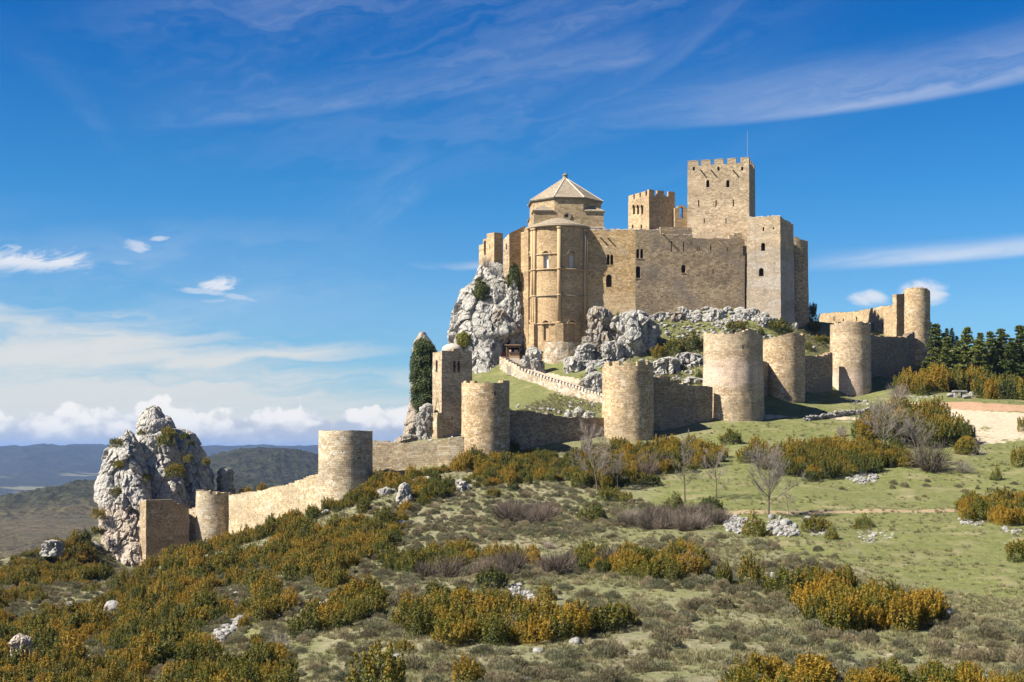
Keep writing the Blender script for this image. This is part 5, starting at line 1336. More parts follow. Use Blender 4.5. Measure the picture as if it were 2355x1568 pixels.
def leaf_quads(P_, N_, size, tint, g, aspect=.55, up=.3, name='leaves', tri=False):
    """P_: centres, N_: facing directions"""
    n = len(P_); r = g.normal(size=(n, 3)); r[:, 2] += up
    a = np.cross(N_, r); a /= np.linalg.norm(a, axis=1)[:, None]+1e-9
    b = np.cross(a, N_); b /= np.linalg.norm(b, axis=1)[:, None]+1e-9
    s = np.asarray(size)*g.uniform(.7, 1.3, n); s = s[:, None]
    v = np.stack([P_-b*s, P_+a*s*aspect, P_+b*s, P_-a*s*aspect], 1).reshape(-1, 3)
    f = np.arange(4*n).reshape(n, 4)
    return v, f, np.repeat(tint, 4)
def box_shrub_mesh(seed, W_=1., H_=1.7, sprigs=60, leaves=52, lf=.062, kind='spire'):
    g = np.random.default_rng(seed); PP, NN, TT = [], [], []
    lob = g.uniform(.75, 1.2, 7) if kind != 'smooth' else np.ones(7)
    for k in range(sprigs):
        a = g.uniform(0, 2*np.pi); r = W_*np.sqrt(g.uniform(0, 1)); lr = np.interp(a, np.linspace(0, 2*np.pi, 8), np.append(lob, lob[0])); r *= lr
        dome = np.sqrt(max(0., 1-(r/(W_*1.25))**2)) if kind != 'cone' else max(.1, 1-(r/(W_*1.2)))
        top = H_*dome*g.uniform(.62, 1.2)+.1
        if kind == 'smooth': top = H_*max(.12, 1-(r/(W_*1.15))**2)**.75; ln_k = .3
        ln = g.uniform(.5, .95)*H_/1.7*(.4 if kind == 'smooth' else 1); base = max(.0, top-ln)
        lean = .22*r/W_
        m_ = leaves; t_ = g.uniform(0, 1, m_)**.85
        ph = g.uniform(0, 6.28, m_); rad_ = (.17*(1-t_)**.7+.025)*g.uniform(.4, 1.15, m_)*(W_+H_)/2.4
        cx_ = r*np.cos(a)+lean*t_*np.cos(a); cy_ = r*np.sin(a)+lean*t_*np.sin(a)
        p_ = np.stack([cx_+rad_*np.cos(ph), cy_+rad_*np.sin(ph), base+(top-base)*t_], 1)
        n_ = np.stack([np.cos(ph), np.sin(ph), g.uniform(-.1, 1.1, m_)], 1)+g.normal(size=(m_, 3))*.45
        PP.append(p_); NN.append(n_); TT.append(np.clip(t_*.7+g.uniform(-.15, .45, m_)+g.uniform(-.12, .12), 0, 1))
    # skirt and body
    m_ = sprigs*14; a = g.uniform(0, 6.28, m_); u = g.uniform(0, 1, m_); r = W_*1.08*np.sqrt(1-(u*.85)**2)*g.uniform(.82, 1.05, m_)*np.interp(a, np.linspace(0, 2*np.pi, 8), np.append(lob, lob[0]))
    PP.append(np.stack([r*np.cos(a), r*np.sin(a), u*H_*.62], 1)); NN.append(np.stack([np.cos(a), np.sin(a), u], 1)+g.normal(size=(m_, 3))*.5); TT.append(g.uniform(0, .55, m_))
    P_ = np.vstack(PP); N_ = np.vstack(NN); N_ /= np.linalg.norm(N_, axis=1)[:, None]; T_ = np.concatenate(TT)
    v, f, ti = leaf_quads(P_, N_, lf, T_, g)
    return v, f, ti
def twig_mesh(seed, W_=1., H_=1.2, n=260, wd=.012, seg=4, droop=.2, spread=1.1, fork=2):
    """thicket of thin crossed twigs rising from the ground"""
    g = np.random.default_rng(seed); V0, F0, T0 = [], [], []; off = 0
    for k in range(n):
        a = g.uniform(0, 6.28); r0 = W_*.35*np.sqrt(g.uniform()); p_ = np.array([r0*math.cos(a), r0*math.sin(a), 0.])
        el_ = g.uniform(.35, 1.5); d_ = np.array([math.cos(a)*math.cos(el_)*spread, math.sin(a)*math.cos(el_)*spread, math.sin(el_)]); L = g.uniform(.55, 1.)*(H_*math.sin(el_)+W_*math.cos(el_))
        w = wd*g.uniform(.7, 1.6)
        stems = [(p_, d_, L, w)]
        for j in range(fork):
            t_ = g.uniform(.35, .8); stems.append((p_+d_*L*t_, d_+g.normal(size=3)*.5, L*.45, w*.6))
        for q, dd, LL, ww in stems:
            pts = [q]; 
            for s in range(seg): dd = dd+g.normal(size=3)*.16; dd /= np.linalg.norm(dd); pts.append(pts[-1]+dd*LL/seg)
            pts = np.array(pts); side = np.cross(dd, g.normal(size=3)); side /= np.linalg.norm(side)
            wv_ = ww*np.linspace(1, .35, seg+1)[:, None]
            v = np.vstack([pts-side*wv_, pts+side*wv_]); f = np.array([[i, i+1, i+1+seg+1, i+seg+1] for i in range(seg)])
            V0.append(v); F0.append(f+off); off += len(v); T0.append(np.full(len(v), g.uniform()))
    return np.vstack(V0), np.vstack(F0), np.concatenate(T0)
def heath_mesh(seed, W_=.55, H_=.42, n=1500, lf=.024):
    g = np.random.default_rng(seed); a = g.uniform(0, 6.28, n); lob = g.uniform(.7, 1.25, 8)
    rr_ = np.sqrt(g.uniform(0, 1, n)); r = rr_*W_*np.interp(a, np.linspace(0, 6.2832, 9), np.append(lob, lob[0]))
    z = H_*np.sqrt(np.maximum(0, 1-(rr_*.93)**2))*g.uniform(.35, 1.12, n)
    P_ = np.stack([r*np.cos(a), r*np.sin(a), z], 1); N_ = g.normal(size=(n, 3)); N_ /= np.linalg.norm(N_, axis=1)[:, None]
    # thin upright slivers
    s = lf*g.uniform(.7, 1.5, n)[:, None]; dr = np.stack([np.cos(a)*rr_*.8, np.sin(a)*rr_*.8, np.ones(n)], 1)+g.normal(size=(n, 3))*.35; dr /= np.linalg.norm(dr, axis=1)[:, None]
    sd = np.cross(dr, N_); sd /= np.linalg.norm(sd, axis=1)[:, None]+1e-9
    v = np.stack([P_-dr*s*2-sd*s*.32, P_-dr*s*2+sd*s*.32, P_+dr*s*2.+sd*s*.18, P_+dr*s*2.-sd*s*.18], 1).reshape(-1, 3)
    return v, np.arange(4*n).reshape(n, 4), np.repeat(g.uniform(0, 1, n), 4)
def tuft_mesh(seed, n=46, h=.26, r=.16):
    g = np.random.default_rng(seed); a = g.uniform(0, 6.28, n); q = r*np.sqrt(g.uniform(0, 1, n)); b = np.stack([q*np.cos(a), q*np.sin(a), 0*a-.02], 1)
    hh = h*g.uniform(.5, 1.1, n); tip = b+np.stack([np.cos(a)*hh*g.uniform(.1, .8, n), np.sin(a)*hh*g.uniform(.1, .8, n), hh], 1)
    s_ = np.stack([-np.sin(a+g.uniform(-1, 1, n)), np.cos(a), 0*a], 1)*.012
    v = np.stack([b-s_, b+s_, tip+s_*.3, tip-s_*.3], 1).reshape(-1, 3)
    return v, np.arange(4*n).reshape(n, 4), np.repeat(g.uniform(0, 1, n), 4)
def mk(name, vft, mat):
    me = mesh_np(name, vft[0], vft[1], False, attrs={'tint': vft[2]}); me.materials.append(M[mat]); return me
BOX = [mk('box_leaves', box_shrub_mesh(s, 1., 1.55+.2*(s % 3)), 'box') for s in range(6)]
BOXG = [mk('box_leaves_green', box_shrub_mesh(40+s, 1., 1.5), 'boxG') for s in range(3)]
CONE = [mk('box_leaves_pointed', box_shrub_mesh(60+s, .9, 2.2, 46, 60, kind='cone'), 'boxG') for s in range(2)]
TOP = mk('clipped_box_leaves', box_shrub_mesh(71, 1.0, 1.9, 420, 22, .05, 'smooth'), 'box')
HEA = [mk('heath_sprays', heath_mesh(s, .6, .56+.06*s), 'heath') for s in range(3)]+[mk('heath_sprays', heath_mesh(10+s, .6, .52), 'heathG') for s in range(2)]
TWG = [mk('bare_twigs', twig_mesh(s, 1., 1.2, 150), 'twig') for s in range(3)]
BRM = [mk('bramble_twigs', twig_mesh(20+s, 1.2, 1.1, 230, .014), 'bramble') for s in range(3)]
TUF = [mk('grass_blades', tuft_mesh(s), 'grass') for s in range(4)]
PROTO = {}
def proto_obj(me):
    if me.name not in PROTO: PROTO[me.name] = bpy.data.objects.new('proto_'+me.name, me)
    return PROTO[me.name]
def scatter_gn(name, P_, sc_, meshes, label, seed=0, scz=None, cat=None):
    g = np.random.default_rng(seed); n = len(P_)
    me = bpy.data.meshes.new(name); me.vertices.add(n); me.vertices.foreach_set('co', np.asarray(P_, np.float32).ravel())
    at = me.attributes.new('sc', 'FLOAT_VECTOR', 'POINT'); sc_ = np.asarray(sc_)
    sv = np.stack([sc_*g.uniform(.85, 1.15, n), sc_*g.uniform(.85, 1.15, n), (scz if scz is not None else sc_)*g.uniform(.85, 1.15, n)], 1); at.data.foreach_set('vector', sv.astype(np.float32).ravel())
    at = me.attributes.new('rot', 'FLOAT_VECTOR', 'POINT'); rv = np.stack([g.normal(size=n)*.07, g.normal(size=n)*.07, g.uniform(0, 6.28, n)], 1); at.data.foreach_set('vector', rv.astype(np.float32).ravel())
    at = me.attributes.new('pick', 'INT', 'POINT'); at.data.foreach_set('value', g.integers(0, len(meshes), n).astype(np.int32))
    o = link(name, me)
    ng = bpy.data.node_groups.new(name, 'GeometryNodeTree'); ng.interface.new_socket('Geometry', in_out='INPUT', socket_type='NodeSocketGeometry'); ng.interface.new_socket('Geometry', in_out='OUTPUT', socket_type='NodeSocketGeometry')
    N_, L_ = ng.nodes, ng.links
    gi, go = N_.new('NodeGroupInput'), N_.new('NodeGroupOutput'); ip = N_.new('GeometryNodeInstanceOnPoints'); jn = N_.new('GeometryNodeJoinGeometry')
    for m_ in meshes:
        oi = N_.new('GeometryNodeObjectInfo'); oi.inputs['Object'].default_value = proto_obj(m_); oi.inputs['As Instance'].default_value = True; L_.new(oi.outputs['Geometry'], jn.inputs[0])
    L_.new(gi.outputs[0], ip.inputs['Points']); L_.new(jn.outputs[0], ip.inputs['Instance']); ip.inputs['Pick Instance'].default_value = True
    def na(nm, ty):
        q = N_.new('GeometryNodeInputNamedAttribute'); q.data_type = ty; q.inputs[0].default_value = nm; return q.outputs[0]
    L_.new(na('pick', 'INT'), ip.inputs['Instance Index']); L_.new(na('sc', 'FLOAT_VECTOR'), ip.inputs['Scale'])
    er = N_.new('FunctionNodeEulerToRotation'); L_.new(na('rot', 'FLOAT_VECTOR'), er.inputs[0]); L_.new(er.outputs[0], ip.inputs['Rotation'])
    L_.new(ip.outputs[0], go.inputs[0])
    md = o.modifiers.new('scatter', 'NODES'); md.node_group = ng
    return tag(o, label, cat, None, 'stuff')
# --- placing over world ground by survey polygons
def proj(x, y):
    z = H(x, y); return CX+F*x/y, HY-F*z/y, z
def fill(poly, spacing, seed=0, clear=(), dr=(75, 345), xr=(-125, 210), jitter=.45, dens=None):
    g = np.random.default_rng(seed)
    xs = np.arange(xr[0], xr[1], spacing); ys = np.arange(dr[0], dr[1], spacing)
    X, Y = np.meshgrid(xs, ys); X = X.ravel()+g.uniform(-jitter, jitter, X.size)*spacing; Y = Y.ravel()+g.uniform(-jitter, jitter, Y.size)*spacing
    px, py, z = proj(X, Y)
    # soften the outline
    m = inpoly(px+g.normal(size=len(px))*6, py+g.normal(size=len(px))*3, poly)
    for cx_, cy_, rx, ry in clear: m &= ((px-cx_)/rx)**2+((py-cy_-12)/(ry+10))**2 > 1
    if dens is not None: m &= g.random(len(px)) < dens(X, Y)
    return X[m], Y[m], z[m], px[m], py[m]
occupied = []
# 1. the left slope, one continuous mass of box
MASS = [(-420,1345),(-60,1318),(0,1306),(100,1262),(200,1228),(228,1330),(300,1348),(330,1330),(420,1290),(450,1268),(540,1250),(640,1212),(740,1180),(800,1150),(860,1118),(1000,1086),(1060,1068),(1180,1048),(1300,1042),(1380,1036),(1470,1032),(1480,1050),(1400,1066),(1330,1108),(1250,1118),(1180,1136),(1040,1150),(960,1168),(925,1190),(922,1235),(880,1275),(800,1310),(790,1350),(700,1400),(760,1450),(700,1475),(650,1568),(620,1760),(-500,1780)]
CLR = [(532,1366,60,20),(700,1362,62,26),(150,1362,60,16),(55,1400,50,20),(640,1440,60,16),(745,1412,60,18),(520,1458,62,26),(205,1500,45,13),(258,1410,32,14),(50,1512,52,26),(250,1412,44,20),(640,1330,26,9),(350,1400,24,8),(905,1140,50,10),(1068,1122,26,8),(700,1505,70,22)]
def dn(X, Y): return np.clip(.86+fbm(np.stack([X/9., Y/9., 0*X], 1), 3, 55)*1.9, .06, 1)
X, Y, Z, px, py = fill(MASS, 1.3, 1, CLR, dens=dn)
g = np.random.default_rng(5)
sc_ = (.54+g.uniform(0, 1, len(X))**1.7*.66)*(1+.4*fbm(np.stack([X/7., Y/7., 0*X], 1), 2, 66))
MASSX = (X, Y, Z, sc_)
print('mass shrubs', len(X))
occ = [np.stack([X, Y], 1)]
# 2. shrubs one can count
SH_GROUPS = {}
_k = [0]
def shrub(px, py, w_px, label, group=None, kind='box', hpx=None, dmin=70, name='box_shrub', cat='shrub', xyz=None, mesh=None):
    """a shrub whose foot is seen at (px,py) and whose width is w_px there"""
    h = xyz if xyz is not None else hit(px, py, dmin)
    if h is None: return None
    _k[0] += 1; r = random.Random(_k[0])
    pool = {'box': BOX, 'green': BOXG, 'cone': CONE, 'top': [TOP], 'twig': TWG, 'bramble': BRM, 'heath': HEA}[kind]
    me = mesh or r.choice(pool)
    s = w_px*h.y/F/2.15 if kind not in ('heath',) else w_px*h.y/F/1.2
    o = link(name, me); o.location = h-Vector((0, 0, .06)); H0 = {'cone': 2.2, 'top': 1.95, 'heath': .5, 'twig': 1.2, 'bramble': 1.1}.get(kind, 1.75)
    sz_ = (hpx*h.y/F/H0) if hpx else s*r.uniform(.9, 1.1)
    o.scale = (s*r.uniform(.92, 1.08), s*r.uniform(.92, 1.08), sz_); o.rotation_euler = (r.uniform(-.06, .06), r.uniform(-.06, .06), r.uniform(0, 6.28))
    occ.append(np.array([[h.x, h.y]]))
    return tag(o, label, cat, group)
POOL = []
def thicket(poly, spacing, label, group, seed, w=(1.6, 2.6), kind='box', clear=(), name='box_shrub', dr=(75, 345), limit=400, hs=1., cat='shrub'):
    X, Y, Z, px, py = fill(poly, spacing*1.12, seed, clear, dr=dr); g = random.Random(seed)
    for x, y, z in list(zip(X, Y, Z))[:limit]:
        k = kind if isinstance(kind, str) else g.choice(kind); wm = g.uniform(*w)*1.08
        q = (wm, y, x, z, label, group, k, hs, name, cat)
        if name == 'box_shrub': POOL.append(q)
        else: place_thing(q)
def place_thing(q):
    wm, y, x, z, label, group, k, hs, name, cat = q
    shrub(0, 0, wm*F/y, label, group, k, hpx=wm*.82*hs*F/y, name=name, xyz=Vector((float(x), float(y), float(z))), cat=cat)
single = [
 (2222,1044,50,'smooth beehive shaped shrub beside a thin sapling','top',44),(2290,1104,30,'small pointed shrub alone on the right meadow','cone',40),
 (2342,1073,34,'dark upright shrub at the right edge above the meadow','green',52),(2350,993,24,'dark shrub at the right edge beside the pale path','green',38),
 (1680,1019,50,'rounded dark shrub alone on the green bank','green',34),(1734,1232,62,'pointed shrub in front of the white stone bank','cone',66),
 (1875,1222,62,'broad olive shrub right of the thin bare tree','green',40),(1985,1214,52,'twin tipped shrub at the edge of the open meadow','cone',38),
 (1911,1240,34,'narrow shrub below the broad olive shrub','cone',40),(1552,1172,60,'shrub rising out of the brambles near the tall thin tree','cone',46),
 (1633,1170,48,'small round shrub left of the second bare tree foot','green',30),(1362,1196,74,'pointed shrub on the little green bank','cone',60),
 (1438,1154,34,'small shrub right of the two shrubs on the little bank','green',26),(1402,1150,50,'shrub between the leaning bare tree and the little bank','green',34),
 (1490,1116,52,'loose shrub at the left border of the upper meadow','green',32),
 (1790,1369,66,'rounded rusty shrub alone in the right foreground','box',52),(1728,1354,60,'tall shrub left of the rounded rusty one','box',76),(1665,1348,36,'narrow shrub left of the tall foreground one','box',52),
 (1130,1352,66,'shrub rising behind the tumbled stone wall','green',54),(1256,1382,44,'upright shrub at the right end of the tumbled wall','cone',56),
 (1000,1378,60,'shrub at the left end of the tumbled wall','green',44),
 (870,1600,120,'big shrub cut by the bottom edge, left of centre','box',110),(1076,1590,74,'shrub cut by the bottom edge, right of the big one','box',66),
 (930,1500,46,'small green shrub right above the big bottom shrub','green',34),
 (1551,817,44,'orange green shrub on the castle mound, largest of its row','green',44),(1512,823,32,'rusty orange shrub on the mound below the big boulder','box',24),(1594,808,48,'dark shrub touching the widest round tower','green',46),
 (1694,763,46,'broad shrub on the mound above the widest tower','green',28),(1750,774,18,'small dark shrub above the gap between two round towers','green',22),(1792,764,50,'shrub on white rocks under the grey footed tower','green',32),
 (1869,766,36,'rusty green shrub right of the castle rocks','box',30),(1886,791,38,'dark rounded shrub above the shaded tower','green',24),(1859,804,20,'small shrub between the castle rocks and the shaded tower','green',20),
 (1512,848,24,'small shrub right above the merloned tower','green',22),(1576,840,24,'little rusty shrub among mound rocks','box',18),(1558,838,18,'least of the rusty shrubs among mound rocks','box',16),(1608,872,14,'slim shrub at the left side of the widest tower','green',20),(1564,884,16,'tiny green shrub over the shaded wall','green',12),
 (910,1018,44,'shrub behind the speckled wall, left of the belfry','green',34),
 (1865,1596,120,'shrub cut by the bottom edge at the right','box',80),(2060,1596,110,'spiky shrub at the bottom right','box',70),
 (2340,1290,60,'orange shrub at the right edge of the lower meadow','box',52),
]
for px, py, w, lab, kd, hp in single: shrub(px, py, w, lab, None, kd, hp)
thicket([(925,1442),(955,1412),(1040,1398),(1120,1412),(1200,1430),(1290,1436),(1400,1430),(1462,1440),(1420,1456),(1300,1468),(1230,1482),(1130,1492),(1000,1488),(930,1474)], 1.55, 'orange tipped box shrub in the large central clump', 'central clump of box shrubs', 11, (1.7, 2.6))
thicket([(786,1404),(860,1372),(884,1384),(850,1420),(780,1444),(700,1450),(700,1432)], 1.5, 'box shrub in the slanting row left of centre', 'slanting row of box shrubs', 12, (1.6, 2.6))
thicket([(880,1302),(960,1278),(1120,1278),(1262,1294),(1250,1304),(1100,1308),(900,1318)], 1.7, 'dark green box shrub in the long low row behind the heath', 'long low row of shrubs', 13, (1.4, 2.4), ['green', 'box'])
thicket([(1330,1290),(1480,1286),(1610,1290),(1625,1322),(1560,1338),(1400,1326),(1335,1314)], 1.6, 'orange green box shrub in the row below the brambles', 'row of box shrubs below the brambles', 14, (1.6, 2.5))
thicket([(1838,1374),(1940,1352),(1956,1400),(2050,1412),(2182,1412),(2190,1428),(2010,1458),(1900,1462),(1878,1434),(1828,1398)], 1.5, 'tall box shrub in the long clump at the right foreground', 'right foreground clump of box shrubs', 15, (1.7, 2.7), hs=1.15)
thicket([(2205,1168),(2354,1160),(2440,1190),(2354,1216),(2300,1208),(2220,1194)], 1.7, 'bright orange box shrub at the right edge of the meadow', 'shrubs at the right edge', 16, (1.8, 2.8))
thicket([(1320,1112),(1400,1076),(1450,1050),(1520,1032),(1650,1044),(1668,1062),(1600,1084),(1480,1092),(1440,1126),(1380,1126)], 1.75, 'box shrub in the thicket between merloned tower and bare trees', 'thicket below the merloned tower', 17, (1.8, 2.8), ['box', 'box', 'green'], hs=1.1)
thicket([(1706,1058),(1800,1048),(1900,1036),(2080,1050),(2092,1082),(2000,1088),(1900,1108),(1830,1100),(1770,1082)], 1.8, 'box shrub in the wide thicket behind the round bare tree', 'wide thicket on the meadow', 18, (1.9, 2.9), ['box', 'box', 'green'], hs=1.1)
thicket([(2030,985),(2060,972),(2130,972),(2205,1002),(2212,1024),(2130,1030),(2050,1024),(1985,1012)], 1.9, 'tall dark green shrub behind the two grey bare trees', 'tall dark thicket', 19, (3.0, 4.2), 'green', hs=1.35)
thicket([(2062,908),(2110,895),(2200,895),(2354,918),(2520,925),(2354,936),(2300,928),(2250,905),(2180,900),(2100,912)], 2.3, 'rusty green shrub in the row before the pines', 'row of shrubs before the pines', 20, (2.8, 4.2), ['green', 'green', 'box'], dr=(285, 345), hs=1.3)
thicket([(430,1168),(470,1150),(520,1150),(520,1170)], 2., 'green shrub between the pinnacle and small round tower', 'shrubs behind the lower wall', 21, (1.8, 2.6), 'green', dr=(276, 300))
thicket([(530,1138),(640,1128),(640,1140),(540,1146)], 2., 'green shrub peeping over the lit stepped wall', 'shrubs behind the stepped wall', 22, (1.4, 2.0), 'green', dr=(268, 285))
thicket([(1700,1560),(2354,1566),(2500,1600),(2354,1640),(1700,1640)], 2.0, 'orange box shrub along the bottom right edge', 'shrubs along the bottom edge', 23, (1.4, 2.0))
# bushes rooted in the pinnacle and the crag
for k, (px, py, w, d, lab) in enumerate([(388,1000,26,277,'dark bush filling the upper cleft of the pinnacle'),(380,1020,28,276,'dark bush lower in the pinnacle cleft'),(426,1004,18,284,'round bush on the pinnacle\'s right shoulder'),(438,1018,14,283,'small bush under the one on the right shoulder'),
    (434,1056,18,282,'olive bush halfway down the pinnacle\'s right lobe'),(404,1090,34,276,'rusty green bush low on the pinnacle\'s right lobe'),(474,1062,16,283,'small green bush near the right edge of the pinnacle'),(268,1022,22,272,'dark bush at the top left shoulder of the pinnacle'),
    (272,1070,20,269,'grey green bush on the pinnacle\'s left pillar'),(340,1098,16,274,'small bush in the seam between pinnacle pillars'),(268,1130,18,267,'bush low on the pinnacle\'s left pillar'),(325,995,14,277,'tiny bush high on the main pillar'),(226,1185,24,268,'bush at the pinnacle\'s lower left edge'),(222,1225,22,266,'lowest bush at the pinnacle\'s left edge')]):
    shrub(0, 0, w*1.35, lab, None, 'green', hpx=w*1.1, xyz=P(px, py+6, d-2.6))
shrub(0, 0, 30, 'grey twiggy bush at the top of the crag under the outer wing', None, 'twig', 26, xyz=P(1118, 614, 340), name='twig_bush', cat='bush')
shrub(0, 0, 36, 'dark bush in the shade of the round bastion', None, 'green', 50, xyz=P(1864, 742, 348))
# twiggy shrubs and brambles
for px, py, w, lab, kd, hp in [(2138,1084,74,'reddish grey many stemmed bush on the right meadow','bramble',64),(2216,1088,44,'grey twiggy bush below the beehive shaped shrub','twig',32),(1935,1004,26,'pale twig bush on the green bank','twig',30),
    (1590,1330,44,'grey twig bush in the row below the brambles','twig',60),(640,1500,50,'grey leafless bush in the lower left heath','twig',44),(2008,1580,56,'grey leafless bush at the bottom right','twig',60),(1262,1262,30,'grey twiggy bush left of the brambles','twig',20),(2064,920,50,'bare grey bush at the left of the pine row shrubs','twig',38),
    (1170,1466,50,'grey twig bush beside the central clump','twig',50)]:
    shrub(px, py, w, lab, None, kd, hp, name='twig_bush', cat='bush')
thicket([(1408,1196),(1460,1190),(1560,1186),(1650,1196),(1668,1210),(1600,1226),(1500,1222),(1420,1212)], 2.2, 'brown leafless bramble left of the stone bank', 'brambles left of the stone bank', 31, (1.6, 3.0), ['bramble', 'bramble', 'twig'], hs=.85, name='bramble_bush', cat='bramble')
thicket([(1150,1192),(1250,1180),(1262,1200),(1170,1208)], 1.8, 'brown bramble at the left of the little green bank', 'brambles left of the green bank', 32, (1.8, 2.8), 'bramble', name='bramble_bush', cat='bramble')
thicket([(1462,1078),(1530,1074),(1530,1092),(1470,1096)], 2.2, 'brown bramble inside the thicket by the merloned tower', 'brambles in the thicket', 33, (2., 2.8), 'bramble', name='bramble_bush', cat='bramble')
thicket([(960,1300),(1300,1308),(1400,1290),(1420,1308),(1200,1340),(980,1330)], 4.2, 'greyish bramble in the hollow behind the central clump', 'brambles in the hollow', 34, (1.6, 2.6), 'bramble', name='bramble_bush', cat='bramble')
POOL.sort(key=lambda q: -q[0]/q[1]*(1 if -.36 < q[2]/q[1] < .36 else .1))
for q in POOL[:238]: place_thing(q)
rest = POOL[238:]; print('pool', len(POOL), 'rest', len(rest))
occ.append(np.array([[q[2], q[1]] for q in rest]))
X, Y, Z, sc_ = MASSX
RX = np.array([[q[2], q[1], q[3]-.06, q[0]/2.15, q[7]] for q in rest])
scatter_gn('shrubbery', np.vstack([np.stack([X, Y, Z-.12], 1), RX[:, :3]]), np.concatenate([sc_, RX[:, 3]]), BOX+BOX+BOX[:3]+BOXG[:2], 'dense orange green box scrub covering the left slope and far thickets', 3, scz=np.concatenate([sc_*np.random.default_rng(2).uniform(.75, 1.2, len(sc_)), RX[:, 3]*RX[:, 4]]))
# 3. heath: the larger cushions as things, the rest as ground cover
ALL = np.vstack(occ)
def far_from(X, Y, r):
    keep = np.ones(len(X), bool)
    for i in range(0, len(X), 4000):
        d2 = (X[i:i+4000, None]-ALL[None, :, 0])**2+(Y[i:i+4000, None]-ALL[None, :, 1])**2
        keep[i:i+4000] = d2.min(1) > r*r
    return keep
HEATH = [(640,1760),(660,1568),(700,1480),(790,1440),(900,1320),(960,1240),(1100,1205),(1300,1215),(1480,1232),(1660,1232),(1760,1250),(1900,1262),(1960,1300),(2040,1360),(2200,1420),(2354,1450),(2700,1480),(2700,1800)]
def dh(X, Y): return np.clip(.24+fbm(np.stack([X/7., Y/7., 0*X], 1), 3, 88)*1.3, .03, .8)
X, Y, Z, px, py = fill(HEATH, 1.35, 41, dens=dh); k_ = far_from(X, Y, .95); X, Y, Z = X[k_], Y[k_], Z[k_]
g = np.random.default_rng(8); sc_ = g.uniform(.7, 1.6, len(X))
big = np.argsort(-(sc_/Y)*(np.abs(X/Y) < .36)*(Z/Y > -.165))[:260]; isb = np.zeros(len(X), bool); isb[big] = True
for i in np.nonzero(isb)[0]:
    r = random.Random(int(i)); o = link('heath_cushion', r.choice(HEA)); o.location = (X[i], Y[i], Z[i]-.05); s = float(sc_[i]); o.scale = (s*r.uniform(.9, 1.25), s*r.uniform(.9, 1.25), s*r.uniform(.85, 1.15)); o.rotation_euler = (0, 0, r.uniform(0, 6.28))
    tag(o, 'low greyish brown heath cushion in the dry foreground', 'heath', 'heath cushions in the dry foreground')
X, Y, Z, sc_ = X[~isb], Y[~isb], Z[~isb], sc_[~isb]
X2, Y2, Z2, px, py = fill([(-300,1300),(0,1290),(200,1230),(330,1340),(700,1230),(900,1150),(1200,1110),(1400,1130),(1600,1200),(1200,1240),(900,1290),(700,1500),(640,1760),(-400,1780)], 1.3, 42, dens=lambda a, b: .6+0*a); k_ = far_from(X2, Y2, .7); X2, Y2, Z2 = X2[k_], Y2[k_], Z2[k_]
X3, Y3, Z3, px, py = fill([(1900,1110),(2100,1100),(2354,1110),(2400,1150),(2200,1150),(1950,1135)], 2.2, 43, dens=lambda a, b: .3+0*a)
X4, Y4, Z4, px, py = fill([(1330,760),(1500,720),(1880,760),(1900,820),(1620,900),(1500,880),(1340,850)], 2.6, 44, dens=lambda a, b: .35+0*a)
Xa = np.concatenate([X, X2, X3, X4]); Ya = np.concatenate([Y, Y2, Y3, Y4]); Za = np.concatenate([Z, Z2, Z3, Z4]); s_a = np.concatenate([sc_*.85, g.uniform(.6, 1.3, len(X2)+len(X3)+len(X4))])
print('heath', len(Xa)); scatter_gn('undergrowth', np.stack([Xa, Ya, Za-.04], 1), s_a, HEA, 'small heath and thyme cushions spread between the shrubs', 5)
# 4. grass tufts
def dg(X, Y): return np.clip(.5+fbm(np.stack([X/5., Y/5., 0*X], 1), 3, 99)*1.1, .05, .95)*np.clip(1.35-Y/230., .25, 1)
X, Y, Z, px, py = fill([(-300,1350),(600,1300),(900,1180),(1300,1140),(1900,1120),(2400,1110),(2700,1300),(2800,1900),(-600,1900)], .42, 51, dens=dg, dr=(78, 205)); k_ = (np.abs(X/Y) < .42) & (lookup(path_pts, X, Y) < .2) & (np.random.default_rng(9).random(len(X)) > lookup(green_pts, X, Y)*.72); X, Y, Z = X[k_], Y[k_], Z[k_]
print('tufts', len(X)); scatter_gn('grass', np.stack([X, Y, Z], 1), np.random.default_rng(3).uniform(.55, 1.5, len(X)), TUF, 'dry straw and green grass tufts on the meadow and heath', 6)
X, Y, Z, px, py = fill([(1180,950),(1400,850),(1500,720),(1880,760),(1905,830),(1620,905),(1384,950)], .8, 52, dr=(262, 345)); scatter_gn('grass', np.stack([X, Y, Z], 1), np.random.default_rng(4).uniform(1., 2., len(X)), TUF, 'rough green grass on the castle mound', 7)

X, Y, Z, px, py = fill([(0,1300),(200,1225),(330,1330),(700,1195),(900,1110),(1200,1035),(1480,1030),(1700,975),(2060,925),(2400,925),(2500,1120),(1300,1130),(900,1180),(640,1300),(0,1400)], .75, 53, dr=(165, 300), dens=lambda a, b: np.where(lookup(path_pts, a, b) > .15, 0., .6-.5*lookup(green_pts, a, b)))
scatter_gn('grass', np.stack([X, Y, Z], 1), np.random.default_rng(5).uniform(.8, 1.7, len(X)), TUF, 'grass tufts on the bank and between the slope shrubs', 8)
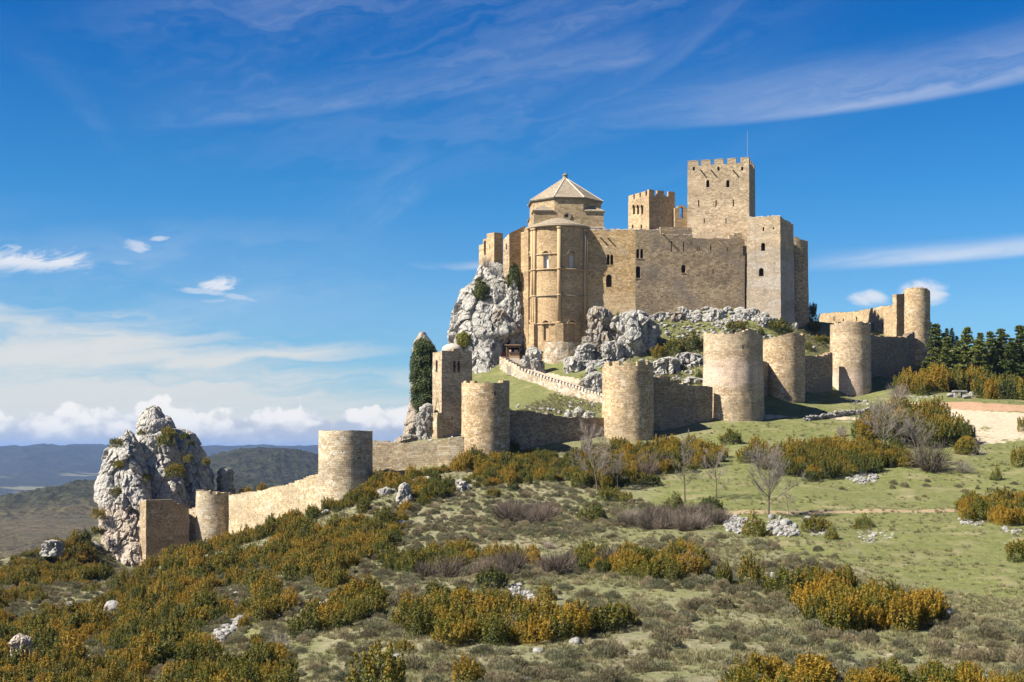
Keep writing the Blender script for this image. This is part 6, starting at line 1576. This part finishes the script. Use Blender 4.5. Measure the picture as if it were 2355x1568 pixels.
# ------------------------------------------------------------------ ivy
def ivy_on(name, mesh_v, poly, n, size, mat, label=None, parent=None, seed=0, puff=.5):
    g = np.random.default_rng(seed); v = mesh_v; px = CX+F*v[:, 0]/v[:, 1]; py = HY-F*v[:, 2]/v[:, 1]
    m = inpoly(px, py, poly); m &= v[:, 1] < np.median(v[:, 1])
    c = v[m]; i = g.integers(0, len(c), n); P_ = c[i]+g.normal(size=(n, 3))*.22
    out = g.uniform(0, 1, n)**1.5*puff*(1+vnoise(c[i]/1.1, 7)); P_[:, 1] -= out+.1
    N_ = np.stack([g.normal(size=n)*.5, -np.ones(n), g.uniform(-.2, .9, n)], 1)+g.normal(size=(n, 3))*.4; N_ /= np.linalg.norm(N_, axis=1)[:, None]
    vv, ff_, ti = leaf_quads(P_, N_, size, g.uniform(0, 1, n)*.6+.4*out/max(puff, .1), g, .7)
    me = mesh_np(name, vv, ff_, False, attrs={'tint': ti}); o = link(name, me, M[mat])
    if parent: o.parent = parent
    if label: tag(o, label, 'ivy')
    return o
iv = LIV[0][0]
ivy_on('ivy', iv, [(968,762),(985,764),(992,790),(1012,812),(1012,930),(990,938),(975,952),(960,950),(948,925),(950,880),(940,870),(940,830),(950,800),(958,785)], 15000, .15, 'ivy', parent=ivy_rock, seed=1, puff=.9)
cv = np.array([v.co[:] for v in bpy.data.objects['crag'].data.vertices])
cf = cv[cv[:, 1] < 341]
def ivy_blob(name, cx, cy, d, rx, ry, rz, n, size, mat, label, seed):
    g = np.random.default_rng(seed); c = P(cx, cy, d); u = g.normal(size=(n, 3)); u /= np.linalg.norm(u, axis=1)[:, None]
    r = 1+fbm(u*2.2+seed, 3, 5)*.55; r = r*g.uniform(.72, 1.03, n)
    P_ = u*r[:, None]*np.array([rx, ry, rz])+np.array(c); N_ = u+g.normal(size=(n, 3))*.5; N_ /= np.linalg.norm(N_, axis=1)[:, None]
    vv, ff_, ti = leaf_quads(P_, N_, size, g.uniform(0, 1, n), g, .7)
    o = link(name, mesh_np(name, vv, ff_, False, attrs={'tint': ti}), M[mat]); return tag(o, label, 'ivy')
ivy_blob('ivy', 1181, 642, 334.5, 1.6, 1., 3.3, 5200, .16, 'ivy', 'dark ivy bush climbing beside the nave wing', 2)
ivy_blob('ivy', 1105, 672, 335.5, 1.7, 1.2, 3.0, 3800, .14, 'ivyY', 'yellow green ivy patch high on the crag', 3)
ivy_blob('ivy', 1064, 783, 329.5, 1.7, 1.2, 2.2, 3200, .14, 'ivyY', 'yellow green ivy on the crag behind the belfry', 4)
ivy_blob('ivy', 1421, 740, 321, 1.2, 1., 2.1, 2200, .14, 'ivyY', 'light green ivy between the two big boulders', 6)
ivy_blob('ivy', 362, 1215, 258, .1, .1, .1, 3, .1, 'ivy', 'x', 9) if False else None

# ------------------------------------------------------------------ bare trees
def branch_mesh(stems, sides=5):
    vs, fs, ts = [], [], []; off = 0
    for pts, r0, r1, tn in stems:
        pts = np.asarray(pts); n = len(pts); ns = sides if r0 > .05 else 3
        for i in range(n):
            d_ = pts[min(i+1, n-1)]-pts[max(i-1, 0)]; d_ = d_/(np.linalg.norm(d_)+1e-9)
            a = np.cross(d_, (0.31, .87, .11)); a /= np.linalg.norm(a)+1e-9; b = np.cross(d_, a); r = r0+(r1-r0)*i/(n-1)
            for k in range(ns):
                q = 6.2832*k/ns; vs.append(pts[i]+(a*math.cos(q)+b*math.sin(q))*r); ts.append(tn)
        for i in range(n-1):
            for k in range(ns):
                fs.append((off+i*ns+k, off+i*ns+(k+1) % ns, off+(i+1)*ns+(k+1) % ns, off+(i+1)*ns+k))
        off += n*ns
    return np.array(vs), np.array(fs), np.array(ts)
def bare_tree(px, py, top, wpx, label, seed, lean=0., round_=1., trunk=.14, twigs=1., mat='twig', first=.28, red=False):
    h = hit(px, py); Hh = (py-top)*h.y/F; Wd = wpx*h.y/F/2; g = np.random.default_rng(seed)
    tr, crn = [], []
    def walk(p_, d_, L, n, wob, up):
        pts = [p_]
        for i in range(n): d_ = d_+g.normal(size=3)*wob+np.array([0, 0, up]); d_ = d_/np.linalg.norm(d_); pts.append(pts[-1]+d_*L/n)
        return np.array(pts), d_
    T0_, dT = walk(np.array([0, 0, -.2]), np.array([lean, 0, 1.]), Hh*.86, 10, .04, .05); tr.append((T0_, trunk, .025, .5))
    cen = np.array([lean*Hh*.5, 0, Hh*.62])
    def limit(q): # crown envelope
        e = (q-cen)/np.array([Wd, Wd, Hh*.44]); return (e**2).sum() < 1.25
    nb = int(20*twigs)
    for k in range(nb):
        s = first+(1-first)*(k+.5)/nb; b0 = T0_[int(s*10*.99)]+(T0_[min(10, int(s*10*.99)+1)]-T0_[int(s*10*.99)])*(s*10*.99 % 1)
        a = k*2.4+g.uniform(-.4, .4); up = .55+.5*s; d_ = np.array([math.cos(a), math.sin(a), up]); d_ /= np.linalg.norm(d_)
        L = Wd*1.5*(1.05-.45*s)*g.uniform(.8, 1.15); pts, dl = walk(b0, d_, L, 6, .13, .07); r_ = trunk*.42*(1-.55*s); (tr if k < 6 else crn).append((pts, r_, .014, .5)) if True else None
        for j in range(int(12*twigs)):
            q = g.uniform(.25, 1); i = min(5, int(q*6)); b1 = pts[i]+(pts[i+1]-pts[i])*(q*6 % 1 if q < 1 else 1); dd = (pts[i+1]-pts[i]); dd = dd/np.linalg.norm(dd)+g.normal(size=3)*.55; dd[2] += .25; dd /= np.linalg.norm(dd)
            p2, _ = walk(b1, dd, L*.42*g.uniform(.6, 1.1), 4, .14, .05); crn.append((p2, .022, .010, g.uniform()))
            for m_ in range(int(8*twigs)):
                i2 = g.integers(1, 4); dd2 = (p2[i2+1]-p2[i2]); dd2 = dd2/(np.linalg.norm(dd2)+1e-9)+g.normal(size=3)*.6; dd2[2] += .2; dd2 /= np.linalg.norm(dd2)
                p3, _ = walk(p2[i2], dd2, L*.2*g.uniform(.6, 1.3), 3, .15, .03); crn.append((p3, .012, .007, g.uniform()))
    root = empty('bare_tree', h, label, 'tree', 'leafless grey trees on the meadow')
    v, f, t_ = branch_mesh(tr, 7); me = mesh_np('trunk', v, f, True); link('trunk', me, M['barkP'] if mat == 'pale' else M['bark'], root)
    v, f, t_ = branch_mesh(crn, 4); me = mesh_np('crown', v, f, False, attrs={'tint': t_}); link('crown', me, M['bramble'] if red else M['twig'], root)
    return root
bare_tree(1374, 1129, 984, 92, 'leafless tree with wispy crown leaning left before the merloned tower', 1, -.12, trunk=.12, first=.2)
bare_tree(1391, 1121, 1050, 40, 'slender leafless tree just right of the left leaning one', 2, .02, trunk=.07, twigs=.6)
bare_tree(1420, 1129, 1036, 46, 'small leafless tree with forked crown, third from the left', 3, -.08, trunk=.09, twigs=.7)
bare_tree(1575, 1153, 978, 54, 'tallest narrowest leafless tree with a feathery tip', 4, -.03, trunk=.11, first=.22, twigs=.8)
bare_tree(1648, 1153, 1038, 76, 'open branched leafless tree left of the round crowned one', 5, -.02, trunk=.10, twigs=.7, first=.25)
bare_tree(1767, 1191, 1038, 112, 'largest leafless tree with round dense grey crown', 6, -.02, trunk=.16, twigs=1.15, first=.24)
bare_tree(1817, 1200, 1116, 44, 'thin leaning sapling right of the round crowned tree', 7, -.12, trunk=.05, twigs=.55)
bare_tree(1972, 1000, 904, 48, 'leafless tree with a low side branch near the dry stone wall', 8, -.06, trunk=.10, twigs=.6)
bare_tree(2032, 1031, 942, 92, 'pale barked leafless tree before the tall dark thicket', 9, .0, trunk=.15, twigs=1.0, first=.15, mat='pale')
bare_tree(2108, 1072, 960, 84, 'leafless tree with upswept branches right of the pale one', 10, -.1, trunk=.12, twigs=.9, first=.3)
bare_tree(2253, 1077, 1007, 36, 'thin sapling beside the beehive shaped shrub', 11, .02, trunk=.05, twigs=.6)

# ------------------------------------------------------------------ pines
def pine_meshes(seed, Hh=12., Wd=2.9):
    g = np.random.default_rng(seed); tr = [(np.array([[0, 0, -.4], [.03, 0, Hh*.5], [0, .05, Hh*.97]]), .2, .03, .5)]; PP, NN, TT = [], [], []
    nw = 17
    for w in range(nw):
        s = .10+.88*w/nw; z = Hh*s; L = Wd*(1-s)**.9*g.uniform(.6, 1.2)+.25
        for k in range(6):
            a = g.uniform(0, 6.28); Lk = L*g.uniform(.65, 1.1); el_ = .1+.75*s; tip = np.array([math.cos(a)*Lk, math.sin(a)*Lk, z+Lk*math.tan(el_*.6)*.55]); b0 = np.array([0, 0, z])
            if w % 2 == 0 or k < 3: tr.append((np.array([b0, (b0+tip)/2-np.array([0, 0, .1]), tip]), .05*(1.2-s), .012, .5))
            nc = max(2, int(Lk/.36))
            for c in range(nc):
                q = (c+1)/nc
                if q < .3: continue
                pc = b0+(tip-b0)*q+g.normal(size=3)*.16*np.array([1, 1, .6]); n = 34
                u = g.normal(size=(n, 3)); u /= np.linalg.norm(u, axis=1)[:, None]; u[:, 2] = np.abs(u[:, 2])*.9+.1*u[:, 2]
                P_ = pc+u*np.array([.42, .42, .36])*g.uniform(.4, 1., n)[:, None]
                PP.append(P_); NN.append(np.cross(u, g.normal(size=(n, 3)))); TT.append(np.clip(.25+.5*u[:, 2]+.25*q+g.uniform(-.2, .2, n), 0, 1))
    P_ = np.vstack(PP); N_ = np.vstack(NN); N_ /= np.linalg.norm(N_, axis=1)[:, None]+1e-9
    v, f, ti = leaf_quads(P_, N_, .24, np.concatenate(TT), g, .34)
    tv, tf, tt_ = branch_mesh(tr, 6)
    a = mesh_np('pine_trunk', tv, tf, True); a.materials.append(M['bark']); b = mesh_np('pine_crown', v, f, False, attrs={'tint': ti}); b.materials.append(M['pine']); return a, b
PM = [pine_meshes(s) for s in range(3)]
near = [(2150,738,330,'pine right beside the slim far round tower'),(2176,770,326,'lower pine second from the slim far tower'),(2222,746,324,'pine with the highest pointed top left of the gap'),(2203,782,328,'short pine filling the gap second row left'),
        (2250,775,322,'rounded pine right of the pointed one'),(2277,757,325,'pine with twin tips near the right'),(2302,750,327,'tall pine third from the right edge'),(2324,772,322,'lower pine second from the right edge'),(2346,742,324,'pine cut by the right edge')]
rnd_ = random.Random(4)
def place_pine(px, ty, d, lab, grp):
    q = XY(px, d); z = gz(q.x, q.y); Hh = max(5., ZZ(ty, d)-z); root = empty('pine_tree', (q.x, q.y, z), lab, 'tree', grp); a, b = rnd_.choice(PM)
    s = Hh/12.2; w = s*rnd_.uniform(.95, 1.2)
    for nm, me in (('trunk', a), ('crown', b)):
        o = link(nm, me, None, root); o.scale = (w, w, s)
    root.rotation_euler = (0, 0, rnd_.uniform(0, 6.28))
for px, ty, d, lab in near: place_pine(px, ty, d, lab, 'pines right of the far tower')
for k in range(28):
    px = 2140+k*10.5+rnd_.uniform(-6, 6); d = rnd_.uniform(338, 368); place_pine(px, rnd_.uniform(790, 830), d, 'dark pine standing in the rear rank behind the nearer pines', 'rear rank of pines')

# ------------------------------------------------------------------ the visitor at the booth
def person():
    q = XY(1173, 327.5); z0 = BZ-.02+.05
    J = {'pel': (0, 0, .96), 'sp': (0, 0, 1.18), 'ch': (0, 0, 1.38), 'nk': (0, -.01, 1.5), 'hd': (0, -.0, 1.63), 'ht': (0, 0, 1.73), 'hl': (-.1, 0, .92), 'kl': (-.12, .02, .5), 'al': (-.13, .06, .08), 'tl': (-.15, -.1+.22, .04), 'hr': (.1, 0, .92), 'kr': (.12, .04, .5), 'ar': (.13, .08, .08), 'tr': (.15, .22, .04),
         'sl': (-.2, 0, 1.42), 'el': (-.27, .08, 1.15), 'wl': (-.18, .3, 1.08), 'fl': (-.14, .38, 1.1), 'sr': (.2, 0, 1.42), 'er': (.28, .02, 1.15), 'wr': (.27, .1, .9), 'fr': (.27, .12, .81)}
    rad_ = {'pel': .15, 'sp': .13, 'ch': .16, 'nk': .06, 'hd': .095, 'ht': .07, 'hl': .095, 'kl': .06, 'al': .045, 'tl': .04, 'hr': .095, 'kr': .06, 'ar': .045, 'tr': .04, 'sl': .07, 'el': .045, 'wl': .033, 'fl': .035, 'sr': .07, 'er': .045, 'wr': .033, 'fr': .035}
    E_ = [('pel', 'sp'), ('sp', 'ch'), ('ch', 'nk'), ('nk', 'hd'), ('hd', 'ht'), ('pel', 'hl'), ('hl', 'kl'), ('kl', 'al'), ('al', 'tl'), ('pel', 'hr'), ('hr', 'kr'), ('kr', 'ar'), ('ar', 'tr'), ('ch', 'sl'), ('sl', 'el'), ('el', 'wl'), ('wl', 'fl'), ('ch', 'sr'), ('sr', 'er'), ('er', 'wr'), ('wr', 'fr')]
    ks = list(J); me = bpy.data.meshes.new('person'); me.from_pydata([J[k] for k in ks], [(ks.index(a), ks.index(b)) for a, b in E_], [])
    o = link('person', me); o.location = (q.x, q.y, z0)
    md = o.modifiers.new('skin', 'SKIN')
    if not me.skin_vertices: bpy.context.view_layer.objects.active = o; o.select_set(True)
    for k, sv in zip(ks, me.skin_vertices[0].data if me.skin_vertices else []): sv.radius = (rad_[k], rad_[k]*.85)
    if me.skin_vertices: me.skin_vertices[0].data[0].use_root = True
    o.modifiers.new('sub', 'SUBSURF').levels = 2; o.modifiers['sub'].render_levels = 2
    m, t, b = newmat('clothed figure', .8); tcx = t.node('ShaderNodeTexCoord'); x, y, z = t.sep(V(t, tcx.outputs['Object']))
    c = t.mix(t.ramp(z, .95, .97), c3(.03, .035, .06), c3(.62, .50, .36)); c = t.mix(t.ramp(z, 1.49, 1.51), c, c3(.5, .3, .2)); c = t.mix(t.ramp(z, 1.6, 1.62), c, c3(.06, .04, .03)); t.set(b.inputs['Base Color'], c)
    me.materials.append(m)
    return tag(o, 'person seen from behind in a cream shirt and dark trousers at the ticket booth', 'person')
person()
AL = 1.
# ------------------------------------------------------------------ sky, sun, haze, camera
SUN_AZ = 22.; SUN_EL = 44.     # sun stands left of the view, a little behind the camera
sdir = Vector((-math.cos(R(SUN_AZ))*math.cos(R(SUN_EL)), -math.sin(R(SUN_AZ))*math.cos(R(SUN_EL)), math.sin(R(SUN_EL))))
W = bpy.data.worlds.new('World'); SC.world = W; W.use_nodes = True
t = T(W.node_tree); bg = W.node_tree.nodes['Background']
sky = t.node('ShaderNodeTexSky', sky_type='NISHITA', sun_disc=False)
sky.sun_elevation = R(SUN_EL); sky.sun_rotation = math.atan2(sdir.x, sdir.y) % (2*math.pi)
sky.altitude = 1000; sky.air_density = 1.; sky.dust_density = .35; sky.ozone_density = 3.0
tc = t.node('ShaderNodeTexCoord'); vx, vy, vz = t.sep(V(t, tc.outputs['Generated']))
hyp = t.m('SQRT', vx*vx+vy*vy)
az = t.m('ARCTAN2', vx, vy)*57.2958; el = t.m('ARCTAN2', vz, hyp)*57.2958
def AZ(px): return math.degrees(math.atan((px-CX)/F))
def EL(px, py): a = math.atan((px-CX)/F); return math.degrees(math.atan((HY-py)/F*math.cos(a)))
tint = t.node('ShaderNodeValToRGB'); cr = tint.color_ramp
t.set(tint.inputs[0], t.ramp(el, 0., 1.) if False else t.m('DIVIDE', el, 30., clamp=True))
stops = [(0., (.80, .95, 1.10)), (.06, (.72, 1.08, 1.34)), (.18, (.66, 1.12, 1.42)), (.34, (.27, .96, 1.44)), (.55, (.055, .68, 1.34)), (1., (.03, .46, 1.1))]
for i, (p_, c_) in enumerate(stops):
    e_ = cr.elements[i] if i < 2 else cr.elements.new(p_)
    e_.position = p_; e_.color = (*[min(c*.66, 1) for c in c_], 1)
base = t.mix(1., V(t, sky.outputs[0]), V(t, tint.outputs[0]), 'MULTIPLY')
sc = t.node('ShaderNodeVectorMath', operation='SCALE'); t.set(sc.inputs[0], base); sc.inputs[3].default_value = 1.52
col = V(t, sc.outputs[0])
def field(sx, sy, rot=0., off=0.):
    c, s = math.cos(R(rot)), math.sin(R(rot))
    return t.comb((az*c+el*s)*sx, (el*c-az*s)*sy, off)
def streak(pts, w_up, w_dn, tex, soft0=.5):
    """a band along the curve az->el given by three points; widths in degrees"""
    A = [AZ(a) for a, b in pts]; E = [EL(a, b) for a, b in pts]
    k = np.polyfit(A, E, 2)
    cen = (az*float(k[0])+float(k[1]))*az+float(k[2])
    dlt = el-cen
    up = 1-t.ramp(dlt, 0., w_up); dn = t.ramp(dlt, -w_dn, 0.)
    along = t.ramp(az, A[0]-soft0, A[0]+soft0*6)*(1-t.ramp(az, A[2]-soft0, A[2]+soft0))
    return up*dn*along*tex
wv = t.noise(field(.35, .9, 8, 4.), 1., 3, .5)
def wisp(rot, sx, sy, off, lo, hi):
    return t.ramp(t.noise(t.vadd(field(sx, sy, rot, off), t.comb(wv, wv*1.3, 0.)), 1., 6, .62, .3), lo, hi)
def box(a0, a1, e0, e1, sa=2., se=1.):
    return t.ramp(az, a0-sa, a0+sa)*(1-t.ramp(az, a1-sa, a1+sa))*t.ramp(el, e0-se, e0+se)*(1-t.ramp(el, e1-se, e1+se))
cl = streak([(1250, 292), (1800, 262), (2560, 130)], 2.6, .35, wisp(6, .07, .9, 1., .12, .85), 2.)*.42
cl = t.m('MAXIMUM', cl, streak([(250, 290), (700, 250), (1500, 130)], 1.8, .5, wisp(10, .07, .8, 3., .25, .8), 1.)*.24)
cl = t.m('MAXIMUM', cl, streak([(1100, 295), (1560, 130), (1760, -60)], 2.0, .6, wisp(35, .07, .7, 5., .2, .8), 3.)*.22)
cl = t.m('MAXIMUM', cl, box(AZ(330), AZ(1700), EL(1000, 320), EL(1000, -300), 7, 4)*wisp(14, .06, .45, 8., .35, .85)*.22)
cl = t.m('MAXIMUM', cl, streak([(1800, 612), (2150, 592), (2600, 548)], .75, .35, wisp(5, .12, 1.6, 2., .15, .6), 1.)*.62)
cl = t.m('MAXIMUM', cl, streak([(930, 606), (1030, 616), (1180, 596)], .3, .18, wisp(-5, .3, 2., 2., .2, .6), .5)*.35)
cl = t.m('MAXIMUM', cl, streak([(640, 620), (800, 540), (960, 430)], 2.8, 1.6, wisp(30, .22, .8, 6., .35, .75), 1.2)*.22)
cl = t.m('MAXIMUM', cl, box(AZ(-60), AZ(205), EL(100, 622), EL(100, 560), .5, .35)*t.ramp(t.noise(t.vadd(field(.5, 1.6, 14, 2.), t.comb(wv, wv, 0.)), 1., 6, .65, .6)+(.5-t.m('ABSOLUTE', el-EL(100, 606)))*.35, .42, .68)*.95)
for (px_, py_, wa, we, rot_, a_, of) in [(507, 655, 1.05, .42, 12, .95, 3.), (470, 671, 1.5, .16, -4, .5, 5.), (545, 683, .9, .16, -8, .45, 6.), (315, 566, .9, .28, -12, .6, 7.), (366, 548, .5, .14, 4, .6, 8.), (500, 692, 1., .12, 2, .35, 9.),
                                (1998, 688, .95, .40, -6, .85, 11.), (2128, 672, 1.15, .62, -2, .85, 12.), (278, 603, .8, .14, 0, .22, 13.)]:
    ca, sa_ = math.cos(R(rot_)), math.sin(R(rot_))
    dx = az-AZ(px_); dy = el-EL(px_, py_)
    u_ = (dx*ca+dy*sa_)*(1/wa); v_ = (dy*ca-dx*sa_)*(1/we)
    n_ = t.noise(field(1.1 if of < 10 else 1.0, 2.6 if of < 10 else 1.4, rot_, of), 1., 6, .6, .4)
    cl = t.m('MAXIMUM', cl, t.ramp(1.-(u_*u_+v_*v_)+(n_-.5)*2.2, .15, 1.1)*a_)
cl = t.m('MAXIMUM', cl, streak([(-200, 60), (60, 120), (260, 330)], 1.6, 1.0, wisp(-25, .1, .5, 15., .25, .9), 1.)*.10)
cl = t.m('MAXIMUM', cl, box(AZ(-400), AZ(900), EL(500, 760), EL(500, 560), 6, 2)*wisp(8, .06, .5, 9., .3, .85)*.3)
# creamy veil over the left horizon
veil_n = t.noise(t.vadd(field(.055, .75, 2, 1.), t.comb(wv*.6, wv, 0.)), 1., 6, .58, .2)
lft = 1-t.ramp(az, AZ(620), AZ(1250))
hgt = 1-t.ramp(el+(az-AZ(0))*.15, 3.0, 7.6)
veil = t.ramp(hgt, .02, .3)*t.ramp(hgt*1.05+(veil_n-.5)*3.4, .1, 1.15)*(.35+lft*.6)*t.ramp(-1*az, -14., -2.)
cream = t.mix(veil*.92, t.mix(cl, col, c3(9.4, 9.7, 10.4)), c3(9.2, 9.1, 8.6))
# heaped clouds along the horizon
w3 = t.noise(field(1.3, 1.6, 0, 5.), 1., 4, .6)
pv = t.comb(az*.85+(w3-.5)*.5, el*1.3+(w3-.5)*.5, 3.)
puff = t.vor(pv, 1., 'SMOOTH_F1'); puff2 = t.vor(t.vadd(t.vmul(pv, (2.3, 2.3, 1)), (4, 2, 1)), 1., 'SMOOTH_F1')
cn = t.noise(field(.55, .9, 0, 3.), 1., 8, .58, .15); cb = t.noise(field(2.4, 2.8, 0, 6.), 1., 5, .6)
prof = 1.4+t.ramp(t.noise(t.comb(az*.4, 0., 2.), 1., 3, .6), .3, .7)*.85
body = (prof-el)*1.25+(.42-puff)*1.0+(.38-puff2)*.5+(cb-.5)*.9+(cn-.5)*.9
cu = t.ramp(body, .0, .32)
shade = t.ramp((.50-puff)*1.6+(.40-puff2)*.9+(cb-.5)*.9+(el-.95)*.85+(az+8.)*-.01, -.35, .55)
ccol = t.mix(shade, c3(6.2, 6.7, 7.6), c3(11.5, 11.2, 10.6))
low = 1-t.ramp(el+(cn-.5)*1.4, .15, 1.15)
ccol = t.mix(low*.9, ccol, t.mix(t.ramp(cn, .4, .6)*.4, c3(5.3, 6.0, 7.1), c3(6.8, 7.1, 7.7)))
fin = t.mix(cu*t.ramp(-1*az, -16., -6.)*.97, cream, ccol)
# pale belt everywhere just over the horizon, so the sky never meets the land hard
fin = t.mix((1-t.ramp(el, -2., .6))*.8, fin, c3(5.0, 5.8, 7.0))
fs_ = t.node('ShaderNodeVectorMath', operation='SCALE'); t.set(fs_.inputs[0], fin); fs_.inputs[3].default_value = .73
t.l.new(fs_.outputs[0], bg.inputs['Color']); bg.inputs['Strength'].default_value = .05
sun = bpy.data.lights.new('sun', 'SUN'); sun.energy = 5.0; sun.angle = R(.53); sun.color = (1., .93, .82)
so = bpy.data.objects.new('sun', sun); COL.objects.link(so); so.rotation_euler = (-sdir).to_track_quat('-Z', 'Y').to_euler()
# air
def haze(dens=4.2e-5):
    bm = bmesh.new(); bmesh.ops.create_cube(bm, size=1)
    x0, x1, y0, y1, z0, z1 = -42000, 42000, -42000, 42000, -260, 125
    for v in bm.verts: v.co = ((x0+x1)/2+v.co.x*(x1-x0), (y0+y1)/2+v.co.y*(y1-y0), (z0+z1)/2+v.co.z*(z1-z0))
    me = bm_mesh('haze', bm)
    m = bpy.data.materials.new('air'); m.use_nodes = True; nt = m.node_tree; nt.nodes.clear()
    o = nt.nodes.new('ShaderNodeOutputMaterial'); v = nt.nodes.new('ShaderNodeVolumePrincipled')
    v.inputs['Density'].default_value = dens; v.inputs['Color'].default_value = (.26, .5, 1, 1); v.inputs['Anisotropy'].default_value = .2
    nt.links.new(v.outputs[0], o.inputs['Volume'])
    ob = link('haze', me, m); tag(ob, 'thin blue air over the valley', kind='stuff')
if True: haze()
cam = bpy.data.cameras.new('camera'); co = bpy.data.objects.new('camera', cam); COL.objects.link(co)
co.location = (0, 0, 0); co.rotation_euler = (R(90), 0, 0)
cam.sensor_width = 36; cam.lens = 36*F/2354; cam.shift_y = (HY-784)/2354; cam.clip_start = .5; cam.clip_end = 90000
SC.camera = co
SC.view_settings.view_transform = 'Standard'; SC.view_settings.look = 'None'; SC.view_settings.exposure = 1.25; SC.view_settings.gamma = 1
SC.cycles.max_bounces = 5; SC.cycles.diffuse_bounces = 3; SC.cycles.transparent_max_bounces = 4; SC.cycles.volume_bounces = 0
SC.cycles.volume_step_rate = 4; SC.cycles.use_adaptive_sampling = True; SC.cycles.adaptive_threshold = .02
